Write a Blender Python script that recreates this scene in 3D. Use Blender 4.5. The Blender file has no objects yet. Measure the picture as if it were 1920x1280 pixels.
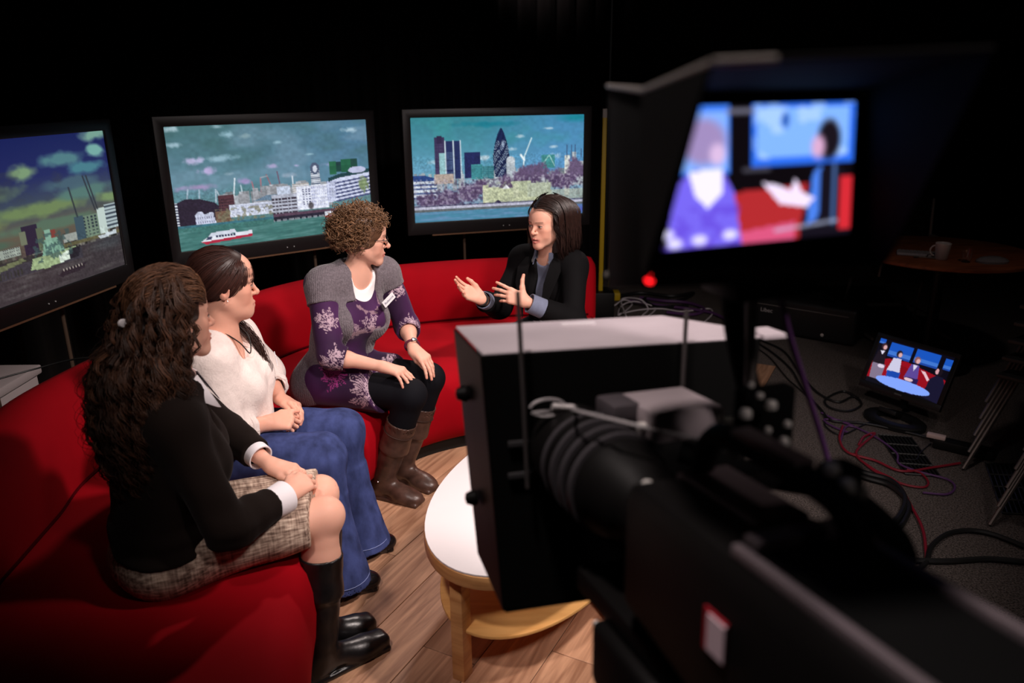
import bpy, bmesh, math, random
import numpy as np
from mathutils import Vector, Matrix

# ---------------------------------------------------------------- camera
SC = bpy.context.scene
COL = SC.collection
CAM_F, CAM_PITCH, CAM_ROLL, CAM_H = 1460.27, math.radians(18.157), math.radians(-0.605), 1.72
_cp, _sp, _cr, _sr = math.cos(CAM_PITCH), math.sin(CAM_PITCH), math.cos(CAM_ROLL), math.sin(CAM_ROLL)
_R0, _U0, _F0 = Vector((1, 0, 0)), Vector((0, _sp, _cp)), Vector((0, _cp, -_sp))
_R = _cr * _R0 + _sr * _U0
_U = _cr * _U0 - _sr * _R0
cam_data = bpy.data.cameras.new('camera')
cam = bpy.data.objects.new('camera', cam_data)
COL.objects.link(cam)
cam_data.sensor_width = 36.0
cam_data.lens = CAM_F / 1920 * 36.0
_m = Matrix((_R, _U, -_F0)).transposed().to_4x4()
_m.translation = (0, 0, CAM_H)
cam.matrix_world = _m
cam_data.clip_start = 0.05
cam_data.dof.use_dof = True
cam_data.dof.focus_distance = 2.95
cam_data.dof.aperture_fstop = 2.5
SC.camera = cam

# ---------------------------------------------------------------- exposure, world
SC.view_settings.view_transform = 'Standard'
SC.view_settings.look = 'None'
SC.view_settings.gamma = 1.0
SC.view_settings.use_curve_mapping = False
SC.view_settings.exposure = 0.0
world = bpy.data.worlds.new('world')
SC.world = world
world.use_nodes = True
world.node_tree.nodes['Background'].inputs[0].default_value = (1.0, 0.92, 0.9, 1)
world.node_tree.nodes['Background'].inputs[1].default_value = 0.0035

# ---------------------------------------------------------------- studio lamps (hung from the lighting grid above the frame) and an added fill
def spot(name, loc, target, power, size_deg, blend, radius, col):
    l = bpy.data.lights.new(name, 'SPOT')
    l.energy = power
    l.spot_size = math.radians(size_deg)
    l.spot_blend = blend
    l.shadow_soft_size = radius
    l.color = col
    o = bpy.data.objects.new(name, l)
    COL.objects.link(o)
    o.location = loc
    o.rotation_euler = (Vector(target) - Vector(loc)).to_track_quat('-Z', 'Y').to_euler()
    return o
spot('key_lamp', (1.55, 1.75, 3.3), (-0.2, 3.1, 0.7), 470, 56, 0.8, 0.14, (1.0, 0.86, 0.81))
spot('front_lamp', (1.35, -0.3, 3.4), (0.2, 3.2, 0.7), 300, 54, 0.8, 0.2, (1.0, 0.86, 0.83))
spot('side_lamp', (-0.9, 0.45, 3.35), (0.15, 2.7, 0.5), 170, 44, 0.7, 0.12, (1.0, 0.86, 0.82))
spot('back_lamp', (0.25, 5.15, 3.2), (-0.3, 3.3, 0.6), 180, 46, 0.6, 0.12, (1.0, 0.84, 0.78))
spot('curtain_lamp', (0.12, 5.5, 3.3), (0.12, 6.5, 2.95), 150, 56, 1.0, 0.06, (1.0, 0.82, 0.8))
spot('rig_lamp', (-0.3, 0.65, 3.3), (0.40, 0.82, 1.25), 150, 42, 0.8, 0.1, (1.0, 0.86, 0.82))
spot('spill_fill', (2.2, 2.6, 3.5), (2.0, 3.4, 0.0), 20, 100, 1.0, 0.1, (1.0, 0.84, 0.8))  # added fill for the ambient spill on the right-hand carpet and round table

# ---------------------------------------------------------------- small helpers
RND = random.Random(7)
def A(*v):
    return np.array(v, dtype=np.float64)
def nrm(v):
    v = np.asarray(v, float)
    return v / np.linalg.norm(v)
def lerp(a, b, t):
    return np.asarray(a, float) * (1 - t) + np.asarray(b, float) * t
def empty(name, loc=(0, 0, 0), label=None, cat=None, group=None, kind=None):
    o = bpy.data.objects.new(name, None)
    o.empty_display_size = 0.1
    COL.objects.link(o)
    o.location = loc
    return tag(o, label, cat, group, kind)
def tag(o, label=None, cat=None, group=None, kind=None):
    if label: o['label'] = label
    if cat: o['category'] = cat
    if group: o['group'] = group
    if kind: o['kind'] = kind
    return o
PARENTS = {}
def link(name, me, mat=None, parent=None, smooth=False):
    o = bpy.data.objects.new(name, me)
    COL.objects.link(o)
    if mat is not None and not me.materials:
        me.materials.append(mat)
    if smooth and len(me.polygons):
        me.polygons.foreach_set('use_smooth', np.ones(len(me.polygons), bool))
    if parent is not None:
        o.parent = parent
        loc = PARENTS.get(parent.name)
        if loc is None:
            # vertices are given in world space: undo the parent chain's translation
            p, t = parent, Vector((0, 0, 0))
            while p is not None:
                t += p.location
                p = p.parent
            loc = t
        o.location = -loc
    return o
def np_mesh(name, verts, faces, cols=None, smooth=True):
    """faces: (n,3) or (n,4) int array"""
    verts = np.asarray(verts, np.float32)
    faces = np.asarray(faces, np.int32)
    me = bpy.data.meshes.new(name)
    n, k = faces.shape
    me.vertices.add(len(verts))
    me.vertices.foreach_set('co', verts.ravel())
    me.loops.add(n * k)
    me.loops.foreach_set('vertex_index', faces.ravel())
    me.polygons.add(n)
    me.polygons.foreach_set('loop_start', np.arange(0, n * k, k, dtype=np.int32))
    if smooth:
        me.polygons.foreach_set('use_smooth', np.ones(n, bool))
    me.update(calc_edges=True)
    if cols is not None:
        at = me.color_attributes.new('Col', 'FLOAT_COLOR', 'POINT')
        c = np.ones((len(verts), 4), np.float32)
        c[:, :3] = cols
        at.data.foreach_set('color', c.ravel())
    return me
class MB:
    """collects simple shapes into one mesh (world coordinates)"""
    def __init__(s):
        s.v, s.f, s.n = [], [], 0
    def add(s, v, f):
        v = np.asarray(v, float).reshape(-1, 3)
        s.v.append(v)
        s.f += [tuple(int(i) + s.n for i in q) for q in f]
        s.n += len(v)
        return s
    def box(s, c, h, M=None):
        """c centre, h half sizes, M rows = axes"""
        M = np.eye(3) if M is None else np.asarray(M, float)
        q = np.array([[x, y, z] for x in (-1, 1) for y in (-1, 1) for z in (-1, 1)], float) * np.asarray(h, float)
        s.add(np.asarray(c, float) + q @ M, [(0, 1, 3, 2), (4, 6, 7, 5), (0, 4, 5, 1), (2, 3, 7, 6), (0, 2, 6, 4), (1, 5, 7, 3)])
        return s
    def box2(s, lo, hi):
        lo, hi = np.asarray(lo, float), np.asarray(hi, float)
        return s.box((lo + hi) / 2, (hi - lo) / 2)
    def tube(s, pts, r, n=8, cap=True):
        pts = np.asarray(pts, float)
        r = np.broadcast_to(np.asarray(r, float), (len(pts),))
        t = np.gradient(pts, axis=0)
        t /= np.linalg.norm(t, axis=1)[:, None] + 1e-12
        ref = A(0, 0, 1) if abs(t[0][2]) < 0.9 else A(1, 0, 0)
        u = nrm(np.cross(t[0], ref))
        rings = []
        for i in range(len(pts)):
            u = u - t[i] * (u @ t[i])
            u = nrm(u)
            w = np.cross(t[i], u)
            a = np.arange(n) * 2 * math.pi / n
            rings.append(pts[i] + r[i] * (np.cos(a)[:, None] * u + np.sin(a)[:, None] * w))
        f = []
        for i in range(len(pts) - 1):
            for k in range(n):
                a0, a1 = i * n + k, i * n + (k + 1) % n
                f.append((a0, a1, a1 + n, a0 + n))
        if cap:
            f.append(tuple(range(n - 1, -1, -1)))
            f.append(tuple((len(pts) - 1) * n + k for k in range(n)))
        s.add(np.concatenate(rings), f)
        return s
    def rod(s, a, b, r, r2=None, n=12):
        return s.tube([a, b], [r, r if r2 is None else r2], n)
    def lathe(s, c, prof, n=28, M=None):
        """prof: list of (radius, height)"""
        M = np.eye(3) if M is None else np.asarray(M, float)
        a = np.arange(n) * 2 * math.pi / n
        v = []
        for r, h in prof:
            v.append(np.stack([r * np.cos(a), r * np.sin(a), np.full(n, h)], 1))
        v = np.concatenate(v) @ M + np.asarray(c, float)
        f = []
        for i in range(len(prof) - 1):
            for k in range(n):
                a0, a1 = i * n + k, i * n + (k + 1) % n
                f.append((a0, a1, a1 + n, a0 + n))
        f.append(tuple(range(n - 1, -1, -1)))
        f.append(tuple((len(prof) - 1) * n + k for k in range(n)))
        return s.add(v, f)
    def prism(s, poly, z0, z1):
        n = len(poly)
        v = [(x, y, z0) for x, y in poly] + [(x, y, z1) for x, y in poly]
        f = [tuple(range(n - 1, -1, -1)), tuple(range(n, 2 * n))]
        f += [(k, (k + 1) % n, n + (k + 1) % n, n + k) for k in range(n)]
        return s.add(v, f)
    def loft(s, rings, closed=True, cap=True):
        n = len(rings[0])
        f = []
        for i in range(len(rings) - 1):
            for k in range(n if closed else n - 1):
                a0, a1 = i * n + k, i * n + (k + 1) % n
                f.append((a0, a1, a1 + n, a0 + n))
        if cap:
            f.append(tuple(range(n - 1, -1, -1)))
            f.append(tuple((len(rings) - 1) * n + k for k in range(n)))
        return s.add(np.concatenate([np.asarray(r, float) for r in rings]), f)
    def mesh(s, name='m', bevel=0.0, seg=2, smooth=None):
        me = bpy.data.meshes.new(name)
        me.from_pydata([tuple(p) for p in np.concatenate(s.v)], [], s.f)
        bm = bmesh.new()
        bm.from_mesh(me)
        bmesh.ops.recalc_face_normals(bm, faces=bm.faces)
        if bevel > 0:
            es = [e for e in bm.edges if len(e.link_faces) == 2 and e.calc_face_angle(0) > 0.6]
            bmesh.ops.bevel(bm, geom=es, offset=bevel, segments=seg, profile=0.5, affect='EDGES', clamp_overlap=True)
        bm.to_mesh(me)
        bm.free()
        return me
    def build(s, name, mat, parent=None, bevel=0.0, seg=2, smooth=True, auto=40):
        me = s.mesh(name, bevel, seg)
        if smooth:
            me.polygons.foreach_set('use_smooth', np.ones(len(me.polygons), bool))
            me.set_sharp_from_angle(angle=math.radians(auto))
        return link(name, me, mat, parent)
def frame_from(fwd, up=(0, 0, 1)):
    """rows: right, forward, up"""
    y = nrm(fwd)
    x = nrm(np.cross(y, up))
    return np.stack([x, y, np.cross(x, y)])
def spline(pts, n):
    """Catmull-Rom through pts, n samples"""
    P = np.asarray(pts, float)
    P = np.vstack([2 * P[0] - P[1], P, 2 * P[-1] - P[-2]])
    m = len(P) - 3
    out = []
    for t in np.linspace(0, m - 1e-6, n):
        i = int(t)
        u = t - i
        a, b, c, d = P[i:i + 4]
        out.append(0.5 * (2 * b + (c - a) * u + (2 * a - 5 * b + 4 * c - d) * u * u + (3 * b - a - 3 * c + d) * u ** 3))
    return np.array(out)

# ---------------------------------------------------------------- materials
MATS = {}
def mat(name, col=(0.5, 0.5, 0.5), rough=0.6, metal=0.0, spec=0.5, attr=False, noise=None, bump=None, sheen=0.0, sss=0.0,
        emit=None, emit_attr=0.0, trans=0.0, ior=1.45, coat=0.0):
    if name in MATS:
        return MATS[name]
    m = bpy.data.materials.new(name)
    m.use_nodes = True
    nt = m.node_tree
    b = nt.nodes['Principled BSDF']
    b.inputs['Base Color'].default_value = (*col, 1)
    b.inputs['Roughness'].default_value = rough
    b.inputs['Metallic'].default_value = metal
    b.inputs['Specular IOR Level'].default_value = spec
    b.inputs['IOR'].default_value = ior
    b.inputs['Transmission Weight'].default_value = trans
    b.inputs['Coat Weight'].default_value = coat
    if sheen:
        b.inputs['Sheen Weight'].default_value = sheen
        b.inputs['Sheen Roughness'].default_value = 0.4
    if sss:
        b.inputs['Subsurface Weight'].default_value = sss
        b.inputs['Subsurface Radius'].default_value = (1.0, 0.35, 0.2)
        b.inputs['Subsurface Scale'].default_value = 0.008
    src = None
    tc = nt.nodes.new('ShaderNodeTexCoord')
    if attr or emit_attr:
        at = nt.nodes.new('ShaderNodeVertexColor')
        at.layer_name = 'Col'
        src = at.outputs['Color']
    if noise:  # (scale xyz or float, amount, detail): multiplies the colour by 1 +- amount
        sc, amt, det = noise
        mp = nt.nodes.new('ShaderNodeMapping')
        mp.inputs['Scale'].default_value = sc if isinstance(sc, tuple) else (sc, sc, sc)
        nz = nt.nodes.new('ShaderNodeTexNoise')
        nz.inputs['Scale'].default_value = 1.0
        nz.inputs['Detail'].default_value = det
        nt.links.new(tc.outputs['Object'], mp.inputs[0])
        nt.links.new(mp.outputs[0], nz.inputs['Vector'])
        mr = nt.nodes.new('ShaderNodeMapRange')
        mr.inputs[1].default_value = 0.3
        mr.inputs[2].default_value = 0.7
        mr.inputs[3].default_value = 1 - amt
        mr.inputs[4].default_value = 1 + amt
        nt.links.new(nz.outputs['Fac'], mr.inputs[0])
        mx = nt.nodes.new('ShaderNodeVectorMath')
        mx.operation = 'SCALE'
        if src is not None:
            nt.links.new(src, mx.inputs[0])
        else:
            mx.inputs[0].default_value = col
        nt.links.new(mr.outputs[0], mx.inputs['Scale'])
        src = mx.outputs[0]
    if src is not None and not emit_attr:
        nt.links.new(src, b.inputs['Base Color'])
    if bump:  # (scale, strength, distance)
        nz2 = nt.nodes.new('ShaderNodeTexNoise')
        nz2.inputs['Detail'].default_value = 3
        if isinstance(bump[0], tuple):
            mp2 = nt.nodes.new('ShaderNodeMapping')
            mp2.inputs['Scale'].default_value = bump[0]
            nz2.inputs['Scale'].default_value = 1.0
            nt.links.new(tc.outputs['Object'], mp2.inputs[0])
            nt.links.new(mp2.outputs[0], nz2.inputs['Vector'])
        else:
            nz2.inputs['Scale'].default_value = bump[0]
            nt.links.new(tc.outputs['Object'], nz2.inputs['Vector'])
        bp = nt.nodes.new('ShaderNodeBump')
        bp.inputs['Strength'].default_value = bump[1]
        bp.inputs['Distance'].default_value = bump[2]
        nt.links.new(nz2.outputs['Fac'], bp.inputs['Height'])
        nt.links.new(bp.outputs[0], b.inputs['Normal'])
    if emit:
        b.inputs['Emission Color'].default_value = (*emit[0], 1)
        b.inputs['Emission Strength'].default_value = emit[1]
    if emit_attr:
        b.inputs['Base Color'].default_value = (0.01, 0.01, 0.01, 1)
        nt.links.new(src, b.inputs['Emission Color'])
        b.inputs['Emission Strength'].default_value = emit_attr
    if emit_attr:
        m.cycles.emission_sampling = 'NONE'
    MATS[name] = m
    return m
def srgb(r, g, b):
    f = lambda c: (c / 255 / 12.92) if c / 255 <= 0.04045 else ((c / 255 + 0.055) / 1.055) ** 2.4
    return (f(r), f(g), f(b))
def srgb_np(a):
    a = np.clip(np.asarray(a, float), 0, 1)
    return np.where(a <= 0.04045, a / 12.92, ((a + 0.055) / 1.055) ** 2.4)
# ================================================================ the setting: floor, curtains, wall
m_carpet = mat('carpet', srgb(92, 84, 80), 0.95, spec=0.1, noise=(150.0, 0.75, 2), bump=(240.0, 0.8, 0.004))
fl = MB().box2((-4.5, -1.5, -0.06), (5.0, 7.4, -0.006)).build('floor', m_carpet)
tag(fl, 'dark speckled grey carpet floor', None, None, 'structure')

def wood_mat(name, base, dark):
    m = bpy.data.materials.new(name)
    m.use_nodes = True
    nt = m.node_tree
    b = nt.nodes['Principled BSDF']
    b.inputs['Roughness'].default_value = 0.42
    tc = nt.nodes.new('ShaderNodeTexCoord')
    oi = nt.nodes.new('ShaderNodeObjectInfo')
    mp = nt.nodes.new('ShaderNodeMapping')
    mp.inputs['Scale'].default_value = (2.2, 26.0, 8.0)
    ad = nt.nodes.new('ShaderNodeVectorMath')
    ad.operation = 'ADD'
    sc = nt.nodes.new('ShaderNodeVectorMath')
    sc.operation = 'SCALE'
    sc.inputs[0].default_value = (13.0, 7.0, 3.0)
    nt.links.new(oi.outputs['Random'], sc.inputs['Scale'])
    nt.links.new(tc.outputs['Object'], ad.inputs[0])
    nt.links.new(sc.outputs[0], ad.inputs[1])
    nt.links.new(ad.outputs[0], mp.inputs[0])
    nz = nt.nodes.new('ShaderNodeTexNoise')
    nz.inputs['Scale'].default_value = 1.0
    nz.inputs['Detail'].default_value = 5
    nz.inputs['Distortion'].default_value = 1.2
    nt.links.new(mp.outputs[0], nz.inputs['Vector'])
    cr = nt.nodes.new('ShaderNodeValToRGB')
    cr.color_ramp.elements[0].position = 0.3
    cr.color_ramp.elements[0].color = (*dark, 1)
    cr.color_ramp.elements[1].position = 0.66
    cr.color_ramp.elements[1].color = (*base, 1)
    nt.links.new(nz.outputs['Fac'], cr.inputs[0])
    mr = nt.nodes.new('ShaderNodeMapRange')
    mr.inputs[3].default_value = 0.74
    mr.inputs[4].default_value = 1.18
    nt.links.new(oi.outputs['Random'], mr.inputs[0])
    mx = nt.nodes.new('ShaderNodeVectorMath')
    mx.operation = 'SCALE'
    nt.links.new(cr.outputs[0], mx.inputs[0])
    nt.links.new(mr.outputs[0], mx.inputs['Scale'])
    nt.links.new(mx.outputs[0], b.inputs['Base Color'])
    MATS[name] = m
    return m
m_plank = wood_mat('laminate_plank', srgb(212, 164, 130), srgb(150, 106, 80))
wood_base = MB()
PD = nrm((0.46, 0.888, 0.0))[:2]          # the planks run this way
PN = A(PD[1], -PD[0])                     # across, to the right
ORG = A(0.33, 2.06)                       # a point on the right-hand border with the carpet
def pw(s, t):                             # s along, t across (negative = left of the border)
    return ORG + PD * s + PN * t
m_gap = mat('plank_joint', srgb(60, 40, 30), 0.8)
q = [pw(-2.3, -4.2), pw(-2.3, 0.0), pw(2.95, 0.0), pw(2.95, -4.2)]
wf = MB().prism(q, -0.006, -0.002).build('floor_planks', m_gap, smooth=False)
tag(wf, 'warm brown wood laminate floor of the set', None, None, 'structure')
PLW, PLL = 0.19, 1.25
plank_mesh = MB().box((0, 0, 0), (PLL / 2 - 0.0012, PLW / 2 - 0.0012, 0.005)).mesh('plank', 0.0012, 1)
plank_mesh.materials.append(m_plank)
ang = math.atan2(PD[1], PD[0])
rr = random.Random(3)
plank_short = {}
for row in range(22):
    off = rr.uniform(0, PLL)
    for k in range(-1, 6):
        s0, s1 = max(-2.3, -2.3 + k * PLL - off + PLL * 0), min(2.95, -2.3 + (k + 1) * PLL - off)
        if s1 - s0 < 0.05:
            continue
        c = pw((s0 + s1) / 2, -(row + 0.5) * PLW)
        if c[0] < -2.9 or c[1] > 5.4 or c[1] < 0.2:
            continue
        if abs((s1 - s0) - PLL) < 1e-6:
            me = plank_mesh
        else:
            key = round(s1 - s0, 2)
            if key not in plank_short:
                plank_short[key] = MB().box((0, 0, 0), ((s1 - s0) / 2 - 0.0012, PLW / 2 - 0.0012, 0.005)).mesh('plank', 0.0012, 1)
                plank_short[key].materials.append(m_plank)
            me = plank_short[key]
        o = bpy.data.objects.new('plank', me)
        COL.objects.link(o)
        o.parent = wf
        o.location = (c[0], c[1], -0.0035)
        o.rotation_euler = (0, 0, ang)

# black studio drapes: a pleated sheet that follows the back of the set
m_drape = mat('black_drape', (0.006, 0.005, 0.005), 0.9, spec=0.15)
def drape(name, path, z0, z1, label, amp=0.045, wl=0.17):
    P = spline([(*p, 0) for p in path], 60)
    seg = np.linalg.norm(np.diff(P, axis=0), axis=1)
    L = np.concatenate([[0], np.cumsum(seg)])
    n = int(L[-1] / 0.016)
    s = np.linspace(0, L[-1], n)
    x, y = np.interp(s, L, P[:, 0]), np.interp(s, L, P[:, 1])
    t = np.stack([np.gradient(x), np.gradient(y)], 1)
    t /= np.linalg.norm(t, axis=1)[:, None]
    nn = np.stack([t[:, 1], -t[:, 0]], 1)
    ph = s / wl * 2 * math.pi + 0.9 * np.sin(s * 1.7) + 0.5 * np.sin(s * 4.1)
    d = amp * (np.sin(ph) + 0.3 * np.sin(2 * ph + 1))
    zs = np.linspace(z0, z1, 7)
    V, F = [], []
    for k, z in enumerate(zs):
        a = 0.75 + 0.35 * (1 - k / 6)
        V.append(np.stack([x + nn[:, 0] * d * a, y + nn[:, 1] * d * a, np.full(n, z)], 1))
    for k in range(6):
        i = np.arange(n - 1) + k * n
        F.append(np.stack([i, i + 1, i + n + 1, i + n], 1))
    V, F = np.concatenate(V), np.concatenate(F)
    # a second sheet 6 mm behind gives the cloth its thickness
    off = np.tile(np.concatenate([nn, np.zeros((n, 1))], 1), (7, 1)) * -0.006
    m = len(V)
    V2 = np.concatenate([V, V + off])
    F2 = np.concatenate([F, F[:, ::-1] + m])
    o = link(name, np_mesh(name, V2, F2), m_drape)
    return tag(o, label, None, None, 'structure')
drape('wall_back', [(-2.75, 4.6), (-1.7, 5.7), (-0.4, 6.35), (0.5, 6.75), (0.86, 6.9)], 0.0, 3.4, 'black pleated studio curtain behind the screens')
drape('wall_left', [(-2.9, 0.4), (-2.95, 2.2), (-2.9, 3.6), (-2.7, 4.5)], 0.0, 3.4, 'black pleated studio curtain beside the left screen')
m_wallb = mat('black_paint', (0.004, 0.004, 0.004), 0.85, spec=0.2)
tag(MB().box2((0.9, 7.2, 0), (4.6, 7.3, 3.4)).build('wall_far', m_wallb), 'black painted studio wall in the dark corner', None, None, 'structure')
tag(MB().box2((4.5, -1.0, 0), (4.6, 7.2, 3.4)).build('wall_right', m_wallb), 'black painted studio wall at the side', None, None, 'structure')
tag(MB().box2((-3.2, -1.4, 3.7), (4.6, 7.3, 3.8)).build('ceiling', m_wallb), 'black studio ceiling', None, None, 'structure')
# ================================================================ red curved sofa (two sections) and the oval table
m_red = mat('red_velour', srgb(156, 2, 18), .85, spec=.12, noise=(5.0, .08, 3), bump=(380.0, .12, .001))
m_redp = mat('red_piping', srgb(70, 0, 8), .95, spec=.05)
m_black = mat('black_plastic', (.007, .007, .007), .5, spec=.3)
def loft_ends(F, B, prof, r, z_mid):
    """F,B (n,2) front/back lines; prof(D)->list of (u,z); rounds both ends by r"""
    n = len(F)
    arc = np.concatenate([[0], np.cumsum(np.linalg.norm(np.diff((F + B) / 2, axis=0), axis=1))])
    rings = []
    for i in range(n):
        e = min(arc[i], arc[-1] - arc[i]) / r
        ins = r * (1 - math.sqrt(max(0.0, 1 - (1 - min(e, 1)) ** 2))) if e < 1 else 0.0
        D = np.linalg.norm(B[i] - F[i])
        d = (B[i] - F[i]) / D
        ring = []
        for u, z in prof(D):
            uu = u + ins * (1 - 2 * u / D)
            zz = z - ins if z > z_mid else z
            ring.append((F[i][0] + d[0] * uu, F[i][1] + d[1] * uu, zz))
        rings.append(ring)
    return rings
def resample_ends(P, Q, n, r=.06):
    t = np.concatenate([np.linspace(0, .07, 9)[:-1], np.linspace(.07, .93, n), np.linspace(.93, 1, 9)[1:]])
    a, b = spline([(*p, 0) for p in P], 200)[:, :2], spline([(*p, 0) for p in Q], 200)[:, :2]
    s = np.linspace(0, 1, 200)
    g = lambda X: np.stack([np.interp(t, s, X[:, 0]), np.interp(t, s, X[:, 1])], 1)
    return g(a), g(b)
def seat_prof(D):
    return [(.07, .075), (.03, .11), (.008, .17), (0, .25), (.004, .32), (.02, .375), (.05, .408), (.10, .425), (.2, .43), (D * .45, .428), (D * .75, .43), (D, .43), (D, .075)]
def back_prof(D):
    return [(.03, .15), (.0, .30), (-.012, .44), (-.015, .53), (.0, .62), (.03, .70), (.075, .742), (.125, .755), (.175, .742), (.21, .70), (.225, .6), (.225, .12)]
SOFA1F = [(-.47, 1.40), (-.565, 1.80), (-.61, 2.2), (-.635, 2.6), (-.618, 2.90)]
SOFA1B = [(-1.40, 1.38), (-1.43, 1.83), (-1.46, 2.17), (-1.49, 2.55), (-1.32, 3.42)]
SOFA2F = [(-.612, 2.925), (-.53, 3.16), (-.38, 3.36), (-.15, 3.49), (.17, 3.56), (.50, 3.58)]
SOFA2B = [(-1.305, 3.445), (-1.10, 3.84), (-.86, 4.09), (-.58, 4.27), (-.05, 4.41), (.50, 4.43)]
for P, Q, lab in ((SOFA1F, SOFA1B, 'red sofa section nearest the camera, under the cardigan and blouse wearers'), (SOFA2F, SOFA2B, 'red curved sofa section under the vest and blazer wearers')):
    so = empty('sofa_section', (P[2][0] - .4, P[2][1], 0), lab, 'sofa', 'red sofa sections')
    F, B = resample_ends(P, Q, 40)
    MB().loft(loft_ends(F, B, seat_prof, .05, .2)).build('seat', m_red, so, auto=60)
    d = (B - F) / np.linalg.norm(B - F, axis=1)[:, None]
    MB().loft(loft_ends(B + d * .0, B + d * .225, back_prof, .05, .3)).build('backrest', m_red, so, auto=60)
    MB().loft([[(*(F[i] + d[i] * .10), .0), (*(F[i] + d[i] * .10), .085), (*(B[i] + d[i] * .1), .085), (*(B[i] + d[i] * .1), .0)] for i in range(3, len(F) - 3)]).build('plinth', m_black, so, smooth=False)
    # piping where seat and back meet
    MB().tube([(*(B[i] - d[i] * .016), .438) for i in range(2, len(B) - 2)], .005, 6).build('piping', m_redp, so)

# oval coffee table
m_lam = mat('white_laminate', srgb(236, 230, 232), .28, spec=.5, coat=.2)
def wood_simple(name, base, dark, scale):
    m = mat(name, base, .4, spec=.4)
    nt = m.node_tree
    b = nt.nodes['Principled BSDF']
    tc = nt.nodes.new('ShaderNodeTexCoord')
    mp = nt.nodes.new('ShaderNodeMapping')
    mp.inputs['Scale'].default_value = scale
    nz = nt.nodes.new('ShaderNodeTexNoise')
    nz.inputs['Scale'].default_value = 1
    nz.inputs['Detail'].default_value = 4
    cr = nt.nodes.new('ShaderNodeValToRGB')
    cr.color_ramp.elements[0].color = (*dark, 1)
    cr.color_ramp.elements[0].position = .3
    cr.color_ramp.elements[1].color = (*base, 1)
    cr.color_ramp.elements[1].position = .6
    nt.links.new(tc.outputs['Object'], mp.inputs[0])
    nt.links.new(mp.outputs[0], nz.inputs['Vector'])
    nt.links.new(nz.outputs['Fac'], cr.inputs[0])
    nt.links.new(cr.outputs[0], b.inputs['Base Color'])
    return m
m_beech = wood_simple('beech', srgb(214, 160, 104), srgb(186, 130, 80), (6, 6, 60))
m_birch = wood_simple('birch_shelf', srgb(226, 172, 104), srgb(208, 150, 84), (4, 30, 30))
TC = A(.12, 2.44)
TD = A(math.cos(math.radians(65)), math.sin(math.radians(65)))
TN = A(TD[1], -TD[0])
def oval(a, b, n=72, e=2.0):
    out = []
    for k in range(n):
        t = 2 * math.pi * k / n
        c, s = math.cos(t), math.sin(t)
        out.append(TC + TD * a * math.copysign(abs(c) ** (2 / e), c) + TN * b * math.copysign(abs(s) ** (2 / e), s))
    return out
tb = empty('coffee_table', (TC[0], TC[1], 0), 'oval coffee table with white top, beech rim and low shelf', 'table')
MB().prism(oval(.617, .337), .414, .421).build('table_top', m_lam, tb, .002, 2)
MB().prism(oval(.620, .340), .372, .4145).build('rim', m_beech, tb, .003, 2)
MB().prism(oval(.57, .30), .168, .180).build('shelf', m_birch, tb, .003, 2)
for sa, sb in ((-1, -1), (-1, 1), (1, -1), (1, 1)):
    c = TC + TD * sa * (.476 if sb < 0 else .44) + TN * sb * .185
    if (sa, sb) == (-1, -1):
        c = A(-.162, 1.955)
    if (sa, sb) == (-1, 1):
        c = A(.33, 2.22)
    Mr = np.stack([A(*PD, 0), A(PN[0], PN[1], 0), A(0, 0, 1)])
    MB().box((c[0], c[1], .187), (.026, .021, .187), Mr).build('leg', m_beech, tb, .004, 2)
# water glass at the table's near edge
m_glass = mat('clear_glass', (1, 1, 1), .02, trans=1.0, ior=1.45)
gl = MB().lathe((.0, 1.93, .4215), [(.030, 0), (.034, .09), (.032, .09), (.028, .006), (.0, .006)], 24).build('water_glass', m_glass)
tag(gl, 'clear water glass standing on the white table top', 'glass')
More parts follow.
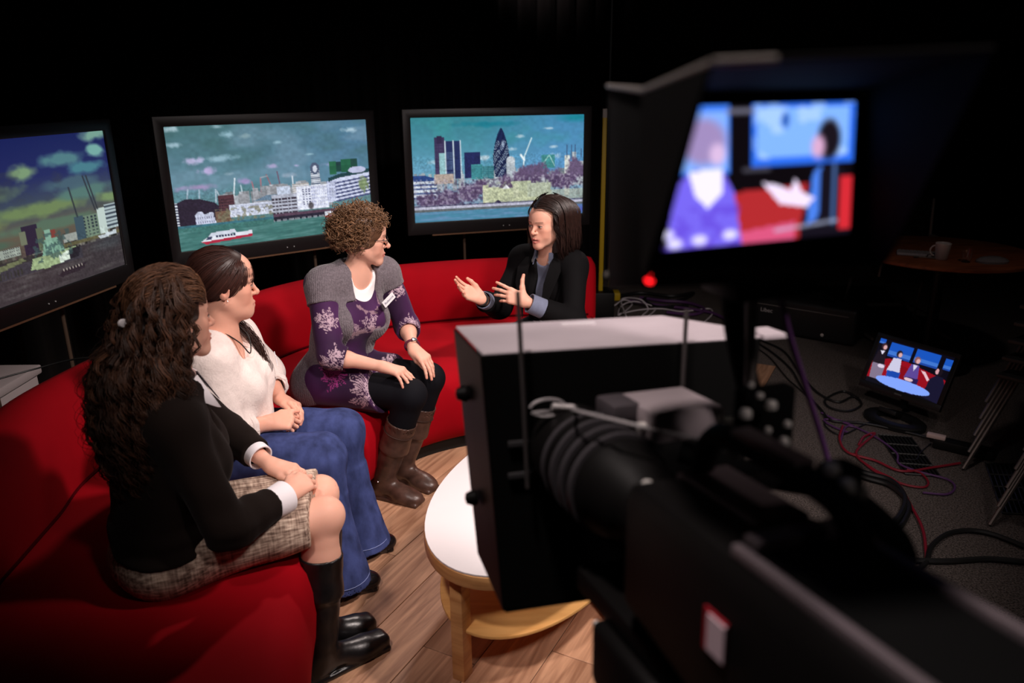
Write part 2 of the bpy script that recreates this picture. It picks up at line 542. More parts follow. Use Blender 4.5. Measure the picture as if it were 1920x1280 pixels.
# ================================================================ pictures for the screens (painted as point colours of a fine grid)
class Canvas:
    def __init__(s, w, h, seed=1):
        s.w, s.h = w, h
        s.r = np.random.RandomState(seed)
        s.U, s.V = np.meshgrid((np.arange(w) + .5) / w, (np.arange(h) + .5) / h)
        s.a = np.zeros((h, w, 3))
    def put(s, m, col, alpha=1.0):
        col = np.asarray(col, float)
        if col.max() > 1.001:
            col = col / 255.0
        m = np.clip(np.asarray(m, float) * alpha, 0, 1)[..., None]
        s.a = s.a * (1 - m) + col * m
    def noise(s, fu, fv, seed, octv=3):
        out, amp, tot = 0, 1.0, 0
        for o in range(octv):
            r = np.random.RandomState(seed * 31 + o)
            gu, gv = int(fu * 2 ** o) + 3, int(fv * 2 ** o) + 3
            g = r.rand(gv, gu)
            x, y = s.U * (gu - 2), s.V * (gv - 2)
            i, j = x.astype(int), y.astype(int)
            fx, fy = x - i, y - j
            fx, fy = fx * fx * (3 - 2 * fx), fy * fy * (3 - 2 * fy)
            v = (g[j, i] * (1 - fx) + g[j, i + 1] * fx) * (1 - fy) + (g[j + 1, i] * (1 - fx) + g[j + 1, i + 1] * fx) * fy
            out = out + v * amp
            tot += amp
            amp *= .55
        return out / tot
    def grad(s, stops):
        vs = [q[0] for q in stops]
        for c in range(3):
            s.a[..., c] = np.interp(s.V, vs, [q[1][c] / 255 for q in stops])
    def rect(s, u0, v0, u1, v1, col, alpha=1.0):
        s.put((s.U >= u0) & (s.U <= u1) & (s.V >= v0) & (s.V <= v1), col, alpha)
    def poly(s, pts, col, alpha=1.0):
        ins = np.zeros(s.U.shape, bool)
        n = len(pts)
        for k in range(n):
            (x0, y0), (x1, y1) = pts[k], pts[(k + 1) % n]
            if y0 == y1:
                continue
            c = ((y0 > s.V) != (y1 > s.V)) & (s.U < (x1 - x0) * (s.V - y0) / (y1 - y0) + x0)
            ins ^= c
        s.put(ins, col, alpha)
    def ell(s, u, v, ru, rv, col, alpha=1.0, soft=0.0, rag=None):
        d = np.hypot((s.U - u) / ru, (s.V - v) / rv)
        if rag is not None:
            d = d + (rag - .5) * 1.1
        s.put(np.clip((1 - d) / soft, 0, 1) if soft else d < 1, col, alpha)
    def line(s, u0, v0, u1, v1, w, col, alpha=1.0):
        asp = s.h / s.w
        du, dv = u1 - u0, (v1 - v0) * asp
        L2 = du * du + dv * dv + 1e-12
        t = np.clip(((s.U - u0) * du + (s.V - v0) * asp * dv) / L2, 0, 1)
        d = np.hypot(s.U - u0 - t * du, (s.V - v0) * asp - t * dv)
        s.put(np.clip(1.5 - d / w, 0, 1), col, alpha)
    def speckle(s, v0, v1, amt, seed, fu=150, fv=90):
        n = s.noise(fu, fv, seed, 1) - .5
        m = np.clip((s.V - v0) / .03, 0, 1) * np.clip((v1 - s.V) / .03, 0, 1)
        s.a = np.clip(s.a * (1 + amt * 2 * n * m)[..., None], 0, 1)
    def windows(s, u0, v0, u1, v1, nu, nv, col, fu=.5, fv=.5, alpha=1.0):
        x = (s.U - u0) / (u1 - u0) * nu
        y = (s.V - v0) / (v1 - v0) * nv
        m = (s.U > u0) & (s.U < u1) & (s.V > v0) & (s.V < v1) & (x % 1 < fu) & (y % 1 < fv)
        s.put(m, col, alpha)
def pic_city():                      # tall towers over a river
    c = Canvas(284, 160, 3)
    c.grad([(0, (56, 128, 140)), (.25, (74, 140, 160)), (.5, (100, 156, 184)), (.62, (130, 170, 190)), (1, (90, 130, 160))])
    n1 = c.noise(5, 4, 5)
    c.put(np.clip((c.U - .35) * 1.4, 0, .7) * (c.V < .6), (84, 142, 204), .8)
    c.put(np.clip((n1 - .5) * 4, 0, 1) * (c.V < .55), (62, 146, 150), .55)
    c.ell(.42, .075, .20, .035, (24, 122, 142), .8, .7, c.noise(20, 8, 6))
    c.ell(.95, .03, .15, .06, (18, 128, 140), .8, .8)
    for u, v, ru, rv in ((.81, .31, .03, .02), (.78, .13, .035, .014), (.82, .40, .04, .035), (.57, .32, .04, .025), (.40, .40, .035, .03), (.62, .20, .03, .02), (.42, .39, .02, .02), (.13, .42, .05, .03)):
        c.ell(u, v, ru, rv, (196, 214, 224), .75, .7, c.noise(40, 22, int(u * 100)))
    # distant low skyline
    r = np.random.RandomState(4)
    for k in range(46):
        u = r.uniform(0, 1)
        w, h = r.uniform(.015, .05), r.uniform(.05, .14)
        g = r.uniform(120, 200)
        c.rect(u, .60 - h + .03, u + w, .70, (g * .93, g * .97, g), .85)
    navy, dk = (38, 48, 92), (58, 50, 84)
    c.rect(.128, .19, .182, .60, dk)
    c.rect(.140, .175, .170, .25, (50, 42, 74))
    c.windows(.13, .25, .18, .6, 5, 22, (86, 76, 112), .4, .5)
    c.rect(.150, .34, .19, .58, (146, 190, 196))
    c.rect(.186, .225, .272, .585, navy)
    c.windows(.188, .33, .232, .57, 7, 18, (112, 140, 176), .6, .45, .8)
    for u in (.186, .232, .272):
        c.line(u, .225, u + .002, .585, .003, (206, 222, 232))
    c.rect(.293, .335, .384, .585, (36, 42, 88))
    c.rect(.332, .455, .394, .60, (70, 144, 150))
    c.windows(.334, .47, .392, .59, 8, 9, (36, 92, 112), .6, .5)
    c.rect(.394, .475, .462, .60, (52, 112, 124))
    c.windows(.396, .48, .46, .59, 10, 6, (100, 160, 166), .5, .4)
    # the tapering glass tower
    v = c.V
    tt = np.clip((v - .115) / (.56 - .115), 0, 1)
    hw = .0475 * np.sqrt(np.clip(1 - ((tt - .62) / .64) ** 2, 0, 1)) * np.where(tt < .62, (np.clip(tt / .62, 0, 1)) ** .28, 1)
    ins = (np.abs(c.U - .505) < hw) & (v > .112) & (v < .585)
    c.put(ins, (28, 40, 80))
    x = (c.U - .505) / np.maximum(hw, 1e-3)
    ax_ = np.arcsin(np.clip(x, -1, 1))
    sp1, sp2 = (ax_ * 3.2 + v * 34) % 1.0, (ax_ * 3.2 - v * 34) % 1.0
    c.put(ins & ((sp1 < .13) | (sp2 < .13)) & (v > .24), (196, 216, 232), .75)
    c.put(ins & ((ax_ * .9 + v * 8.5) % 1 < .34), (20, 28, 62), .85)
    c.ell(.515, .27, .012, .05, (206, 224, 240), .7, .8)
    # dome, crane, glass block, towers on the right
    c.rect(.535, .44, .585, .60, (176, 186, 194))
    c.ell(.56, .43, .028, .045, (196, 204, 210), 1, .2)
    c.line(.635, .50, .64, .40, .0035, (220, 236, 240))
    c.line(.638, .41, .684, .22, .003, (214, 236, 240))
    c.line(.620, .38, .640, .43, .006, (224, 236, 240))
    c.rect(.742, .385, .823, .52, (66, 138, 140))
    c.line(.742, .50, .79, .39, .002, (170, 214, 206))
    c.line(.79, .39, .823, .50, .002, (170, 214, 206))
    c.rect(.885, .40, .915, .80, (206, 212, 206))
    c.rect(.93, .37, .955, .56, (190, 200, 204))
    c.rect(.915, .46, 1, .58, (196, 206, 206))
    for u in (.897, .925, .948, .985):
        c.line(u, .30 + (.04 if u > .95 else 0), u, .42, .0025, (60, 76, 110))
    # left office building with bands
    c.poly([(.0, .545), (.07, .545), (.125, .575), (.125, .61), (0, .61)], (44, 70, 128))
    for k in range(4):
        c.rect(0, .60 + k * .042, .135, .622 + k * .042, (214, 226, 236))
        c.rect(0, .622 + k * .042, .135, .642 + k * .042, (70, 92, 140))
    c.rect(.118, .54, .23, .63, (176, 160, 150))
    # trees (bare, violet grey)
    n2, n3 = c.noise(90, 50, 8, 2), c.noise(26, 16, 9, 2)
    for u, v, ru, rv in ((.70, .56, .10, .11), (.62, .60, .06, .10), (.83, .62, .06, .10), (.95, .55, .07, .13), (.88, .66, .08, .08), (.08, .80, .08, .10), (.20, .78, .10, .11), (.31, .74, .08, .11), (.38, .68, .07, .08), (.53, .62, .05, .07)):
        c.ell(u, v, ru, rv, (98, 80, 112), .95, .35, n3 * .5 + n2 * .5)
    c.put((n2 > .58) & (c.V > .58) & (c.V < .86), (176, 168, 186), .45)
    c.put((n2 < .40) & (c.V > .60) & (c.V < .88), (62, 48, 78), .5)
    # castle walls
    wl = (192, 198, 164)
    c.rect(.40, .69, .74, .845, wl)
    c.rect(.56, .64, .68, .74, (184, 192, 162))
    c.rect(.66, .66, .80, .80, (178, 186, 166))
    c.rect(.395, .66, .425, .845, (200, 204, 172))
    c.rect(.575, .66, .605, .80, (202, 206, 176))
    c.poly([(.485, .70), (.515, .63), (.555, .63), (.575, .70)], (96, 78, 106))
    c.poly([(.51, .705), (.53, .665), (.555, .705)], (224, 226, 232))
    c.windows(.43, .72, .72, .83, 13, 3, (140, 144, 124), .12, .3)
    c.put((c.V > .64) & (c.V < .85) & (c.U > .4) & (c.U < .82) & (n2 > .6), (150, 156, 134), .6)
    c.ell(.483, .845, .018, .03, (50, 44, 70))
    c.rect(.80, .74, 1, .84, (168, 176, 160), .7)
    # promenade and river
    c.rect(0, .835, 1, .85, (54, 50, 84), .8)
    c.windows(0, .83, 1, .85, 130, 1, (150, 150, 170), .3, 1, .6)
    c.rect(0, .85, 1, .872, (186, 186, 206))
    c.rect(0, .872, 1, .90, (98, 104, 108))
    c.rect(0, .90, 1, 1, (74, 132, 160))
    n4 = c.noise(12, 70, 11)
    c.put(np.clip((n4 - .45) * 4, 0, 1) * (c.V > .90), (112, 146, 186), .7)
    c.ell(1.0, .95, .2, .06, (90, 86, 190), .7, .8)
    c.speckle(.35, .92, .14, 43)
    c.speckle(.0, 1.0, .04, 44, 60, 40)
    return c
def pic_river():                     # white riverside blocks and a pleasure boat
    c = Canvas(290, 163, 5)
    c.grad([(0, (74, 112, 118)), (.3, (84, 122, 136)), (.55, (92, 134, 146)), (.7, (96, 130, 136)), (1, (60, 110, 108))])
    n1 = c.noise(4, 6, 2)
    c.put(np.clip((c.U - .3) * 1.3, 0, .8) * (c.V < .62), (86, 128, 168), .7)
    c.put(np.clip((n1 - .48) * 4, 0, 1) * (c.V < .6), (120, 150, 172), .5)
    c.put(np.clip((.45 - n1) * 4, 0, 1) * (c.V < .6), (66, 104, 104), .5)
    for u, v, ru, rv, cl in ((.90, .09, .05, .03, (190, 214, 226)), (.03, .02, .05, .03, (180, 206, 216)), (.24, .015, .03, .02, (150, 180, 190)), (.28, .085, .045, .03, (156, 192, 206)), (.36, .10, .04, .025, (140, 168, 176)), (.04, .145, .05, .025, (170, 200, 214)),
                             (.52, .165, .04, .018, (150, 186, 200)), (.115, .275, .06, .035, (194, 186, 224)), (.165, .365, .045, .035, (198, 178, 226)), (.24, .27, .09, .03, (150, 184, 200)), (.48, .36, .035, .025, (176, 166, 206)), (.33, .47, .045, .03, (170, 150, 200)), (.11, .49, .10, .03, (176, 150, 196)), (.60, .37, .02, .015, (180, 170, 210)), (.68, .28, .03, .012, (150, 186, 200)), (.27, .40, .03, .02, (150, 176, 190)), (.78, .38, .05, .02, (150, 156, 196)), (.55, .45, .06, .03, (150, 170, 190))):
        c.ell(u, v, ru, rv, cl, .85, .8, c.noise(40, 24, int(u * 97) + 3))
    white, dark = (214, 220, 238), (44, 36, 52)
    # cranes
    for u0, v0, u1, v1, cl in ((.055, .62, .07, .50, (170, 190, 206)), (.115, .62, .12, .51, (170, 190, 206)), (.19, .62, .195, .52, (190, 206, 220)), (.215, .61, .20, .53, (190, 206, 220)), (.275, .60, .29, .44, (224, 232, 240)), (.32, .60, .315, .50, (180, 200, 210)), (.38, .59, .37, .48, (170, 110, 120)), (.41, .58, .415, .45, (170, 110, 120)),
                               (.47, .56, .445, .43, (150, 100, 110)), (.51, .55, .50, .41, (110, 80, 100)), (.415, .45, .45, .44, (150, 160, 170)), (.575, .53, .575, .46, (226, 232, 240))):
        c.line(u0, v0, u1, v1, .0028, cl)
    # skyline rises to the right: a slope
    s = lambda u: .61 - .10 * u
    r = np.random.RandomState(8)
    for k in range(40):
        u = r.uniform(.2, .75)
        w, h = r.uniform(.015, .045), r.uniform(.0, .05)
        g = r.uniform(120, 210)
        c.rect(u, s(u) - h, u + w, .74, (g * .95, g * .96, g), .9)
    c.rect(0, .60, .02, .80, (70, 74, 96))
    c.windows(0, .60, .02, .80, 1, 9, (220, 226, 236), .7, .45)
    c.poly([(.015, .80), (.015, .60), (.05, .575), (.12, .585), (.18, .62), (.205, .66), (.205, .80)], dark)
    c.rect(.20, .57, .275, .73, (84, 54, 62))
    c.windows(.20, .60, .275, .72, 12, 5, (44, 32, 44), .5, .5)
    c.poly([(.085, .80), (.085, .715), (.10, .69), (.12, .69), (.13, .715), (.155, .70), (.17, .70), (.18, .80)], (198, 204, 226))
    c.windows(.085, .73, .18, .80, 9, 2, (110, 110, 140), .4, .5)
    c.rect(.18, .70, .25, .79, (110, 86, 72))
    c.rect(.25, .655, .46, .76, (206, 212, 230))
    c.windows(.25, .67, .46, .74, 26, 3, (150, 156, 182), .4, .5)
    nt_ = c.noise(80, 40, 12, 2)
    c.put((c.U > .18) & (c.U < .46) & (c.V > .68) & (c.V < .79) & (nt_ > .52), (120, 118, 96), .7)
    c.poly([(.36, .645), (.44, .60), (.52, .60), (.54, .65)], (104, 128, 150))
    c.rect(.49, .54, .56, .62, (190, 200, 220))
    c.rect(.46, .61, .59, .79, (176, 180, 196))
    c.windows(.46, .64, .59, .79, 8, 5, (60, 52, 66), .85, .45)
    c.rect(.57, .53, .66, .61, (170, 164, 160))
    c.windows(.57, .54, .66, .61, 1, 4, (216, 220, 230), 1, .45)
    # round stepped tower
    c.rect(.672, .40, .722, .56, (70, 84, 110))
    c.windows(.672, .43, .722, .56, 1, 8, (222, 228, 238), 1, .45)
    c.ell(.697, .405, .025, .05, (80, 92, 118))
    c.ell(.697, .41, .012, .03, (210, 216, 230))
    # white block
    c.rect(.59, .55, .76, .76, (222, 226, 244))
    c.windows(.62, .575, .67, .73, 3, 7, (80, 84, 120), .45, .5)
    c.windows(.67, .565, .76, .75, 9, 6, (166, 172, 206), .45, .5)
    c.ell(.66, .73, .018, .04, (80, 76, 80), .9, .4)
    # big curved banded block and green boxes
    c.poly([(.755, .53), (1, .45), (1, .68), (.755, .72)], (204, 210, 236))
    for k in range(6):
        c.poly([(.80, .545 + k * .032), (1, .505 + k * .032), (1, .522 + k * .032), (.80, .560 + k * .032)], (70, 78, 120))
    c.windows(.755, .53, .81, .70, 6, 6, (120, 126, 166), .45, .5)
    c.poly([(.765, .50), (.83, .47), (1, .44), (1, .475), (.83, .505), (.765, .535)], (34, 66, 72))
    c.rect(.775, .355, .815, .475, (44, 104, 74))
    c.rect(.815, .36, .845, .45, (34, 60, 64))
    c.rect(.84, .345, .895, .46, (40, 98, 72))
    c.rect(.895, .345, .935, .43, (36, 70, 64))
    c.windows(.775, .36, .935, .46, 1, 8, (30, 80, 60), 1, .35, .7)
    c.ell(.93, .445, .05, .03, (186, 190, 220))
    c.ell(.965, .58, .035, .075, (122, 140, 96), .9, .4, nt_)
    c.rect(0, .79, .46, .812, (60, 110, 124))
    c.rect(.46, .775, 1, .80, (88, 66, 84))
    c.rect(.46, .80, 1, .835, (40, 38, 54))
    c.windows(.46, .82, 1, .842, 70, 1, (160, 166, 176), .35, 1)
    c.put((c.V > .81) & (c.U < .46), (66, 116, 112))
    c.put((c.V > .842) & (c.U >= .46), (66, 116, 112))
    n4 = c.noise(10, 60, 13)
    c.put(np.clip((n4 - .5) * 4, 0, 1) * (c.V > .84), (104, 150, 150), .6)
    c.put(np.clip((.45 - n4) * 4, 0, 1) * (c.V > .84), (44, 86, 88), .5)
    # pleasure boat
    c.poly([(.10, .935), (.13, .905), (.345, .885), (.345, .925), (.13, .955)], (226, 230, 240))
    c.poly([(.10, .940), (.345, .915), (.345, .935), (.12, .962)], (176, 40, 66))
    c.poly([(.13, .905), (.15, .87), (.26, .86), (.27, .89)], (208, 214, 228))
    c.windows(.17, .893, .265, .922, 7, 1, (50, 56, 86), .75, .8)
    c.poly([(.12, .925), (.135, .90), (.155, .90), (.145, .928)], (60, 66, 96))
    c.rect(.73, .80, .775, .84, (220, 224, 236))
    c.rect(.73, .835, .775, .85, (170, 50, 70))
    c.speckle(.5, .86, .14, 41)
    c.speckle(.0, 1.0, .05, 42, 60, 40)
    return c
def pic_dusk():                      # dark blue sky, yellow-green clouds, ship and pier
    c = Canvas(230, 130, 6)
    c.grad([(0, (24, 30, 84)), (.25, (34, 40, 92)), (.45, (66, 78, 88)), (.6, (96, 88, 74)), (.72, (88, 76, 70)), (.78, (60, 58, 66)), (1, (52, 48, 56))])
    n = c.noise(9, 9, 3, 4)
    for u, v, ru, rv, cl in ((.93, .02, .10, .05, (126, 170, 150)), (.93, .14, .06, .05, (124, 180, 168)), (.74, .16, .15, .06, (84, 130, 134)), (.86, .24, .12, .05, (74, 130, 140)), (.50, .22, .09, .06, (128, 160, 116)), (.30, .32, .24, .09, (112, 138, 92)), (.13, .34, .15, .09, (112, 136, 92)),
                             (.55, .46, .32, .06, (112, 134, 86)), (.15, .52, .25, .08, (122, 134, 80)), (.85, .40, .2, .06, (84, 120, 112)), (.95, .47, .08, .05, (120, 146, 96)), (.6, .57, .35, .04, (86, 110, 92)), (.2, .63, .25, .04, (70, 100, 84)), (.75, .33, .2, .05, (70, 96, 110))):
        c.ell(u, v, ru, rv, cl, .92, .55, n)
    c.put(np.clip((n - .55) * 4, 0, 1) * (c.V > .2) * (c.V < .62), (58, 62, 62), .35)
    # skyline
    r = np.random.RandomState(9)
    for k in range(60):
        u = r.uniform(0, 1)
        w, h = r.uniform(.01, .03), r.uniform(.0, .05)
        g = r.uniform(30, 130)
        c.rect(u, .70 - h, u + w, .765, (g, g * .98, g * .9), .9)
    c.rect(.28, .62, .31, .72, (70, 54, 50))
    c.rect(.32, .66, .44, .715, (150, 160, 150))
    c.windows(.32, .66, .44, .715, 12, 3, (60, 60, 70), .4, .5)
    c.rect(.46, .55, .54, .73, (46, 36, 56))
    c.rect(.45, .58, .48, .66, (110, 116, 96))
    c.rect(.53, .58, .56, .72, (90, 100, 80))
    c.rect(.59, .61, .625, .72, (124, 62, 56))
    c.rect(.66, .66, .74, .715, (150, 156, 150))
    c.rect(.74, .56, .79, .72, (60, 80, 92))
    c.rect(.79, .57, .88, .73, (110, 130, 112))
    c.windows(.79, .58, .88, .72, 4, 6, (44, 52, 62), .5, .55)
    c.rect(.88, .54, .925, .72, (190, 206, 200))
    c.rect(.925, .52, 1, .70, (170, 186, 190))
    c.windows(.925, .53, 1, .70, 1, 6, (60, 70, 82), 1, .45)
    for u0, v0, u1, v1 in ((.76, .56, .74, .36), (.87, .54, .83, .30), (.885, .54, .85, .30)):
        c.line(u0, v0, u1, v1, .004, (44, 48, 56))
    c.rect(.0, .74, .55, .77, (50, 48, 50))
    c.rect(.62, .725, 1, .745, (96, 92, 66))
    c.poly([(0, .80), (.44, .74), (.46, .76), (0, .86)], (110, 116, 84), .9)
    c.windows(0, .80, .44, .84, 26, 1, (50, 50, 46), .4, 1)
    # grey warship
    c.poly([(.47, .83), (.49, .76), (.72, .755), (.74, .79), (.66, .83), (.55, .845)], (150, 170, 128))
    c.poly([(.62, .79), (.68, .765), (.68, .83), (.62, .838)], (206, 220, 206))
    c.poly([(.68, .77), (.75, .755), (.73, .83), (.68, .83)], (36, 34, 42))
    c.poly([(.54, .76), (.56, .66), (.63, .66), (.66, .76)], (120, 160, 140))
    c.rect(.57, .60, .60, .70, (130, 170, 150))
    c.put((c.noise(50, 40, 4, 2) > .55) & (c.U > .5) & (c.U < .7) & (c.V > .62) & (c.V < .80), (60, 84, 84), .7)
    c.put((c.V > .845) | ((c.V > .77) & (c.U > .75)), (58, 52, 56))
    n4 = c.noise(8, 50, 15)
    c.put(np.clip((n4 - .5) * 3, 0, 1) * ((c.V > .845) | ((c.V > .78) & (c.U > .75))), (92, 88, 88), .6)
    c.ell(.92, .80, .15, .06, (62, 70, 76), .5, .8)
    c.poly([(.60, .92), (.63, .89), (.76, .885), (.745, .925), (.62, .935)], (44, 36, 44))
    c.windows(.63, .885, .75, .905, 7, 1, (190, 180, 170), .4, .8)
    c.poly([(.86, .735), (.98, .715), (.98, .745), (.87, .755)], (190, 200, 206))
    c.poly([(.02, .985), (.05, .94), (.17, .945), (.16, .995), (.04, 1)], (90, 26, 48))
    c.speckle(.66, 1.0, .15, 45)
    return c
def pic_studio_wide():               # the floor monitor's picture: four seated people, table
    c = Canvas(150, 94, 7)
    c.a[:] = np.array((10, 8, 20)) / 255
    for u0, v0, u1, v1 in ((.0, .02, .085, .13), (.17, .04, .47, .35), (.52, .03, .83, .33), (.90, .06, 1, .30)):
        c.rect(u0, v0, u1, v1, (24, 84, 190))
        c.rect(u0, v0 + (v1 - v0) * .6, u1, v0 + (v1 - v0) * .85, (90, 140, 220), .6)
        c.rect(u0, v0 + (v1 - v0) * .85, u1, v1, (30, 70, 160))
    c.poly([(0, .55), (.2, .40), (.45, .36), (.7, .42), (1, .5), (1, .95), (.6, .8), (0, .9)], (150, 12, 28))
    c.poly([(.35, .70), (.6, .76), (.6, .5), (.35, .45)], (120, 8, 20), .6)
    def fig(u, v, s, hair, top, low, skin=(220, 170, 170)):
        c.ell(u, v, .045 * s, .085 * s, hair, 1, .3)
        c.ell(u + .015 * s, v + .02 * s, .03 * s, .06 * s, skin, 1, .3)
        c.poly([(u - .055 * s, v + .11 * s), (u + .05 * s, v + .10 * s), (u + .09 * s, v + .40 * s), (u - .09 * s, v + .42 * s)], top)
        c.poly([(u - .08 * s, v + .40 * s), (u + .10 * s, v + .38 * s), (u + .11 * s, v + .72 * s), (u - .05 * s, v + .72 * s)], low)
    fig(.09, .17, 1.0, (60, 36, 44), (28, 20, 30), (130, 116, 140))
    c.poly([(.06, .28), (.12, .26), (.10, .36)], (226, 220, 240))
    c.ell(.14, .60, .05, .04, (226, 210, 230))
    fig(.32, .24, 1.0, (30, 20, 30), (206, 204, 230), (24, 70, 170))
    fig(.57, .26, 1.0, (140, 90, 90), (92, 70, 150), (40, 26, 80))
    c.poly([(.54, .37), (.60, .37), (.57, .50)], (220, 214, 236))
    c.ell(.55, .70, .06, .035, (226, 190, 200))
    c.ell(.88, .37, .05, .10, (24, 16, 26), 1, .3)
    c.poly([(.78, .95), (.80, .55), (.86, .45), (.95, .46), (1, .6), (1, 1)], (22, 20, 46))
    c.poly([(.70, .50), (.66, .44), (.72, .45), (.80, .58), (.78, .62)], (230, 190, 200))
    c.ell(.855, .37, .02, .06, (214, 160, 170))
    c.ell(.50, .86, .37, .115, (132, 166, 255))
    return c
def pic_viewfinder():                # the camera's own shot: two people and two screens
    c = Canvas(120, 84, 8)
    c.a[:] = np.array((12, 8, 12)) / 255
    c.rect(.02, .0, .37, .48, (60, 120, 235))
    c.rect(.06, .05, .36, .45, (150, 186, 246), .7)
    c.rect(.475, .0, 1, .44, (44, 104, 226))
    c.rect(.50, .04, .97, .38, (136, 182, 246), .85)
    n = c.noise(14, 10, 3)
    c.put((n > .55) & (c.V < .40) & (c.U > .48), (190, 214, 250), .5)
    c.ell(.64, .12, .025, .07, (40, 84, 170), 1, .5)
    c.poly([(.36, .62), (1, .56), (1, 1), (.30, 1)], (168, 40, 44))
    c.poly([(.36, .92), (.70, .86), (.70, 1), (.34, 1)], (206, 80, 120))
    c.ell(.245, .25, .13, .19, (150, 130, 178), 1, .35)
    c.ell(.31, .34, .05, .10, (206, 176, 214), 1, .5)
    c.poly([(.06, 1), (.10, .55), (.20, .44), (.33, .44), (.39, .62), (.43, 1)], (112, 96, 226))
    c.poly([(.17, .45), (.33, .44), (.33, .62), (.26, .72), (.20, .62)], (232, 226, 255))
    c.put((n > .5) & (c.U < .42) & (c.V > .7), (90, 60, 200), .5)
    for u, v in ((.10, .95), (.22, .94), (.37, .92), (.06, .88)):
        c.ell(u, v, .05, .05, (226, 222, 255), .9, .5)
    c.ell(.865, .27, .07, .17, (24, 18, 26), 1, .3)
    c.ell(.81, .32, .045, .11, (206, 160, 196), 1, .5)
    c.poly([(.72, 1), (.76, .6), (.84, .46), (.93, .46), (1, .62), (1, 1)], (20, 16, 26))
    c.poly([(.79, .50), (.83, .46), (.82, .85), (.76, .9)], (70, 120, 220))
    c.poly([(.53, .56), (.60, .58), (.67, .63), (.70, .54), (.73, .64), (.80, .70), (.76, .76), (.62, .72)], (232, 216, 244))
    c.rect(.93, .55, 1, .95, (200, 40, 50))
    c.line(.36, .05, .48, .05, .012, (120, 120, 140), .8)
    c.line(.44, .46, .56, .46, .010, (130, 130, 150), .5)
    c.line(.90, .45, .90, .90, .008, (90, 130, 200), .7)
    c.line(.60, .92, .92, .88, .008, (180, 190, 220), .7)
    return c
def screen_mesh(name, cv, TL, TR, BL, BR):
    """grid of points between the four corners, colours from the canvas"""
    TL, TR, BL, BR = (np.asarray(q, float) for q in (TL, TR, BL, BR))
    h, w = cv.h, cv.w
    u = np.linspace(0, 1, w)[None, :, None]
    v = np.linspace(0, 1, h)[:, None, None]
    P = (TL * (1 - u) + TR * u) * (1 - v) + (BL * (1 - u) + BR * u) * v
    idx = np.arange(w * h).reshape(h, w)
    F = np.stack([idx[:-1, :-1], idx[1:, :-1], idx[1:, 1:], idx[:-1, 1:]], -1).reshape(-1, 4)
    return np_mesh(name, P.reshape(-1, 3), F, srgb_np(cv.a.reshape(-1, 3)), smooth=False)
m_scr = mat('lit_screen', (.01, .01, .01), .25, spec=.25, emit_attr=1.0)
m_scr_b = mat('lit_screen_bright', (.01, .01, .01), .3, spec=.2, emit_attr=1.25)
m_bezel = mat('tv_bezel', (.010, .0085, .009), .42, spec=.45)
m_metal = mat('dull_metal', (.30, .27, .25), .35, .5)
def tv(c, yaw, cv, label):
    d = A(math.cos(yaw), math.sin(yaw), 0)
    n = A(math.sin(yaw), -math.cos(yaw), 0)          # towards the viewer
    M = np.stack([d, -n, A(0, 0, 1)])
    c = np.asarray(c, float)
    G = lambda x, y, z: c + d * x + n * y + A(0, 0, z)
    t = empty('flat_screen', (c[0], c[1], 0), label, 'television', 'screens behind the sofa')
    W, Hh = 1.106 / 2, .622 / 2
    # bezel frame
    mb = MB()
    x1, zt, zb = .603, .361, -.388
    ou, inn = [(-x1, zt), (x1, zt), (x1, zb), (-x1, zb)], [(-W, Hh), (W, Hh), (W, -Hh), (-W, -Hh)]
    V = [G(x, .012, z) for x, z in ou] + [G(x, .010, z) for x, z in inn] + [G(x, -.09, z) for x, z in ou] + [G(x, -.004, z) for x, z in inn]
    F = [(k, (k + 1) % 4, 4 + (k + 1) % 4, 4 + k) for k in range(4)] + [(k, 8 + k, 8 + (k + 1) % 4, (k + 1) % 4) for k in range(4)] + [(4 + k, 4 + (k + 1) % 4, 12 + (k + 1) % 4, 12 + k) for k in range(4)] + [(8, 11, 10, 9)]
    mb.add(V, F).build('bezel', m_bezel, t, .004, 2, smooth=True)
    link('screen', screen_mesh('screen', cv, G(-W, 0, Hh), G(W, 0, Hh), G(-W, 0, -Hh), G(W, 0, -Hh)), m_scr, t)
    MB().box(G(0, -.10, -.05), (.30, .03, .22), M).build('rear_housing', m_black, t, .01)
    MB().box(G(0, .003, zb - .004), (.45, .008, .004), M).build('edge_glint', mat('warm_glint', (.30, .17, .10), .3, .6), t)  # warm strip standing in for the golden reflection on the lower bezel edge
    for x in (-.02, .02):
        MB().lathe(G(x + .03, .012, zb + .03), [(.003, -.002), (.003, .002)], 8, np.stack([d, A(0, 0, 1), n])).build('indicator', mat('grey_led', (.5, .5, .5), .3), t)
    zc = c[2]
    for x in (-.22, .22):
        MB().rod(G(x, -.11, .05), A(*(c + d * x - n * .11)[:2], .03), .009).build('stand_pole', mat('brown_pole', (.10, .065, .045), .4, .3), t)
    MB().box(A(*(c - n * .11)[:2], .015), (.42, .22, .015), M).build('stand_base', m_black, t, .006)
    return t
tv((-1.942, 3.131, 1.235), 1.4148, pic_dusk(), 'flat screen showing dark blue sky with yellow-green clouds, partly cut off')
tv((-1.265, 4.306, 1.235), .6580, pic_river(), 'flat screen showing white riverside buildings and a red-white boat')
tv((-.060, 4.953, 1.235), .2942, pic_city(), 'flat screen showing tall towers with a pointed glass skyscraper')
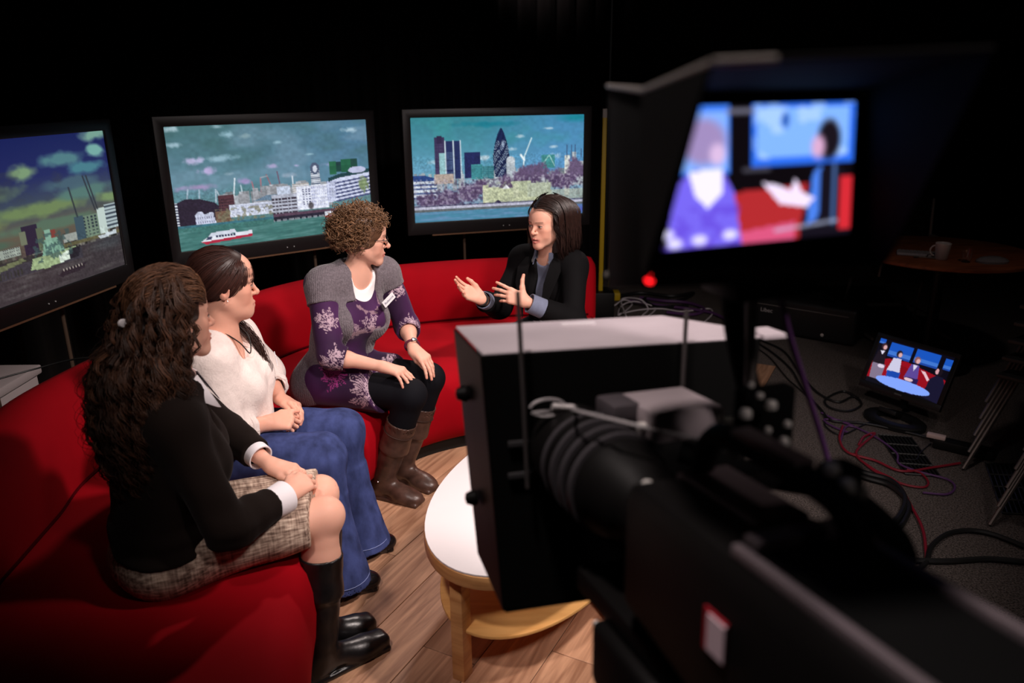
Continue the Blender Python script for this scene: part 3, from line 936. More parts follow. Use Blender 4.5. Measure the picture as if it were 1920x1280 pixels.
# ================================================================ implicit surfaces for bodies and clothes
# points come as a (3, n) float32 array
def rc(a, b, ra, rb=None):
    a, b = np.asarray(a, float), np.asarray(b, float)
    rb = ra if rb is None else rb
    ba = b - a
    inv = 1.0 / max(float(ba @ ba), 1e-9)
    ax, ay, az = (np.float32(v) for v in a)
    bx, by, bz = (np.float32(v) for v in ba)
    ix, iy, iz = (np.float32(v * inv) for v in ba)
    r0, dr = np.float32(ra), np.float32(rb - ra)
    def f(P):
        x, y, z = P[0] - ax, P[1] - ay, P[2] - az
        h = x * ix
        h += y * iy
        h += z * iz
        np.minimum(h, np.float32(1), out=h)
        np.maximum(h, np.float32(0), out=h)
        x -= h * bx
        y -= h * by
        z -= h * bz
        x *= x
        y *= y
        z *= z
        x += y
        x += z
        np.sqrt(x, out=x)
        h *= dr
        x -= h
        x -= r0
        return x
    return f
def cc(a, b, ra, rb=None):
    """cone with flat ends"""
    a, b = np.asarray(a, float), np.asarray(b, float)
    rb = ra if rb is None else rb
    L = float(np.linalg.norm(b - a))
    u = (b - a) / L
    ax, ay, az = (np.float32(v) for v in a)
    ux, uy, uz = (np.float32(v) for v in u)
    r0, dr, L = np.float32(ra), np.float32((rb - ra) / L), np.float32(L)
    def f(P):
        x, y, z = P[0] - ax, P[1] - ay, P[2] - az
        h = x * ux + y * uy + z * uz
        d = np.sqrt(np.maximum(x * x + y * y + z * z - h * h, np.float32(0)))
        d -= r0 + dr * np.clip(h, np.float32(0), L)
        return np.maximum(d, np.maximum(-h, h - L))
    return f
def _loc(c, M):
    c = [np.float32(v) for v in c]
    if M is None:
        return lambda P: (P[0] - c[0], P[1] - c[1], P[2] - c[2])
    m = np.asarray(M, np.float32)
    def g(P):
        x, y, z = P[0] - c[0], P[1] - c[1], P[2] - c[2]
        return tuple(x * m[i, 0] + y * m[i, 1] + z * m[i, 2] for i in range(3))
    return g
def el(c, r, M=None):
    g = _loc(c, M)
    i0, i1, i2 = (np.float32(1.0 / v) for v in r)
    mr = np.float32(-.75 * min(r))
    def f(P):
        x, y, z = g(P)
        x, y, z = x * i0, y * i1, z * i2
        k0 = np.sqrt(x * x + y * y + z * z)
        x *= i0
        y *= i1
        z *= i2
        k1 = np.sqrt(x * x + y * y + z * z) + np.float32(1e-6)
        return np.where(k0 < np.float32(.25), mr, k0 * (k0 - np.float32(1)) / k1)
    return f
def rb_(c, h, rad, M=None):
    g = _loc(c, M)
    h = [np.float32(v - rad) for v in h]
    rad = np.float32(rad)
    z0 = np.float32(0)
    def f(P):
        x, y, z = g(P)
        x, y, z = np.abs(x) - h[0], np.abs(y) - h[1], np.abs(z) - h[2]
        ins = np.minimum(np.maximum(x, np.maximum(y, z)), z0)
        x, y, z = np.maximum(x, z0), np.maximum(y, z0), np.maximum(z, z0)
        return np.sqrt(x * x + y * y + z * z) + ins - rad
    return f
def pl(p, n):
    """half space: inside where (x-p).n < 0"""
    n = nrm(n)
    a, b, c = (np.float32(v) for v in n)
    d = np.float32(np.asarray(p, float) @ n)
    return lambda P: P[0] * a + P[1] * b + P[2] * c - d
def comb(d, e, op, k):
    if op == 'u':
        if k <= 0:
            return np.minimum(d, e)
        h = np.maximum(k - np.abs(d - e), 0) / k
        return np.minimum(d, e) - h * h * k * 0.25
    if op == 's':
        e = -e
    if k <= 0:
        return np.maximum(d, e)
    h = np.maximum(k - np.abs(d - e), 0) / k
    return np.maximum(d, e) + h * h * k * 0.25
def grp(steps):
    def f(P):
        d = None
        for op, k, g in steps:
            e = g(P)
            d = e if d is None else comb(d, e, op, k)
        return d
    return f
def sdf_mesh(steps, lo, hi, h, disp=None, dmax=0.0, B=16):
    lo, hi = np.asarray(lo, np.float64), np.asarray(hi, np.float64)
    nb = np.ceil((hi - lo) / (h * B)).astype(int)
    gi = np.stack(np.meshgrid(*[np.arange(k) for k in nb], indexing='ij'), -1).reshape(-1, 3)
    ctr = np.ascontiguousarray((lo + (gi + 0.5) * h * B).T.astype(np.float32))
    Ds, d = [], None
    for op, k, g in steps:
        e = g(ctr)
        Ds.append(e)
        d = e if d is None else comb(d, e, op, k)
    rad = h * B * 0.866
    act = np.abs(d) < rad * 1.25 + dmax + 0.008
    gi = gi[act]
    Ds = [e[act] for e in Ds]
    loch = np.stack(np.meshgrid(*[np.arange(B + 1)] * 3, indexing='ij'), 0).reshape(3, -1) * h
    vals = np.empty((len(gi), (B + 1) ** 3), np.float32)
    for bi in range(len(gi)):
        P = ((lo + gi[bi] * B * h)[:, None] + loch).astype(np.float32)
        d = None
        for si, (op, k, g) in enumerate(steps):
            if op != 'i' and Ds[si][bi] > rad * 1.2 + k + 0.01:
                continue
            e = g(P)
            if d is None:
                d = e if op == 'u' else np.full(P.shape[1], 1.0, np.float32)
            else:
                d = comb(d, e, op, k)
        if d is None:
            d = np.full(P.shape[1], 1.0, np.float32)
        elif disp is not None:
            d = d + disp(P.T)
        vals[bi] = d
    n = B + 1
    v = vals.reshape(-1, n, n, n)
    keep = (v.min((1, 2, 3)) < 0) & (v.max((1, 2, 3)) > 0)
    v, gi = v[keep], gi[keep]
    s = v < 0
    c8 = [(a, b, c) for a in (0, 1) for b in (0, 1) for c in (0, 1)]
    cnt = sum(s[:, a:a + B, b:b + B, c:c + B].astype(np.int8) for a, b, c in c8)
    bI, i, j, k = np.nonzero((cnt > 0) & (cnt < 8))
    cv = np.stack([v[bI, i + a, j + b, k + c] for a, b, c in c8], 1)
    acc = np.zeros((len(bI), 3))
    num = np.zeros(len(bI))
    C = np.array(c8, float)
    for p in range(8):
        for q in range(p + 1, 8):
            if abs(C[p] - C[q]).sum() != 1:
                continue
            a, b = cv[:, p], cv[:, q]
            x = (a < 0) != (b < 0)
            t = np.where(x, a / np.where(x, a - b, 1), 0)
            acc += np.where(x[:, None], C[p] + t[:, None] * (C[q] - C[p]), 0)
            num += x
    G = gi[bI] * B + np.stack([i, j, k], 1)
    verts = lo + (G + acc / num[:, None]) * h
    S = (nb * B + 4).astype(np.int64)
    key = lambda g: ((g[:, 0] + 1) * S[1] + g[:, 1] + 1) * S[2] + g[:, 2] + 1
    kv = key(G)
    order = np.argsort(kv)
    ks = kv[order]
    quads = []
    for ax in range(3):
        sl0 = [slice(None)] + [slice(0, B)] * 3
        sl1 = list(sl0)
        sl1[ax + 1] = slice(1, B + 1)
        a, b = s[tuple(sl0)], s[tuple(sl1)]
        bI, i, j, k = np.nonzero(a != b)
        g = gi[bI] * B + np.stack([i, j, k], 1)
        flip = a[bI, i, j, k]
        e1, e2 = np.zeros(3, int), np.zeros(3, int)
        e1[(ax + 1) % 3] = 1
        e2[(ax + 2) % 3] = 1
        ids, ok = [], np.ones(len(g), bool)
        for o in (0 * e1, e1, e1 + e2, e2):
            kk = key(g - o)
            pos = np.clip(np.searchsorted(ks, kk), 0, len(ks) - 1)
            ok &= ks[pos] == kk
            ids.append(order[pos])
        Q = np.stack(ids, 1)
        Q[~flip] = Q[~flip][:, ::-1]
        quads.append(Q[ok])
    return verts, np.concatenate(quads)
class Waves:
    """cheap smooth 3-D noise: a sum of sine waves"""
    def __init__(s, seed, scale, n=6):
        r = np.random.RandomState(seed)
        d = r.normal(size=(n, 3))
        d /= np.linalg.norm(d, axis=1)[:, None]
        s.k = (d * scale * r.uniform(0.6, 1.6, (n, 1))).astype(np.float32)
        s.p = r.uniform(0, 6.28, n).astype(np.float32)
    def __call__(s, P):
        out = np.zeros(len(P), np.float32)
        x, y, z = P[:, 0], P[:, 1], P[:, 2]
        for (a, b, c), q in zip(s.k, s.p):
            out += np.sin(x * a + y * b + z * c + q)
        return out / len(s.p)
def segd(P, a, b):
    a, b = np.asarray(a, float), np.asarray(b, float)
    ba = b - a
    h = np.clip((P - a) @ ba / (ba @ ba), 0, 1)
    return np.linalg.norm(P - a - h[:, None] * ba, axis=1)
def strands(paths, r0, cols, taper=0.5, sides=3):
    """paths (S,N,3) -> one mesh of thin tapering tubes"""
    paths = np.asarray(paths, float)
    S, N, _ = paths.shape
    t = np.gradient(paths, axis=1)
    t /= np.linalg.norm(t, axis=2)[..., None] + 1e-9
    ref = np.array([0.31, 0.52, 0.79])
    u = np.cross(t, ref)
    u /= np.linalg.norm(u, axis=2)[..., None] + 1e-9
    w = np.cross(t, u)
    prof = np.linspace(1, 0, N) ** 1.5
    rad = np.asarray(r0)[:, None] * (1 - (1 - taper) * (1 - prof))[None, :]
    rad[:, -1] *= 0.2
    a = np.arange(sides) * 2 * math.pi / sides
    V = paths[:, :, None, :] + rad[:, :, None, None] * (np.cos(a)[None, None, :, None] * u[:, :, None, :] + np.sin(a)[None, None, :, None] * w[:, :, None, :])
    idx = np.arange(S * N * sides).reshape(S, N, sides)
    F = np.stack([idx[:, :-1, :], np.roll(idx, -1, 2)[:, :-1, :], np.roll(idx, -1, 2)[:, 1:, :], idx[:, 1:, :]], -1).reshape(-1, 4)
    c = np.repeat(np.asarray(cols), N * sides, axis=0)
    return V.reshape(-1, 3), F, c
# ---------------------------------------------------------------- body builders
def head_steps(c, H, s=1.0, jaw=1.0, mouth_open=0.0, nose=1.0):
    """c centre of the head (between the ears, eye level), H rows right/forward/up"""
    W = lambda x, y, z: c + s * (A(x, y, z) @ H)
    st = [('u', 0, el(W(0, -.014, .032), A(.074, .094, .084) * s, H)),
          ('u', .03, el(W(0, .024, -.030), A(.059 * jaw, .058, .078) * s, H)),
          ('u', .03, el(W(0, .038, .038), A(.058, .046, .052) * s, H))]
    for x in (-1, 1):
        st += [('u', .025, rc(W(.049 * x * jaw, .000, -.055), W(.012 * x, .062, -.096), .017 * s, .014 * s)),
               ('u', .025, rc(W(.041 * x, .053, -.020), W(.034 * x, .052, -.044), .020 * s, .020 * s)),
               ('u', .012, rc(W(.012 * x, .0795, .018), W(.043 * x, .066, .021), .0068 * s, .0066 * s))]
    st += [('u', .020, el(W(0, .066, -.064), A(.030, .024, .026) * s, H)),
           ('u', .020, rc(W(-.005, .070, -.099), W(.005, .070, -.099), .0155 * s))]
    for x in (-1, 1):
        st += [('s', .014, el(W(.0315 * x, .0955, .0005), A(.0175, .015, .0105) * s, H)),
               ('u', .003, el(W(.031 * x, .0715, -.0003), A(.0150, .0135, .0118) * s, H))]
    st += [('u', .010, rc(W(0, .077, .012), W(0, .080 + .020 * nose, -.024), .0058 * s, .0070 * s)),
           ('u', .005, rc(W(0, .081 + .021 * nose, -.028), W(0, .080 + .020 * nose, -.031), .0088 * s))]
    for x in (-1, 1):
        st += [('u', .006, rc(W(.0095 * x, .090, -.0325), W(.0115 * x, .087, -.031), .0060 * s)),
               ('u', .003, rc(W(.0245 * x, .0785, -.0645), W(.005 * x, .0920, -.0605), .0026 * s, .0042 * s)),
               ('u', .003, rc(W(.0220 * x, .0785, -.0670 - mouth_open), W(.004 * x, .0900, -.0722 - mouth_open), .0028 * s, .0052 * s))]
    st += [('s', .003, rc(W(-.021, .0905, -.0658 - mouth_open / 2), W(.021, .0905, -.0658 - mouth_open / 2), .0014 * s + mouth_open * .5))]
    for x in (-1, 1):
        E = np.stack([nrm(H[0] + .35 * x * -H[1] * 1.0), nrm(H[1] + .35 * x * H[0]), H[2]])
        st += [('u', .006, el(W(.0735 * x, -.010, -.010), A(.0070, .018, .030) * s, E)),
               ('s', .004, el(W(.082 * x, -.006, -.008), A(.006, .010, .017) * s, E))]
    return st
def face_color(P, c, H, s, skin, lip, brow, eye_dark, blush=0.35, mo=0.0):
    L = (P - c) @ H.T / s
    n = len(P)
    col = np.tile(np.asarray(skin), (n, 1))
    def mix(m, t):
        nonlocal col
        m = np.clip(m, 0, 1)[:, None]
        col = col * (1 - m) + np.asarray(t) * m
    sm = lambda d, r: np.clip(1.3 - d / r, 0, 1)
    near = np.linalg.norm(L, axis=1) < 0.16
    fr = near & (L[:, 1] > .055)
    red = np.asarray(skin) * A(1.04, .72, .66)
    for x in (-1, 1):
        mix(near * sm(segd(L, (.043 * x, .066, -.026), (.040 * x, .062, -.040)), .030) * blush, red)
        mix(near * sm(segd(L, (.075 * x, -.01, -.01), (.078 * x, -.01, .01)), .02) * .5, red)
        e = L - A(.031 * x, .0, .0)
        # soft shade of the lids, brow hair, white, iris, lashes
        mix(fr * np.clip(1.5 - np.hypot(e[:, 0] / .017, (e[:, 2] - .003) / .010), 0, 1) * .28, red * A(.75, .62, .6))
        bz = .0215 - .10 * np.abs(e[:, 0] - .003 * x) ** 1.2
        mix(fr * np.clip(1.5 - np.abs(L[:, 2] - bz) / .0026, 0, 1) * (np.abs(e[:, 0]) < .0185) * .7, brow)
        alm = (np.abs(e[:, 0]) / .0130) ** 2 + (e[:, 2] / .0046) ** 2
        mix(fr * np.clip(2.6 - 1.8 * alm, 0, 1) * (alm < 1.45) * .7, A(.48, .42, .40))
        iris = np.hypot(e[:, 0] - .001 * x, e[:, 2] - .0003)
        mix(fr * np.clip(2.2 - iris / .0030, 0, 1) * (np.abs(e[:, 2]) < .0052), eye_dark)
        lz = .0052 * np.sqrt(np.clip(1 - (e[:, 0] / .0152) ** 2, 0, 1))
        mix(fr * np.clip(1.5 - np.abs(e[:, 2] - lz) / .0021, 0, 1) * (np.abs(e[:, 0]) < .0152) * (e[:, 2] > .0002) * .9, A(.02, .014, .012))
        mix(fr * np.clip(1.3 - np.abs(e[:, 2] + lz * .95) / .0016, 0, 1) * (np.abs(e[:, 0]) < .014) * (e[:, 2] < -.0006) * .3, A(.10, .05, .04))
        mix(fr * sm(segd(L, (.0245 * x, .0805, -.0645), (.0, .0945, -.0598)), .0050) * .9, lip)
        mix(fr * sm(segd(L, (.0215 * x, .0810, -.0680 - mo), (.0, .0925, -.0738 - mo)), .0062) * .9, lip)
    mix(fr * sm(segd(L, (-.0225, .088, -.0658 - mo / 2), (.0225, .088, -.0658 - mo / 2)), .0018 + mo * .5) * .8, A(.10, .025, .025))
    mix(near * sm(segd(L, (0, .104, -.028), (0, .10, -.032)), .012) * .35, red)
    return col
FINGERS = [(.027, .087, (.040, .024, .019), .0085), (.009, .091, (.044, .028, .020), .0087), (-.009, .086, (.040, .026, .020), .0083), (-.026, .076, (.031, .019, .017), .0074)]
def hand_steps(w, d, n, side, curls, thumb, s=1.0, spread=(.10, .02, -.06, -.14), tips=None):
    """w wrist, d direction to the knuckles, n back of the hand, side +1 left / -1 right; curls per finger (a1,a2,a3) degrees"""
    d = nrm(d)
    n = nrm(np.asarray(n, float) - d * (np.asarray(n, float) @ d))
    t = np.cross(d, n) * side
    out = []
    palm = [('u', 0, rc(w, w + d * .03 * s, .022 * s, .020 * s))]
    fingers = []
    for i, (tx, fx, ph, r) in enumerate(FINGERS):
        k = w + s * (d * fx + t * tx * 1.02)
        palm.append(('u', .014 * s, rc(w + s * (d * .012 + t * tx * .55), k, .0155 * s, .0115 * s)))
        cu = curls[i]
        sp = spread[i]
        dd = nrm(d * math.cos(sp) + t * math.sin(sp))
        ang, p, chain = 0.0, k, []
        for q in range(3):
            ang += math.radians(cu[q])
            v = dd * math.cos(ang) - n * math.sin(ang)
            p2 = p + v * ph[q] * s
            chain.append(('u', .003, rc(p, p2, r * s * (1 - .09 * q), r * s * (1 - .09 * (q + 1)))))
            p = p2
        if tips is not None:
            tips.append(p)
        fingers.append(('u', .0015, grp(chain)))
    b = w + s * (d * .022 + t * .020 - n * .006)
    v1, v2, v3 = [nrm(q[0] * d + q[1] * t + q[2] * n) for q in thumb]
    p1 = b + v1 * .043 * s
    p2 = p1 + v2 * .033 * s
    p3 = p2 + v3 * .025 * s
    palm.append(('u', .014 * s, rc(b, p1, .0165 * s, .0122 * s)))
    th = [('u', 0, rc(p1, p2, .0112 * s, .0098 * s)), ('u', .003, rc(p2, p3, .0098 * s, .0074 * s))]
    if tips is not None:
        tips.append(p3)
    fingers.append(('u', .0015, grp(th)))
    return grp([('u', 0, grp(palm)), ('u', .008 * s, grp(fingers))])
def torso(j, o=0.0, wide=1.0, bust=1.0, belly=0.0):
    """j: pel, chest, neck, sR, sL, fp (pelvis forward), fc (chest forward); o = cloth offset"""
    Mp, Mc = frame_from(j['fp']), frame_from(j['fc'], nrm(j['neck'] - j['chest']))
    mid = lerp(j['pel'], j['chest'], .45)
    Mm = frame_from(nrm(j['fp']) + nrm(j['fc']))
    st = [('u', 0, el(j['pel'], A(.165 * wide + o, .120 * wide + o, .100 + o), Mp)),
          ('u', .07, el(mid + Mm[1] * belly, A(.130 * wide + o, (.098 + belly) * wide + o, .15 + o), Mm)),
          ('u', .06, el(j['chest'], A(.142 * wide + o, .100 * wide + o, .155 + o), Mc))]
    a, b = lerp(j['sR'], j['sL'], .1), lerp(j['sR'], j['sL'], .9)
    st += [('u', .05, rc(a - Mc[2] * .012, b - Mc[2] * .012, .052 + o, .052 + o)),
           ('u', .05, rc(j['neck'] - Mc[2] * .01, j['sR'] + Mc[2] * .012, .045 + o, .038 + o)),
           ('u', .05, rc(j['neck'] - Mc[2] * .01, j['sL'] + Mc[2] * .012, .045 + o, .038 + o))]
    if bust:
        for x in (-1, 1):
            st.append(('u', .045, el(j['chest'] + Mc[0] * x * .068 * wide + Mc[1] * (.058 * wide + .012 * bust) - Mc[2] * .02, A(.058, .056, .060) * (.85 + .2 * bust) + o, Mc)))
    return st
def bbox(*pts, pad=0.2):
    P = np.array(pts)
    return P.min(0) - pad, P.max(0) + pad
def thin_hidden(v, q, keep, cell=.010):
    """merges the points that lie under clothing into a coarse net; keep: list of (a, b, radius) that stay fine"""
    vis = np.zeros(len(v), bool)
    for a, b, r in keep:
        vis |= segd(v, a, b) < r
    key = np.floor(v / cell).astype(np.int64) + 100000
    key = (key[:, 0] * 300000 + key[:, 1]) * 300000 + key[:, 2]
    key[vis] = -1 - np.nonzero(vis)[0]
    _, first, inv = np.unique(key, return_index=True, return_inverse=True)
    t = inv[np.concatenate([q[:, [0, 1, 2]], q[:, [0, 2, 3]]])]
    ok = (t[:, 0] != t[:, 1]) & (t[:, 1] != t[:, 2]) & (t[:, 0] != t[:, 2])
    t = t[ok]
    _, uniq = np.unique(np.sort(t, axis=1), axis=0, return_index=True)
    return v[first], t[uniq]
def sdf_part(name, parent, steps, box, h, material, color=None, disp=None, dmax=0.0, keep=None):
    v, q = sdf_mesh(steps, box[0], box[1], h, disp, dmax)
    if keep is not None:
        v, q = thin_hidden(v, q, keep)
    me = np_mesh(name, v, q, None if color is None else color(v))
    return link(name, me, material, parent)
def arm_skin(s, e, w, k=1.0):
    mid = lerp(e, w, .3)
    return [('u', .03, rc(s, e, .045 * k, .036 * k)), ('u', .02, rc(e, mid, .035 * k, .036 * k)), ('u', .02, rc(mid, w, .036 * k, .0235 * k))]
def leg_skin(h, k, a):
    cf = lerp(k, a, .3)
    return [('u', .05, rc(h, k, .080, .056)), ('u', .02, rc(k, cf, .052, .055)), ('u', .02, rc(cf, a, .055, .036))]
def hair_noise_cols(n, base, var, rng):
    g = rng.normal(0, var, (n, 1))
    return np.clip(np.asarray(base) * np.exp(g), 0, 1)
m_skin = mat('skin', (.6, .35, .28), .5, spec=.3, attr=True, sss=.12, bump=(420.0, .06, .001))
m_hair = mat('hair', (.05, .03, .02), .42, spec=.45, attr=True)
# ---------------------------------------------------------------- shared clothing bits
def shoe_steps(ank, toe, hgt=.07, wid=.040, heel=.02, shaft=None, square=False):
    ank, toe = np.asarray(ank, float), np.asarray(toe, float)
    d = nrm(A(toe[0] - ank[0], toe[1] - ank[1], 0))
    L = np.linalg.norm(toe[:2] - ank[:2])
    M = frame_from(d)
    base = A(ank[0], ank[1], 0)
    ball, tp = base + d * L * .62, base + d * L
    hl = base - d * .045
    st = [('u', 0, el(hl + d * .02 + A(0, 0, .045), (wid * .86, .050, .050), M)),
          ('u', .03, rc(base + A(0, 0, .06), ball + A(0, 0, .034), .040, .035)),
          ('u', .025, el(ball + A(0, 0, .028), (wid * 1.08, .07, .036), M)),
          ('u', .015, rb_(tp - d * .035 + A(0, 0, .028), (wid * .82, .045, .027), .022, M) if square else el(tp - d * .04 + A(0, 0, .026), (wid * .92, .055, .030), M))]
    if shaft is not None:
        st += shaft
    # sole and heel
    st += [('u', .002, rb_(lerp(hl, tp, .5) + A(0, 0, .010), (wid * .95, np.linalg.norm(tp - hl) / 2 + .004, .010), .008, M)),
           ('u', .002, rb_(hl + d * .012 + A(0, 0, .016), (wid * .82, .036, .016), .005, M)),
           ('i', 0, pl((0, 0, .0015), (0, 0, -1)))]
    return st
def collar(name, parent, c, M, r, hgt, material, flare=.035, wing=.055, open_deg=26, up=.0, thick=.003):
    """shirt collar: a folded band around the neck, two pointed wings at the front"""
    n = 44
    V, F = [], []
    ph = np.radians(np.linspace(open_deg, 360 - open_deg, n))
    for a in ph:
        dx, dy = math.sin(a), math.cos(a)
        fr = max(0.0, math.cos(a)) ** 2
        dirv = M[0] * dx + M[1] * dy
        top = c + dirv * r + M[2] * (hgt - .012 * fr)
        bot = c + dirv * (r + flare + .012 * fr) + M[2] * (-.004 - wing * fr + up)
        inn = c + dirv * (r + .002) + M[2] * (-.03)
        for p in (inn, top + dirv * .001, top + dirv * (thick + .003), bot, bot - dirv * thick - M[2] * .001, top - M[2] * .006 + dirv * .001):
            V.append(p)
    for i in range(n - 1):
        for k in range(5):
            a0, a1 = i * 6 + k, i * 6 + k + 1
            F.append((a0, a1, a1 + 6, a0 + 6))
    return link(name, np_mesh(name, V, F), material, parent)
def cuff_band(name, parent, a, b, ra, rb, material, thick=.004, n=36, flip=0.0):
    a, b = np.asarray(a, float), np.asarray(b, float)
    u = nrm(b - a)
    L = np.linalg.norm(b - a)
    prof = [(ra, 0), (rb, L), (rb - thick, L), (ra - thick, 0)]
    M = np.stack([nrm(np.cross(u, (0.3, 0.2, 1))), np.cross(u, nrm(np.cross(u, (0.3, 0.2, 1)))), u])
    mb = MB()
    rings = []
    for r_, h_ in prof + [prof[0]]:
        t = np.arange(n) * 2 * math.pi / n
        rings.append(a + (r_ * np.cos(t))[:, None] * M[0] + (r_ * np.sin(t))[:, None] * M[1] + u * h_)
    mb.loft(rings, cap=False)
    return mb.build(name, material, parent)
def shell_hair(rng, n, N, axis, R, phis, z_start, z_end, wave, wl, r0, base, var, fw_axis, back=0.0, tangle=.01, jitter=.0, rad_rng=(.86, 1.03), clump=1):
    """strands that run down a shell of revolution-like shape; axis(z)->(x,y), R(phi,z)->radius, fw_axis: rows right/forward"""
    m = max(1, n // clump)
    rep = lambda q: np.repeat(q, clump)[:n]
    n = m * clump
    gp_ = phis(rng, m)
    zs, ze = rep(z_start(rng, gp_)), rep(z_end(rng, gp_)) + rng.normal(0, .012, n) * (clump > 1)
    ph = rep(gp_) + rng.normal(0, .028, n) * (clump > 1)
    fr = rep(rng.uniform(rad_rng[0], rad_rng[1], m)) + rng.normal(0, .014, n) * (clump > 1)
    t = np.linspace(0, 1, N)
    z = zs[:, None] + (ze - zs)[:, None] * t[None] ** 1.0
    phz = ph[:, None] + (rep(rng.normal(0, tangle, m)) + rng.normal(0, tangle * .25, n))[:, None] * t[None] * 8
    L = np.abs(ze - zs)[:, None] * t[None]
    k1 = 2 * math.pi / (wl * rep(rng.uniform(.75, 1.35, m)))[:, None]
    p1 = (rep(rng.uniform(0, 6.28, m)) + rng.normal(0, .22, n))[:, None]
    amp = (wave * rep(rng.uniform(.5, 1.3, m)))[:, None] * np.clip(L / .06, 0, 1)
    dr = amp * np.sin(k1 * L + p1)
    dt = amp * np.cos(k1 * L + p1 + .4) + rng.normal(0, jitter, (n, 1)) * t[None]
    rad = R(phz, z) * fr[:, None] + dr
    ax = np.stack([np.interp(z, axis[0], axis[1]), np.interp(z, axis[0], axis[2])], -1)
    X, Y = fw_axis[0][:2], fw_axis[1][:2]
    dirx = np.sin(phz)[..., None] * X + np.cos(phz)[..., None] * Y
    tan = np.cos(phz)[..., None] * X - np.sin(phz)[..., None] * Y
    xy = ax + dirx * rad[..., None] + tan * dt[..., None]
    P = np.concatenate([xy, z[..., None]], -1)
    return strands(P, rng.uniform(.7, 1.2, n) * r0, rep_cols(hair_noise_cols(m, base, var, rng), clump) * np.exp(rng.normal(0, .12, (n, 1))), .6)
def rep_cols(c, k):
    return np.repeat(c, k, axis=0)
def join_vf(*vfc):
    V, F, C, n = [], [], [], 0
    for v, f, c in vfc:
        V.append(v)
        F.append(np.asarray(f) + n)
        C.append(c)
        n += len(v)
    return np.concatenate(V), np.concatenate(F), np.concatenate(C)
SKIN = A(*srgb(226, 172, 150))
def skin_color(head, s, skin, lip, brow, tips, mo=0.0):
    def f(P):
        c = face_color(P, head[0], head[1], s, skin, lip, brow, A(.035, .022, .016), mo=mo)
        for t in tips:
            m = np.clip(1.5 - np.linalg.norm(P - t, axis=1) / .014, 0, 1)[:, None] * .5
            c = c * (1 - m) + np.asarray(skin) * A(1.04, .70, .66) * m
        return c
    return f
def badge(parent, c, M, w, h, text):
    """paper name badge: white card, dark printed name"""
    b = MB().box(c, (w / 2, .0012, h / 2), M).build('name_badge', mat('badge_card', srgb(236, 234, 238), .5), parent, smooth=False)
    if text:
        cu = bpy.data.curves.new('badge_text', 'FONT')
        cu.body = text
        cu.size = h * .52
        cu.align_x = 'CENTER'
        cu.align_y = 'CENTER'
        t = bpy.data.objects.new('tmp_text', cu)
        COL.objects.link(t)
        dg = bpy.context.evaluated_depsgraph_get()
        me = bpy.data.meshes.new_from_object(t.evaluated_get(dg))
        bpy.data.objects.remove(t)
        v = np.empty(len(me.vertices) * 3, np.float32)
        me.vertices.foreach_get('co', v)
        v = v.reshape(-1, 3)
        wd = np.ptp(v[:, 0])
        v[:, 0] *= min(1.0, w * .82 / max(wd, 1e-6))
        # card's printed side faces +M[1]; text reads along -M[0] when seen from there
        P = np.asarray(c) - v[:, :1] * M[0] + v[:, 1:2] * M[2] + M[1] * .0019
        me.vertices.foreach_set('co', P.astype(np.float32).ravel())
        me.materials.clear()
        link('lettering', me, mat('badge_ink', srgb(40, 44, 90), .6), b)
    return b

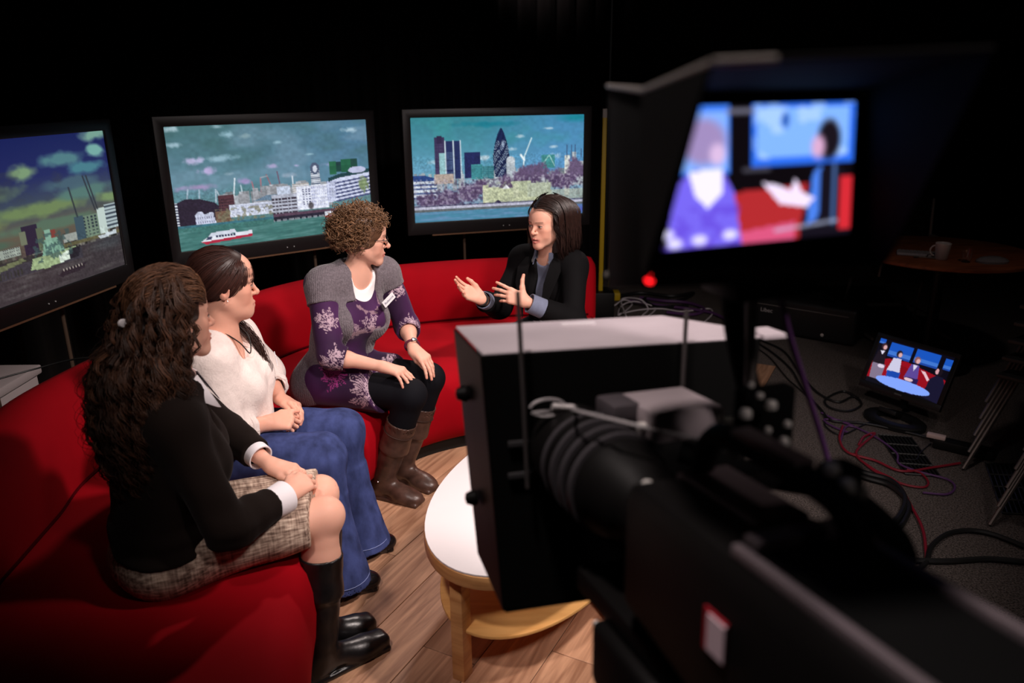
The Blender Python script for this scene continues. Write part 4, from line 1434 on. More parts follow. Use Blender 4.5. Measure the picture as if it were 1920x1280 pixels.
# ================================================================ woman in the black cardigan (nearest)
def woman_one():
    rng = np.random.RandomState(11)
    who = empty('person', (-.98, 1.93, .42), 'seated person with long dark curly hair, black cardigan and tweed skirt', 'person', 'people on the red sofa')
    f = nrm((.927, .375, 0))
    j = dict(pel=A(-.985, 1.93, .505), chest=A(-.955, 1.955, .77), neck=A(-.925, 1.975, .955), sR=A(-.865, 1.822, .90), sL=A(-1.0, 2.12, .90),
             fp=f, fc=nrm((.92, .39, .0)))
    r = A(f[1], -f[0], 0)
    hR, hL = j['pel'] + r * .09, j['pel'] - r * .09
    kR, kL = A(-.572, 2.03, .515), A(-.605, 2.17, .515)
    aR, aL = A(-.590, 1.965, .085), A(-.615, 2.085, .085)
    tR, tL = A(-.425, 2.10, .03), A(-.480, 2.185, .03)
    eR, wR, eL, wL = A(-.752, 1.790, .625), A(-.648, 1.985, .612), A(-.93, 2.30, .68), A(-.748, 2.155, .625)
    hc = A(-.905, 2.0, 1.14)
    H = frame_from((.74, .67, -.03))
    tips = []
    st = torso(j, -.012)
    st += [('u', .03, rc(j['neck'] - A(0, 0, .04), hc + A(0, 0, -.05) - H[1] * .018, .054, .050))]
    st += arm_skin(j['sR'], eR, wR, .92) + arm_skin(j['sL'], eL, wL, .92) + leg_skin(hR, kR, aR) + leg_skin(hL, kL, aL)
    st += [('u', .022, el(kR + f * .022, (.05, .05, .055), None))]
    st += [('u', .02, grp(head_steps(hc, H)))]
    st += [('u', .012, hand_steps(wL, (.93, -.30, -.10), (.05, .05, 1), 1, [(20, 25, 15)] * 4, [(1, .35, -.1), (1, .1, -.2), (1, 0, -.2)], .95, tips=tips)),
           ('u', .004, hand_steps(wR, (.40, .86, .10), (.35, -.25, .9), -1, [(28, 48, 25), (32, 50, 25), (36, 50, 25), (38, 52, 25)], [(1, .55, .0), (1, .2, -.2), (1, 0, -.3)], .95, tips=tips))]
    skin = SKIN * A(1, .98, .97)
    box = bbox(j['pel'], kR, kL, aR, tR, hc + A(0, 0, .05), eR, eL, pad=.17)
    sdf_part('body', who, st, box, .0029, m_skin, skin_color((hc, H), 1, skin, A(*srgb(190, 95, 92)), A(.05, .03, .02), tips), keep=[(hc, hc - A(0, 0, .06), .19), (lerp(eR, wR, .35), wR, .07), (lerp(eL, wL, .15), wL, .07), (wR, wR + A(0, 0, .001), .21), (wL, wL + A(0, 0, .001), .21), (lerp(hR, kR, .8), lerp(kR, aR, .4), .13), (lerp(hL, kL, .8), lerp(kL, aL, .4), .13)])
    # knee boots
    m_boot = mat('black_boot_leather', (.008, .007, .008), .32, spec=.55, noise=(30.0, .3, 3), bump=(60.0, .15, .004))
    for a, t, k in ((aR, tR, kR), (aL, tL, kL)):
        top = lerp(k, a, .27)
        mid = lerp(k, a, .55)
        sh = [('u', .03, cc(top, mid, .0655, .062)), ('u', .03, rc(mid, a + A(0, 0, .02), .058, .047)), ('s', .004, cc(top - (a - k) * .02, lerp(top, mid, .3), .057, .057))]
        wv = Waves(5, 60)
        sdf_part('boot', who, shoe_steps(a, t, wid=.044, shaft=sh, square=True), bbox(k, a, t, pad=.10), .005, m_boot, None, lambda P: wv(P) * .004 * np.clip(1.4 - np.abs(P[:, 2] - .12) / .09, 0, 1), .004)
    # tweed skirt
    m_tweed = tweed_mat()
    cutp = lerp(hR, kR, .86)
    th = nrm(kR - hR)
    sk = [('u', 0, el(j['pel'] - A(0, 0, .012), (.212, .156, .104), frame_from(f))),
          ('u', .05, rc(hR, kR, .100, .080)), ('u', .05, rc(hL, kL, .100, .080)), ('u', .05, rc(lerp(hR, hL, .5), lerp(kR, kL, .5), .094, .077)),
          ('i', .008, pl(lerp(hR, kR, .94), (1, .12, 0)))]
    wv2 = Waves(8, 38)
    sdf_part('skirt', who, sk, bbox(j['pel'], kR, kL, pad=.28), .005, m_tweed, None, lambda P: wv2(P) * .0045, .005)
    # cardigan
    m_card = mat('black_wool', (.012, .008, .0068), .95, spec=.08, sheen=.04, bump=(300.0, .25, .002))
    cd = torso(j, .026, 1.15)
    cd += [('i', .012, pl(j['pel'] + A(0, 0, .060), (-.10, .12, -1))), ('s', .01, rc(j['neck'] + A(0, 0, .06), j['neck'] + f * .10 - A(0, 0, .12), .072, .03))]
    for s_, e_, w_ in ((j['sR'], eR, wR), (j['sL'], eL, wL)):
        we = lerp(e_, w_, .70)
        cd += [('u', .04, grp([('u', 0, rc(s_, e_, .062, .056)), ('u', .03, rc(e_, lerp(e_, w_, .35), .055, .052)), ('u', .02, cc(lerp(e_, w_, .2), we, .052, .050))]))]
    wv3 = Waves(3, 55)
    def fold(P):
        d = np.linalg.norm(P - eR, axis=1)
        z = P[:, 2]
        low = np.clip((.66 - z) / .12, 0, 1)
        dw = np.minimum(np.linalg.norm(P - wR, axis=1), np.linalg.norm(P - wL, axis=1))
        return (wv3(P) * (.006 * np.clip(1.5 - d / .13, 0, 1) + .002) + .004 * np.sin(z * 120 + 4 * P[:, 0]) * low) * np.clip((dw - .10) / .06, 0, 1)
    sdf_part('cardigan', who, cd, bbox(j['pel'], hc, eR, eL, wR, pad=.28), .006, m_card, None, fold, .008)
    m_shirt = mat('white_cotton', srgb(240, 234, 238), .8, sheen=.2, bump=(200.0, .15, .001))
    collar('shirt_collar', who, j['neck'] + A(.006, .0, .010), frame_from(f, (.12, .05, 1)), .060, .030, m_shirt, .045, .080, 16)
    cuff_band('shirt_cuff', who, lerp(eR, wR, .56), lerp(eR, wR, .95), .0425, .0485, m_shirt)
    cuff_band('shirt_cuff', who, lerp(eL, wL, .56), lerp(eL, wL, .82), .0415, .0405, m_shirt)
    # hair: cap and a thick fall of waves over the back
    X, Y = H[0], H[1]
    zt = [.60, .75, .90, 1.02, 1.14, 1.27, 1.32]
    ax = [-.955, -.955, -.950, -.940, -.922, -.915, -.915]
    ay = [1.885, 1.885, 1.895, 1.925, 1.975, 1.99, 1.99]
    axis = (zt, ax, ay)
    Rz = [.05, .098, .124, .126, .116, .062, .0]
    Fb = frame_from((.80, .60, 0))
    def R(ph, z):
        base = np.interp(z, zt[:5], Rz[:5])
        capz = np.clip((1.285 - z) / (1.285 - 1.12), 0, 1)
        cap = .118 * np.sqrt(np.clip(1 - (1 - capz) ** 2, 0, 1))
        r_ = np.where(z > 1.12, cap, base)
        # flatter from front to back, and open over the face
        return r_ * (1 - .16 * np.cos(ph) * (z < 1.08))
    phs = lambda g, n: g.uniform(math.radians(62), math.radians(300), n)
    a = shell_hair(rng, 1760, 25, axis, R, phs, lambda g, p: g.uniform(1.06, 1.283, len(p)), lambda g, p: g.uniform(.68, .88, len(p)) + .04 * np.abs(np.sin(p)),
                   .013, .075, .0013, srgb(74, 48, 34), .40, Fb, tangle=.012, jitter=.006, rad_rng=(.86, 1.08), clump=8)
    b = shell_hair(rng, 60, 34, axis, R, phs, lambda g, p: g.uniform(.95, 1.2, len(p)), lambda g, p: g.uniform(.68, .84, len(p)),
                   .016, .07, .0007, srgb(58, 36, 26), .3, Fb, tangle=.02, jitter=.03, rad_rng=(1.06, 1.2))
    # crown hair combed back to the clip
    n = 620
    ph = rng.uniform(math.radians(-74), math.radians(74), n)
    hgt = rng.uniform(-.2, 1, n)
    P = []
    N = 18
    for i in range(n):
        ths = np.linspace(0, 1, N)
        side = ph[i]
        # from the hairline over the crown to the back of the head
        ang = math.radians(-62) + ths * math.radians(150)
        rr_ = (1.0 + .018 * np.sin(ths * 20 + (i // 7) * 2.1) + .012 * (i % 7 - 3) / 3) * (.91 + .09 * np.clip(ths / .14, 0, 1))
        loc = np.stack([.088 * math.sin(side) * np.cos(ang * .55) * rr_, -.112 * np.sin(ang) * math.cos(side * .4) * rr_ - .012, .035 + .106 * np.cos(ang) * math.cos(side) * rr_ + .008 * np.sin(ths * 11 + (i // 7) * 1.3)], -1)
        P.append(hc + loc @ H)
    c = strands(np.array(P), rng.uniform(.0009, .0016, n), hair_noise_cols(n, srgb(92, 62, 44), .35, rng), .8)
    V, F, C = join_vf(a, b, c)
    hair = link('hair', np_mesh('hair', V, F, C), m_hair, who)
    core = [('u', 0, el(hc + A(0, 0, .032) - H[1] * .016, (.088, .104, .097), H)),
            ('s', .02, el(hc + H[1] * .095 - A(0, 0, .03), (.085, .085, .085), H)),
            ('u', .05, rc(A(-.945, 1.95, 1.07), A(-.952, 1.90, .92), .090, .100)), ('u', .05, rc(A(-.952, 1.90, .92), A(-.96, 1.888, .77), .100, .055)),
            ('s', .02, rc(hc + H[1] * .06 - A(0, 0, .02), hc + H[1] * .10 - A(0, 0, .10), .07, .06))]
    wv4 = Waves(9, 90)
    sdf_part('hair_mass', hair, core, bbox(hc + A(0, 0, .1), A(-1.0, 1.9, .72), pad=.2), .006, m_hair, lambda P: np.tile(A(*srgb(48, 30, 22)), (len(P), 1)) * (1 + .5 * wv4(P))[:, None], lambda P: wv4(P) * .01, .01)
    cl = A(-.975, 1.872, 1.165)
    MB().lathe(cl, [(.002, -.006), (.010, -.004), (.012, 0), (.009, .005), (.002, .007)], 14, np.stack([H[1], H[2], H[0]])).build('hair_clip', mat('pearl', srgb(235, 230, 232), .2), who)
    return who

def tweed_mat():
    m = bpy.data.materials.new('tweed')
    m.use_nodes = True
    nt = m.node_tree
    b = nt.nodes['Principled BSDF']
    b.inputs['Roughness'].default_value = .95
    b.inputs['Specular IOR Level'].default_value = .1
    tc = nt.nodes.new('ShaderNodeTexCoord')
    rot = nt.nodes.new('ShaderNodeMapping')
    rot.inputs['Rotation'].default_value = (0, 0, math.radians(-22))
    nt.links.new(tc.outputs['Object'], rot.inputs[0])
    def stretch(sx, sy, sz, det):
        mp = nt.nodes.new('ShaderNodeMapping')
        mp.inputs['Scale'].default_value = (sx, sy, sz)
        nz = nt.nodes.new('ShaderNodeTexNoise')
        nz.inputs['Scale'].default_value = 1
        nz.inputs['Detail'].default_value = det
        nt.links.new(rot.outputs[0], mp.inputs[0])
        nt.links.new(mp.outputs[0], nz.inputs['Vector'])
        return nz.outputs['Fac']
    n1, n2 = stretch(9, 130, 130, 3), stretch(150, 16, 16, 2)
    mul = nt.nodes.new('ShaderNodeMath')
    mul.operation = 'ADD'
    sc2 = nt.nodes.new('ShaderNodeMath')
    sc2.operation = 'MULTIPLY'
    sc2.inputs[1].default_value = .55
    nt.links.new(n2, sc2.inputs[0])
    nt.links.new(n1, mul.inputs[0])
    nt.links.new(sc2.outputs[0], mul.inputs[1])
    cr = nt.nodes.new('ShaderNodeValToRGB')
    e = cr.color_ramp.elements
    e[0].position, e[0].color = .58, (*srgb(104, 84, 74), 1)
    e[1].position, e[1].color = .98, (*srgb(226, 204, 184), 1)
    x = e.new(.76)
    x.color = (*srgb(168, 144, 128), 1)
    nt.links.new(mul.outputs[0], cr.inputs[0])
    nt.links.new(cr.outputs[0], b.inputs['Base Color'])
    bp = nt.nodes.new('ShaderNodeBump')
    bp.inputs['Strength'].default_value = .5
    bp.inputs['Distance'].default_value = .002
    nt.links.new(mul.outputs[0], bp.inputs['Height'])
    nt.links.new(bp.outputs[0], b.inputs['Normal'])
    return m
woman_one()

# ================================================================ woman in the white blouse and jeans
def woman_two():
    rng = np.random.RandomState(22)
    who = empty('person', (-1.06, 2.52, .42), 'seated person in embroidered white blouse and flared blue jeans, hands clasped', 'person', 'people on the red sofa')
    f = nrm((.985, .05, 0))
    r = A(f[1], -f[0], 0)
    j = dict(pel=A(-1.06, 2.52, .505), chest=A(-1.01, 2.525, .765), neck=A(-.995, 2.525, .945), sR=A(-.985, 2.37, .870), sL=A(-1.0, 2.69, .870), fp=f, fc=nrm((.97, .10, .05)))
    hR, hL = j['pel'] + r * .10, j['pel'] - r * .10
    kR, kL = A(-.665, 2.44, .50), A(-.645, 2.665, .50)
    aR, aL = A(-.635, 2.375, .09), A(-.605, 2.62, .09)
    tR, tL = A(-.505, 2.415, .03), A(-.485, 2.665, .03)
    eR, wR, eL, wL = A(-.945, 2.315, .655), A(-.850, 2.455, .628), A(-.95, 2.80, .68), A(-.850, 2.64, .645)
    hc = A(-.955, 2.525, 1.105)
    H = frame_from((.90, .44, -.10))
    tips = []
    st = torso(j, -.010, 1.1, 1.2)
    st += [('u', .03, rc(j['neck'] - A(0, 0, .05), hc + A(0, 0, -.05) - H[1] * .018, .060, .056)),
           ('u', .03, el(hc + H[1] * .03 - A(0, 0, .085), (.05, .05, .035), H))]
    st += arm_skin(j['sR'], eR, wR, 1.08) + arm_skin(j['sL'], eL, wL, 1.08)
    st += [('u', .02, grp(head_steps(hc, H, 1.02)))]
    st += [('u', .012, hand_steps(wR, (.94, .32, -.02), (.25, -.55, .8), -1, [(45, 65, 35), (50, 68, 35), (55, 68, 35), (58, 68, 35)], [(1, .45, .1), (1, .0, .1), (1, -.1, 0)], .95, tips=tips)),
           ('u', .003, hand_steps(wL, (.80, -.55, -.08), (.35, .35, .9), 1, [(18, 30, 20), (22, 34, 20), (28, 36, 22), (34, 38, 24)], [(1, .35, -.1), (1, .0, -.3), (1, -.1, -.4)], .95, tips=tips))]
    skin = SKIN * A(1.0, .95, .93)
    sdf_part('body', who, st, bbox(j['pel'], hc + A(0, 0, .05), eR, eL, A(-.72, 2.5, .6), pad=.17), .0029, m_skin, skin_color((hc, H), 1.02, skin, A(*srgb(196, 104, 100)), A(.03, .018, .014), tips), keep=[(hc, hc - A(0, 0, .06), .22), (lerp(eR, wR, .35), wR, .07), (lerp(eL, wL, .15), wL, .07), (wR, wR + A(0, 0, .001), .21), (wL, wL + A(0, 0, .001), .21)])
    MB().lathe(hc - H[1] * .004 + H[0] * .079 - A(0, 0, .042), [(.001, -.003), (.003, 0), (.001, .003)], 8).build('earring', mat('silver', (.8, .8, .8), .2, 1.0), who)
    # jeans
    m_jean = mat('blue_denim', srgb(54, 64, 108), .85, spec=.15, noise=((22.0, 22.0, 12.0), .45, 5), bump=((700.0, 700.0, 260.0), .35, .0012))
    sk = [('u', 0, el(j['pel'] - A(0, 0, .01), (.20, .16, .102), frame_from(f))), ('u', .05, rc(hR, kR, .112, .086)), ('u', .05, rc(hL, kL, .112, .086))]
    for k, a in ((kR, aR), (kL, aL)):
        m_ = lerp(k, a, .42)
        b_ = A(a[0] + .018, a[1] + .004, .032)
        sk += [('u', .03, rc(k, m_, .084, .068)), ('u', .035, cc(lerp(k, a, .35), b_, .066, .108))]
    for k, a in ((kR, aR), (kL, aL)):
        b_ = A(a[0] + .018, a[1] + .004, .026)
        sk += [('s', .004, cc(lerp(b_, k, .16), b_, .084, .100))]
    wv = Waves(4, 42)
    wv5 = Waves(41, 120)
    def jfold(P):
        kn = np.minimum(np.linalg.norm(P - kR, axis=1), np.linalg.norm(P - kL, axis=1))
        hp = np.clip((-.86 - P[:, 0]) / .1, 0, 1)
        return wv(P) * .005 + wv5(P) * .003 * (hp + np.clip(1 - kn / .12, 0, 1) * .3)
    jeans = sdf_part('jeans', who, sk, bbox(j['pel'], kR, kL, aR, aL, pad=.28), .006, m_jean, None, jfold, .008)
    m_seam = mat('denim_stitch', srgb(120, 132, 180), .8)
    for a in (aR, aL):
        t = np.linspace(0, 2 * math.pi, 30)
        MB().tube([(a[0] + .0165 + .101 * math.cos(q), a[1] + .003 + .101 * math.sin(q), .075) for q in t], .0014, 5, False).build('hem_stitch', m_seam, jeans)
    m_shoe = mat('black_patent', (.006, .006, .007), .22, spec=.6, bump=(25.0, .1, .004))
    for a, t in ((aR, tR), (aL, tL)):
        sdf_part('shoe', who, shoe_steps(a, t, wid=.044), bbox(a, t, pad=.11), .004, m_shoe)
    # blouse
    m_bl = blouse_mat()
    bl = torso(j, .018, 1.13, 1.5, .03)
    bl += [('i', .012, pl(j['pel'] + A(0, 0, -.01), (-.1, 0, -1)))]
    Mc = frame_from(j['fc'])
    bl += [('s', .012, rc(j['neck'] + A(0, 0, .10), j['neck'] + Mc[1] * .070 - A(0, 0, .028), .090, .084)),
           ('s', .008, rc(j['neck'] + Mc[1] * .11 - A(0, 0, .07), j['neck'] + Mc[1] * .16 - A(0, 0, .15), .024, .005))]
    for s_, e_, w_ in ((j['sR'], eR, wR), (j['sL'], eL, wL)):
        c_ = lerp(e_, w_, .42)
        bl += [('u', .045, grp([('u', 0, rc(s_ - A(0, 0, .01), e_, .073, .076)), ('u', .03, rc(e_, c_, .074, .058)), ('s', .004, rc(lerp(e_, w_, .45), lerp(e_, w_, .8), .044, .046))]))]
    wv2, wv3 = Waves(12, 34), Waves(13, 75)
    def bf(P):
        d = np.minimum(np.linalg.norm(P - eR, axis=1), np.linalg.norm(P - eL, axis=1))
        return wv2(P) * .006 + wv3(P) * (.002 + .006 * np.clip(1.3 - d / .11, 0, 1))
    sdf_part('blouse', who, bl, bbox(j['pel'], hc, eR, eL, pad=.28), .0055, m_bl, None, bf, .012)
    for e_, w_ in ((eR, wR), (eL, wL)):
        a_, u_ = lerp(e_, w_, .44), nrm(w_ - e_)
        mb = MB()
        t = np.linspace(0, 2 * math.pi, 40)
        U = nrm(np.cross(u_, (0, 0, 1)))
        Wv = np.cross(u_, U)
        for o_, rr_ in ((0, .050), (.012, .052), (.024, .050)):
            mb.tube([a_ + u_ * o_ + (rr_ + .002 * math.sin(9 * q)) * (math.cos(q) * U + math.sin(q) * Wv) for q in t], .0085, 8, False)
        mb.build('sleeve_cuff', m_bl, who)
    # necklace cord
    cp = [j['neck'] + A(-.04, -.04, .03), j['neck'] + A(.02, -.062, .02), j['neck'] + A(.075, -.03, -.035), j['neck'] + A(.098, .0, -.085), j['neck'] + A(.085, .035, -.03), j['neck'] + A(.02, .062, .02)]
    MB().tube(spline(cp, 30), .0022, 6).build('necklace_cord', mat('black_cord', (.01, .01, .01), .6), who)
    bM = np.stack([nrm((.35, -.93, 0)), nrm((.93, .35, .1)), A(0, 0, 1)])
    bM[0] = np.cross(bM[1], bM[2])
    bM[2] = np.cross(bM[0], bM[1])
    badge(who, j['chest'] + A(.172, .085, .045), bM, .058, .036, None)
    # hair: sleek, pulled back to a tie, a lock over the far shoulder
    knot = hc - H[1] * .095 - H[0] * .03 - A(0, 0, .06)
    E = A(.085, .107, .096)
    cc0 = hc + A(0, 0, .030) - H[1] * .014
    n, N = 1100, 14
    P = []
    kl = ((knot - cc0) @ H.T) / E
    kl = kl / np.linalg.norm(kl)
    for i in range(n):
        ph = rng.uniform(-1.7, 1.7)
        # hairline points on the ellipsoid, temple to temple over the forehead
        a_ = ph
        p0 = A(math.sin(a_) * .95, .76 - .50 * abs(a_) / 1.7 + .03 * rng.normal(), .62 * math.cos(a_ * .72) + .10 + .04 * rng.normal())
        p0 = p0 / np.linalg.norm(p0)
        om = math.acos(np.clip(p0 @ kl, -1, 1))
        t = np.linspace(0, 1, N)
        q = (np.sin((1 - t) * om)[:, None] * p0 + np.sin(t * om)[:, None] * kl) / max(math.sin(om), 1e-3)
        lift = .955 + .05 * np.clip(t / .12, 0, 1) + .03 * np.sin(t * math.pi) + rng.uniform(-.012, .012)
        P.append(cc0 + ((q * lift[:, None]) * E) @ H)
    base = srgb(58, 32, 26)
    a = strands(np.array(P), rng.uniform(.0008, .0014, n), hair_noise_cols(n, base, .30, rng), .9)
    P3 = []
    while len(P3) < 600:
        p0 = rng.normal(size=3)
        p0 /= np.linalg.norm(p0)
        if p0[1] > .45 or p0[2] < -.1:
            continue
        om = math.acos(np.clip(p0 @ kl, -1, 1))
        t = np.linspace(0, 1, N)
        q = (np.sin((1 - t) * om)[:, None] * p0 + np.sin(t * om)[:, None] * kl) / max(math.sin(om), 1e-3)
        lift = .985 + .03 * np.clip(t / .2, 0, 1) + .012 * np.sin(t * math.pi) + rng.uniform(-.008, .010)
        P3.append(cc0 + ((q * lift[:, None]) * E) @ H)
    a = join_vf(a, strands(np.array(P3), rng.uniform(.0009, .0015, 600), hair_noise_cols(600, base, .30, rng), .9))
    # lock falling over the far (left) shoulder to the front
    n2 = 130
    g = [knot, knot + A(.02, .07, -.05), j['sL'] + A(.05, -.075, .06), j['sL'] + A(.105, -.08, -.02), j['sL'] + A(.14, -.09, -.13)]
    gp = spline(g, 26)
    P2 = []
    for i in range(n2):
        o = rng.normal(0, 1, 3) * .011
        tt = np.linspace(0, 1, 26)[:, None]
        P2.append(gp + o * (1 - .5 * tt) + .004 * np.stack([np.sin(tt[:, 0] * 20 + i), np.cos(tt[:, 0] * 17 + i), 0 * tt[:, 0]], -1))
    b = strands(np.array(P2), rng.uniform(.0014, .0022, n2), hair_noise_cols(n2, base, .3, rng), .5)
    V, F, C = join_vf(a, b)
    hair = link('hair', np_mesh('hair', V, F, C), m_hair, who)
    core = [('u', 0, el(cc0, E * .985, H)), ('s', .012, el(hc + H[1] * .124 - A(0, 0, .048), (.095, .066, .098), H)),
            ('s', .01, rc(hc + H[0] * .078 + H[1] * .006 - A(0, 0, .014), hc + H[0] * .10 + H[1] * .006 - A(0, 0, .014), .024)),
            ('s', .01, rc(hc + H[0] * .06 - A(0, 0, .085), hc + H[0] * .02 + H[1] * .02 - A(0, 0, .10), .05)),
            ('u', .03, rc(knot + H[1] * .02, knot - A(0, 0, .03), .035, .03))]
    sdf_part('hair_mass', hair, core, bbox(hc, pad=.2), .004, m_hair, lambda P: np.tile(A(*srgb(46, 26, 22)), (len(P), 1)))
    return who
def blouse_mat():
    m = mat('white_blouse', srgb(232, 218, 212), .8, spec=.2, sheen=.25, noise=(40.0, .05, 3))
    nt = m.node_tree
    b = nt.nodes['Principled BSDF']
    tc = nt.nodes.new('ShaderNodeTexCoord')
    vo = nt.nodes.new('ShaderNodeTexVoronoi')
    vo.inputs['Scale'].default_value = 36
    nz = nt.nodes.new('ShaderNodeTexNoise')
    nz.inputs['Scale'].default_value = 150
    nt.links.new(tc.outputs['Object'], vo.inputs['Vector'])
    nt.links.new(tc.outputs['Object'], nz.inputs['Vector'])
    ml = nt.nodes.new('ShaderNodeMath')
    ml.operation = 'ADD'
    nt.links.new(vo.outputs['Distance'], ml.inputs[0])
    nt.links.new(nz.outputs['Fac'], ml.inputs[1])
    bp = nt.nodes.new('ShaderNodeBump')
    bp.inputs['Strength'].default_value = .5
    bp.inputs['Distance'].default_value = .003
    nt.links.new(ml.outputs[0], bp.inputs['Height'])
    nt.links.new(bp.outputs[0], b.inputs['Normal'])
    return m
woman_two()
# ================================================================ woman in the purple dress and grey knitted vest
def woman_three():
    rng = np.random.RandomState(33)
    who = empty('person', (-.79, 3.24, .42), 'seated person with short curly hair, purple patterned dress and grey knitted vest', 'person', 'people on the red sofa')
    fp = nrm((.90, -.40, 0))
    fc = nrm((.70, -.70, .02))
    r = A(fp[1], -fp[0], 0)
    j = dict(pel=A(-.79, 3.24, .505), chest=A(-.70, 3.235, .80), neck=A(-.665, 3.245, .985), sR=A(-.79, 3.13, .945), sL=A(-.56, 3.36, .945), fp=fp, fc=fc)
    hR, hL = j['pel'] + r * .085, j['pel'] - r * .085
    kR, kL = A(-.425, 3.01, .505), A(-.365, 3.20, .505)
    aR, aL = A(-.565, 3.06, .09), A(-.495, 3.20, .09)
    tR, tL = A(-.405, 2.985, .03), A(-.355, 3.10, .03)
    eR, wR, eL, wL = A(-.745, 3.02, .675), A(-.540, 3.02, .628), A(-.475, 3.37, .695), A(-.430, 3.195, .648)
    hc = A(-.615, 3.235, 1.125)
    H = frame_from((.955, .22, -.14))
    tips = []
    st = torso(j, -.010, .97, .9)
    st += [('u', .03, rc(j['neck'] - A(0, 0, .04), hc + A(0, 0, -.05) - H[1] * .018, .050, .047))]
    st += arm_skin(j['sR'], eR, wR, .92) + arm_skin(j['sL'], eL, wL, .92)
    st += [('u', .02, grp(head_steps(hc, H, .98, nose=1.25)))]
    st += [('u', .012, hand_steps(wR, (.94, -.22, -.20), (.15, -.1, 1), -1, [(30, 14, 8), (32, 16, 8), (34, 16, 8), (38, 16, 8)], [(.7, .65, -.25), (.95, .3, -.35), (1, .1, -.4)], .98, spread=(.12, .0, -.12, -.26), tips=tips)),
           ('u', .012, hand_steps(wL, (.62, -.55, -.36), (.35, -.25, .9), 1, [(24, 18, 10), (26, 18, 10), (28, 18, 10), (32, 18, 10)], [(.75, -.0, -.3), (.9, -.4, -.45), (1, -.3, -.5)], .98, spread=(.08, .0, -.08, -.18), tips=tips))]
    skin = SKIN
    sdf_part('body', who, st, bbox(j['pel'], hc + A(0, 0, .05), eR, eL, A(-.36, 3.0, .6), pad=.17), .0029, m_skin, skin_color((hc, H), .98, skin, A(*srgb(198, 104, 100)), A(.10, .06, .035), tips), keep=[(hc, hc - A(0, 0, .06), .24), (lerp(eR, wR, .35), wR, .07), (lerp(eL, wL, .15), wL, .07), (wR, wR + A(0, 0, .001), .21), (wL, wL + A(0, 0, .001), .21)])
    # leggings
    m_leg = mat('black_leggings', (.0045, .0045, .007), .8, spec=.15)
    sk = [('u', 0, el(j['pel'] - A(0, 0, .01), (.16, .12, .09), frame_from(fp))), ('u', .04, rc(hR, kR, .084, .068)), ('u', .04, rc(hL, kL, .084, .068)),
          ('u', .02, rc(kR, lerp(kR, aR, .5), .066, .056)), ('u', .02, rc(kL, lerp(kL, aL, .5), .066, .056))]
    sdf_part('leggings', who, sk, bbox(j['pel'], kR, kL, aR, pad=.18), .007, m_leg)
    # brown boots
    m_bb = mat('brown_boot_leather', srgb(74, 52, 44), .36, spec=.5, noise=(28.0, .35, 4), bump=(45.0, .2, .004))
    m_bt = mat('boot_trim', srgb(58, 40, 34), .5)
    for a, t, k in ((aR, tR, kR), (aL, tL, kL)):
        top, mid = lerp(k, a, .30), lerp(k, a, .62)
        sh = [('u', .03, cc(top, mid, .067, .060)), ('u', .03, rc(mid, a + A(0, 0, .02), .056, .048)), ('s', .004, cc(lerp(k, a, .28), lerp(k, a, .36), .060, .060))]
        wv = Waves(15, 50)
        bo = sdf_part('boot', who, shoe_steps(a, t, wid=.044, shaft=sh), bbox(k, a, t, pad=.10), .005, m_bb, None, lambda P: wv(P) * .004 * np.clip(1.5 - np.abs(P[:, 2] - .14) / .08, 0, 1), .004)
        u = nrm(a - k)
        U = nrm(np.cross(u, (.2, 1, 0)))
        W_ = np.cross(u, U)
        tt = np.linspace(0, 2 * math.pi, 30)
        c_ = lerp(k, a, .42)
        MB().tube([c_ + .0665 * (math.cos(q) * U + math.sin(q) * W_) for q in tt], .002, 5, False).build('boot_seam', m_bt, bo)
        MB().lathe(A(a[0], a[1], .10) + nrm(A(t[1] - a[1], -(t[0] - a[0]), 0)) * .052, [(.001, -.004), (.005, 0), (.001, .004)], 8).build('boot_rivet', mat('silver', (.8, .8, .8), .2, 1.0), bo)
    # dress
    m_dr = mat('purple_dress', (.1, .02, .12), .75, spec=.25, attr=True, sheen=.15)
    dr = torso(j, .010, 1.0, 1.0)
    cut = nrm(kR - hR)
    dr += [('u', .05, grp([('u', 0, rc(hR, kR, .106, .086)), ('u', .05, rc(hL, kL, .106, .086)), ('u', .05, rc(lerp(hR, hL, .5), lerp(kR, kL, .5), .098, .078)),
           ('i', .008, pl(lerp(hR, kR, .66), cut + A(0, 0, .35)))]))]
    Mc = frame_from(fc)
    nk = j['neck']
    dr += [('s', .008, rc(nk + A(0, 0, .10), nk + Mc[1] * .07 - A(0, 0, .055), .080, .072)), ('s', .008, el(nk + Mc[1] * .13 - A(0, 0, .098), (.056, .06, .062), Mc))]
    for s_, e_, w_ in ((j['sR'], eR, wR), (j['sL'], eL, wL)):
        c_ = lerp(e_, w_, .30)
        dr += [('u', .04, grp([('u', 0, rc(s_, e_, .058, .054)), ('u', .02, rc(e_, lerp(e_, w_, .05), .054)), ('u', .015, cc(lerp(e_, w_, -.05), c_, .054, .052)), ('s', .003, cc(lerp(e_, w_, .22), lerp(e_, w_, .4), .044, .045))]))]
    wv = Waves(17, 45)
    purple, deep, pale, mag = A(*srgb(70, 34, 78)), A(*srgb(44, 22, 52)), A(*srgb(214, 186, 200)), A(*srgb(176, 60, 140))
    wn, wn2 = Waves(18, 150), Waves(19, 22)
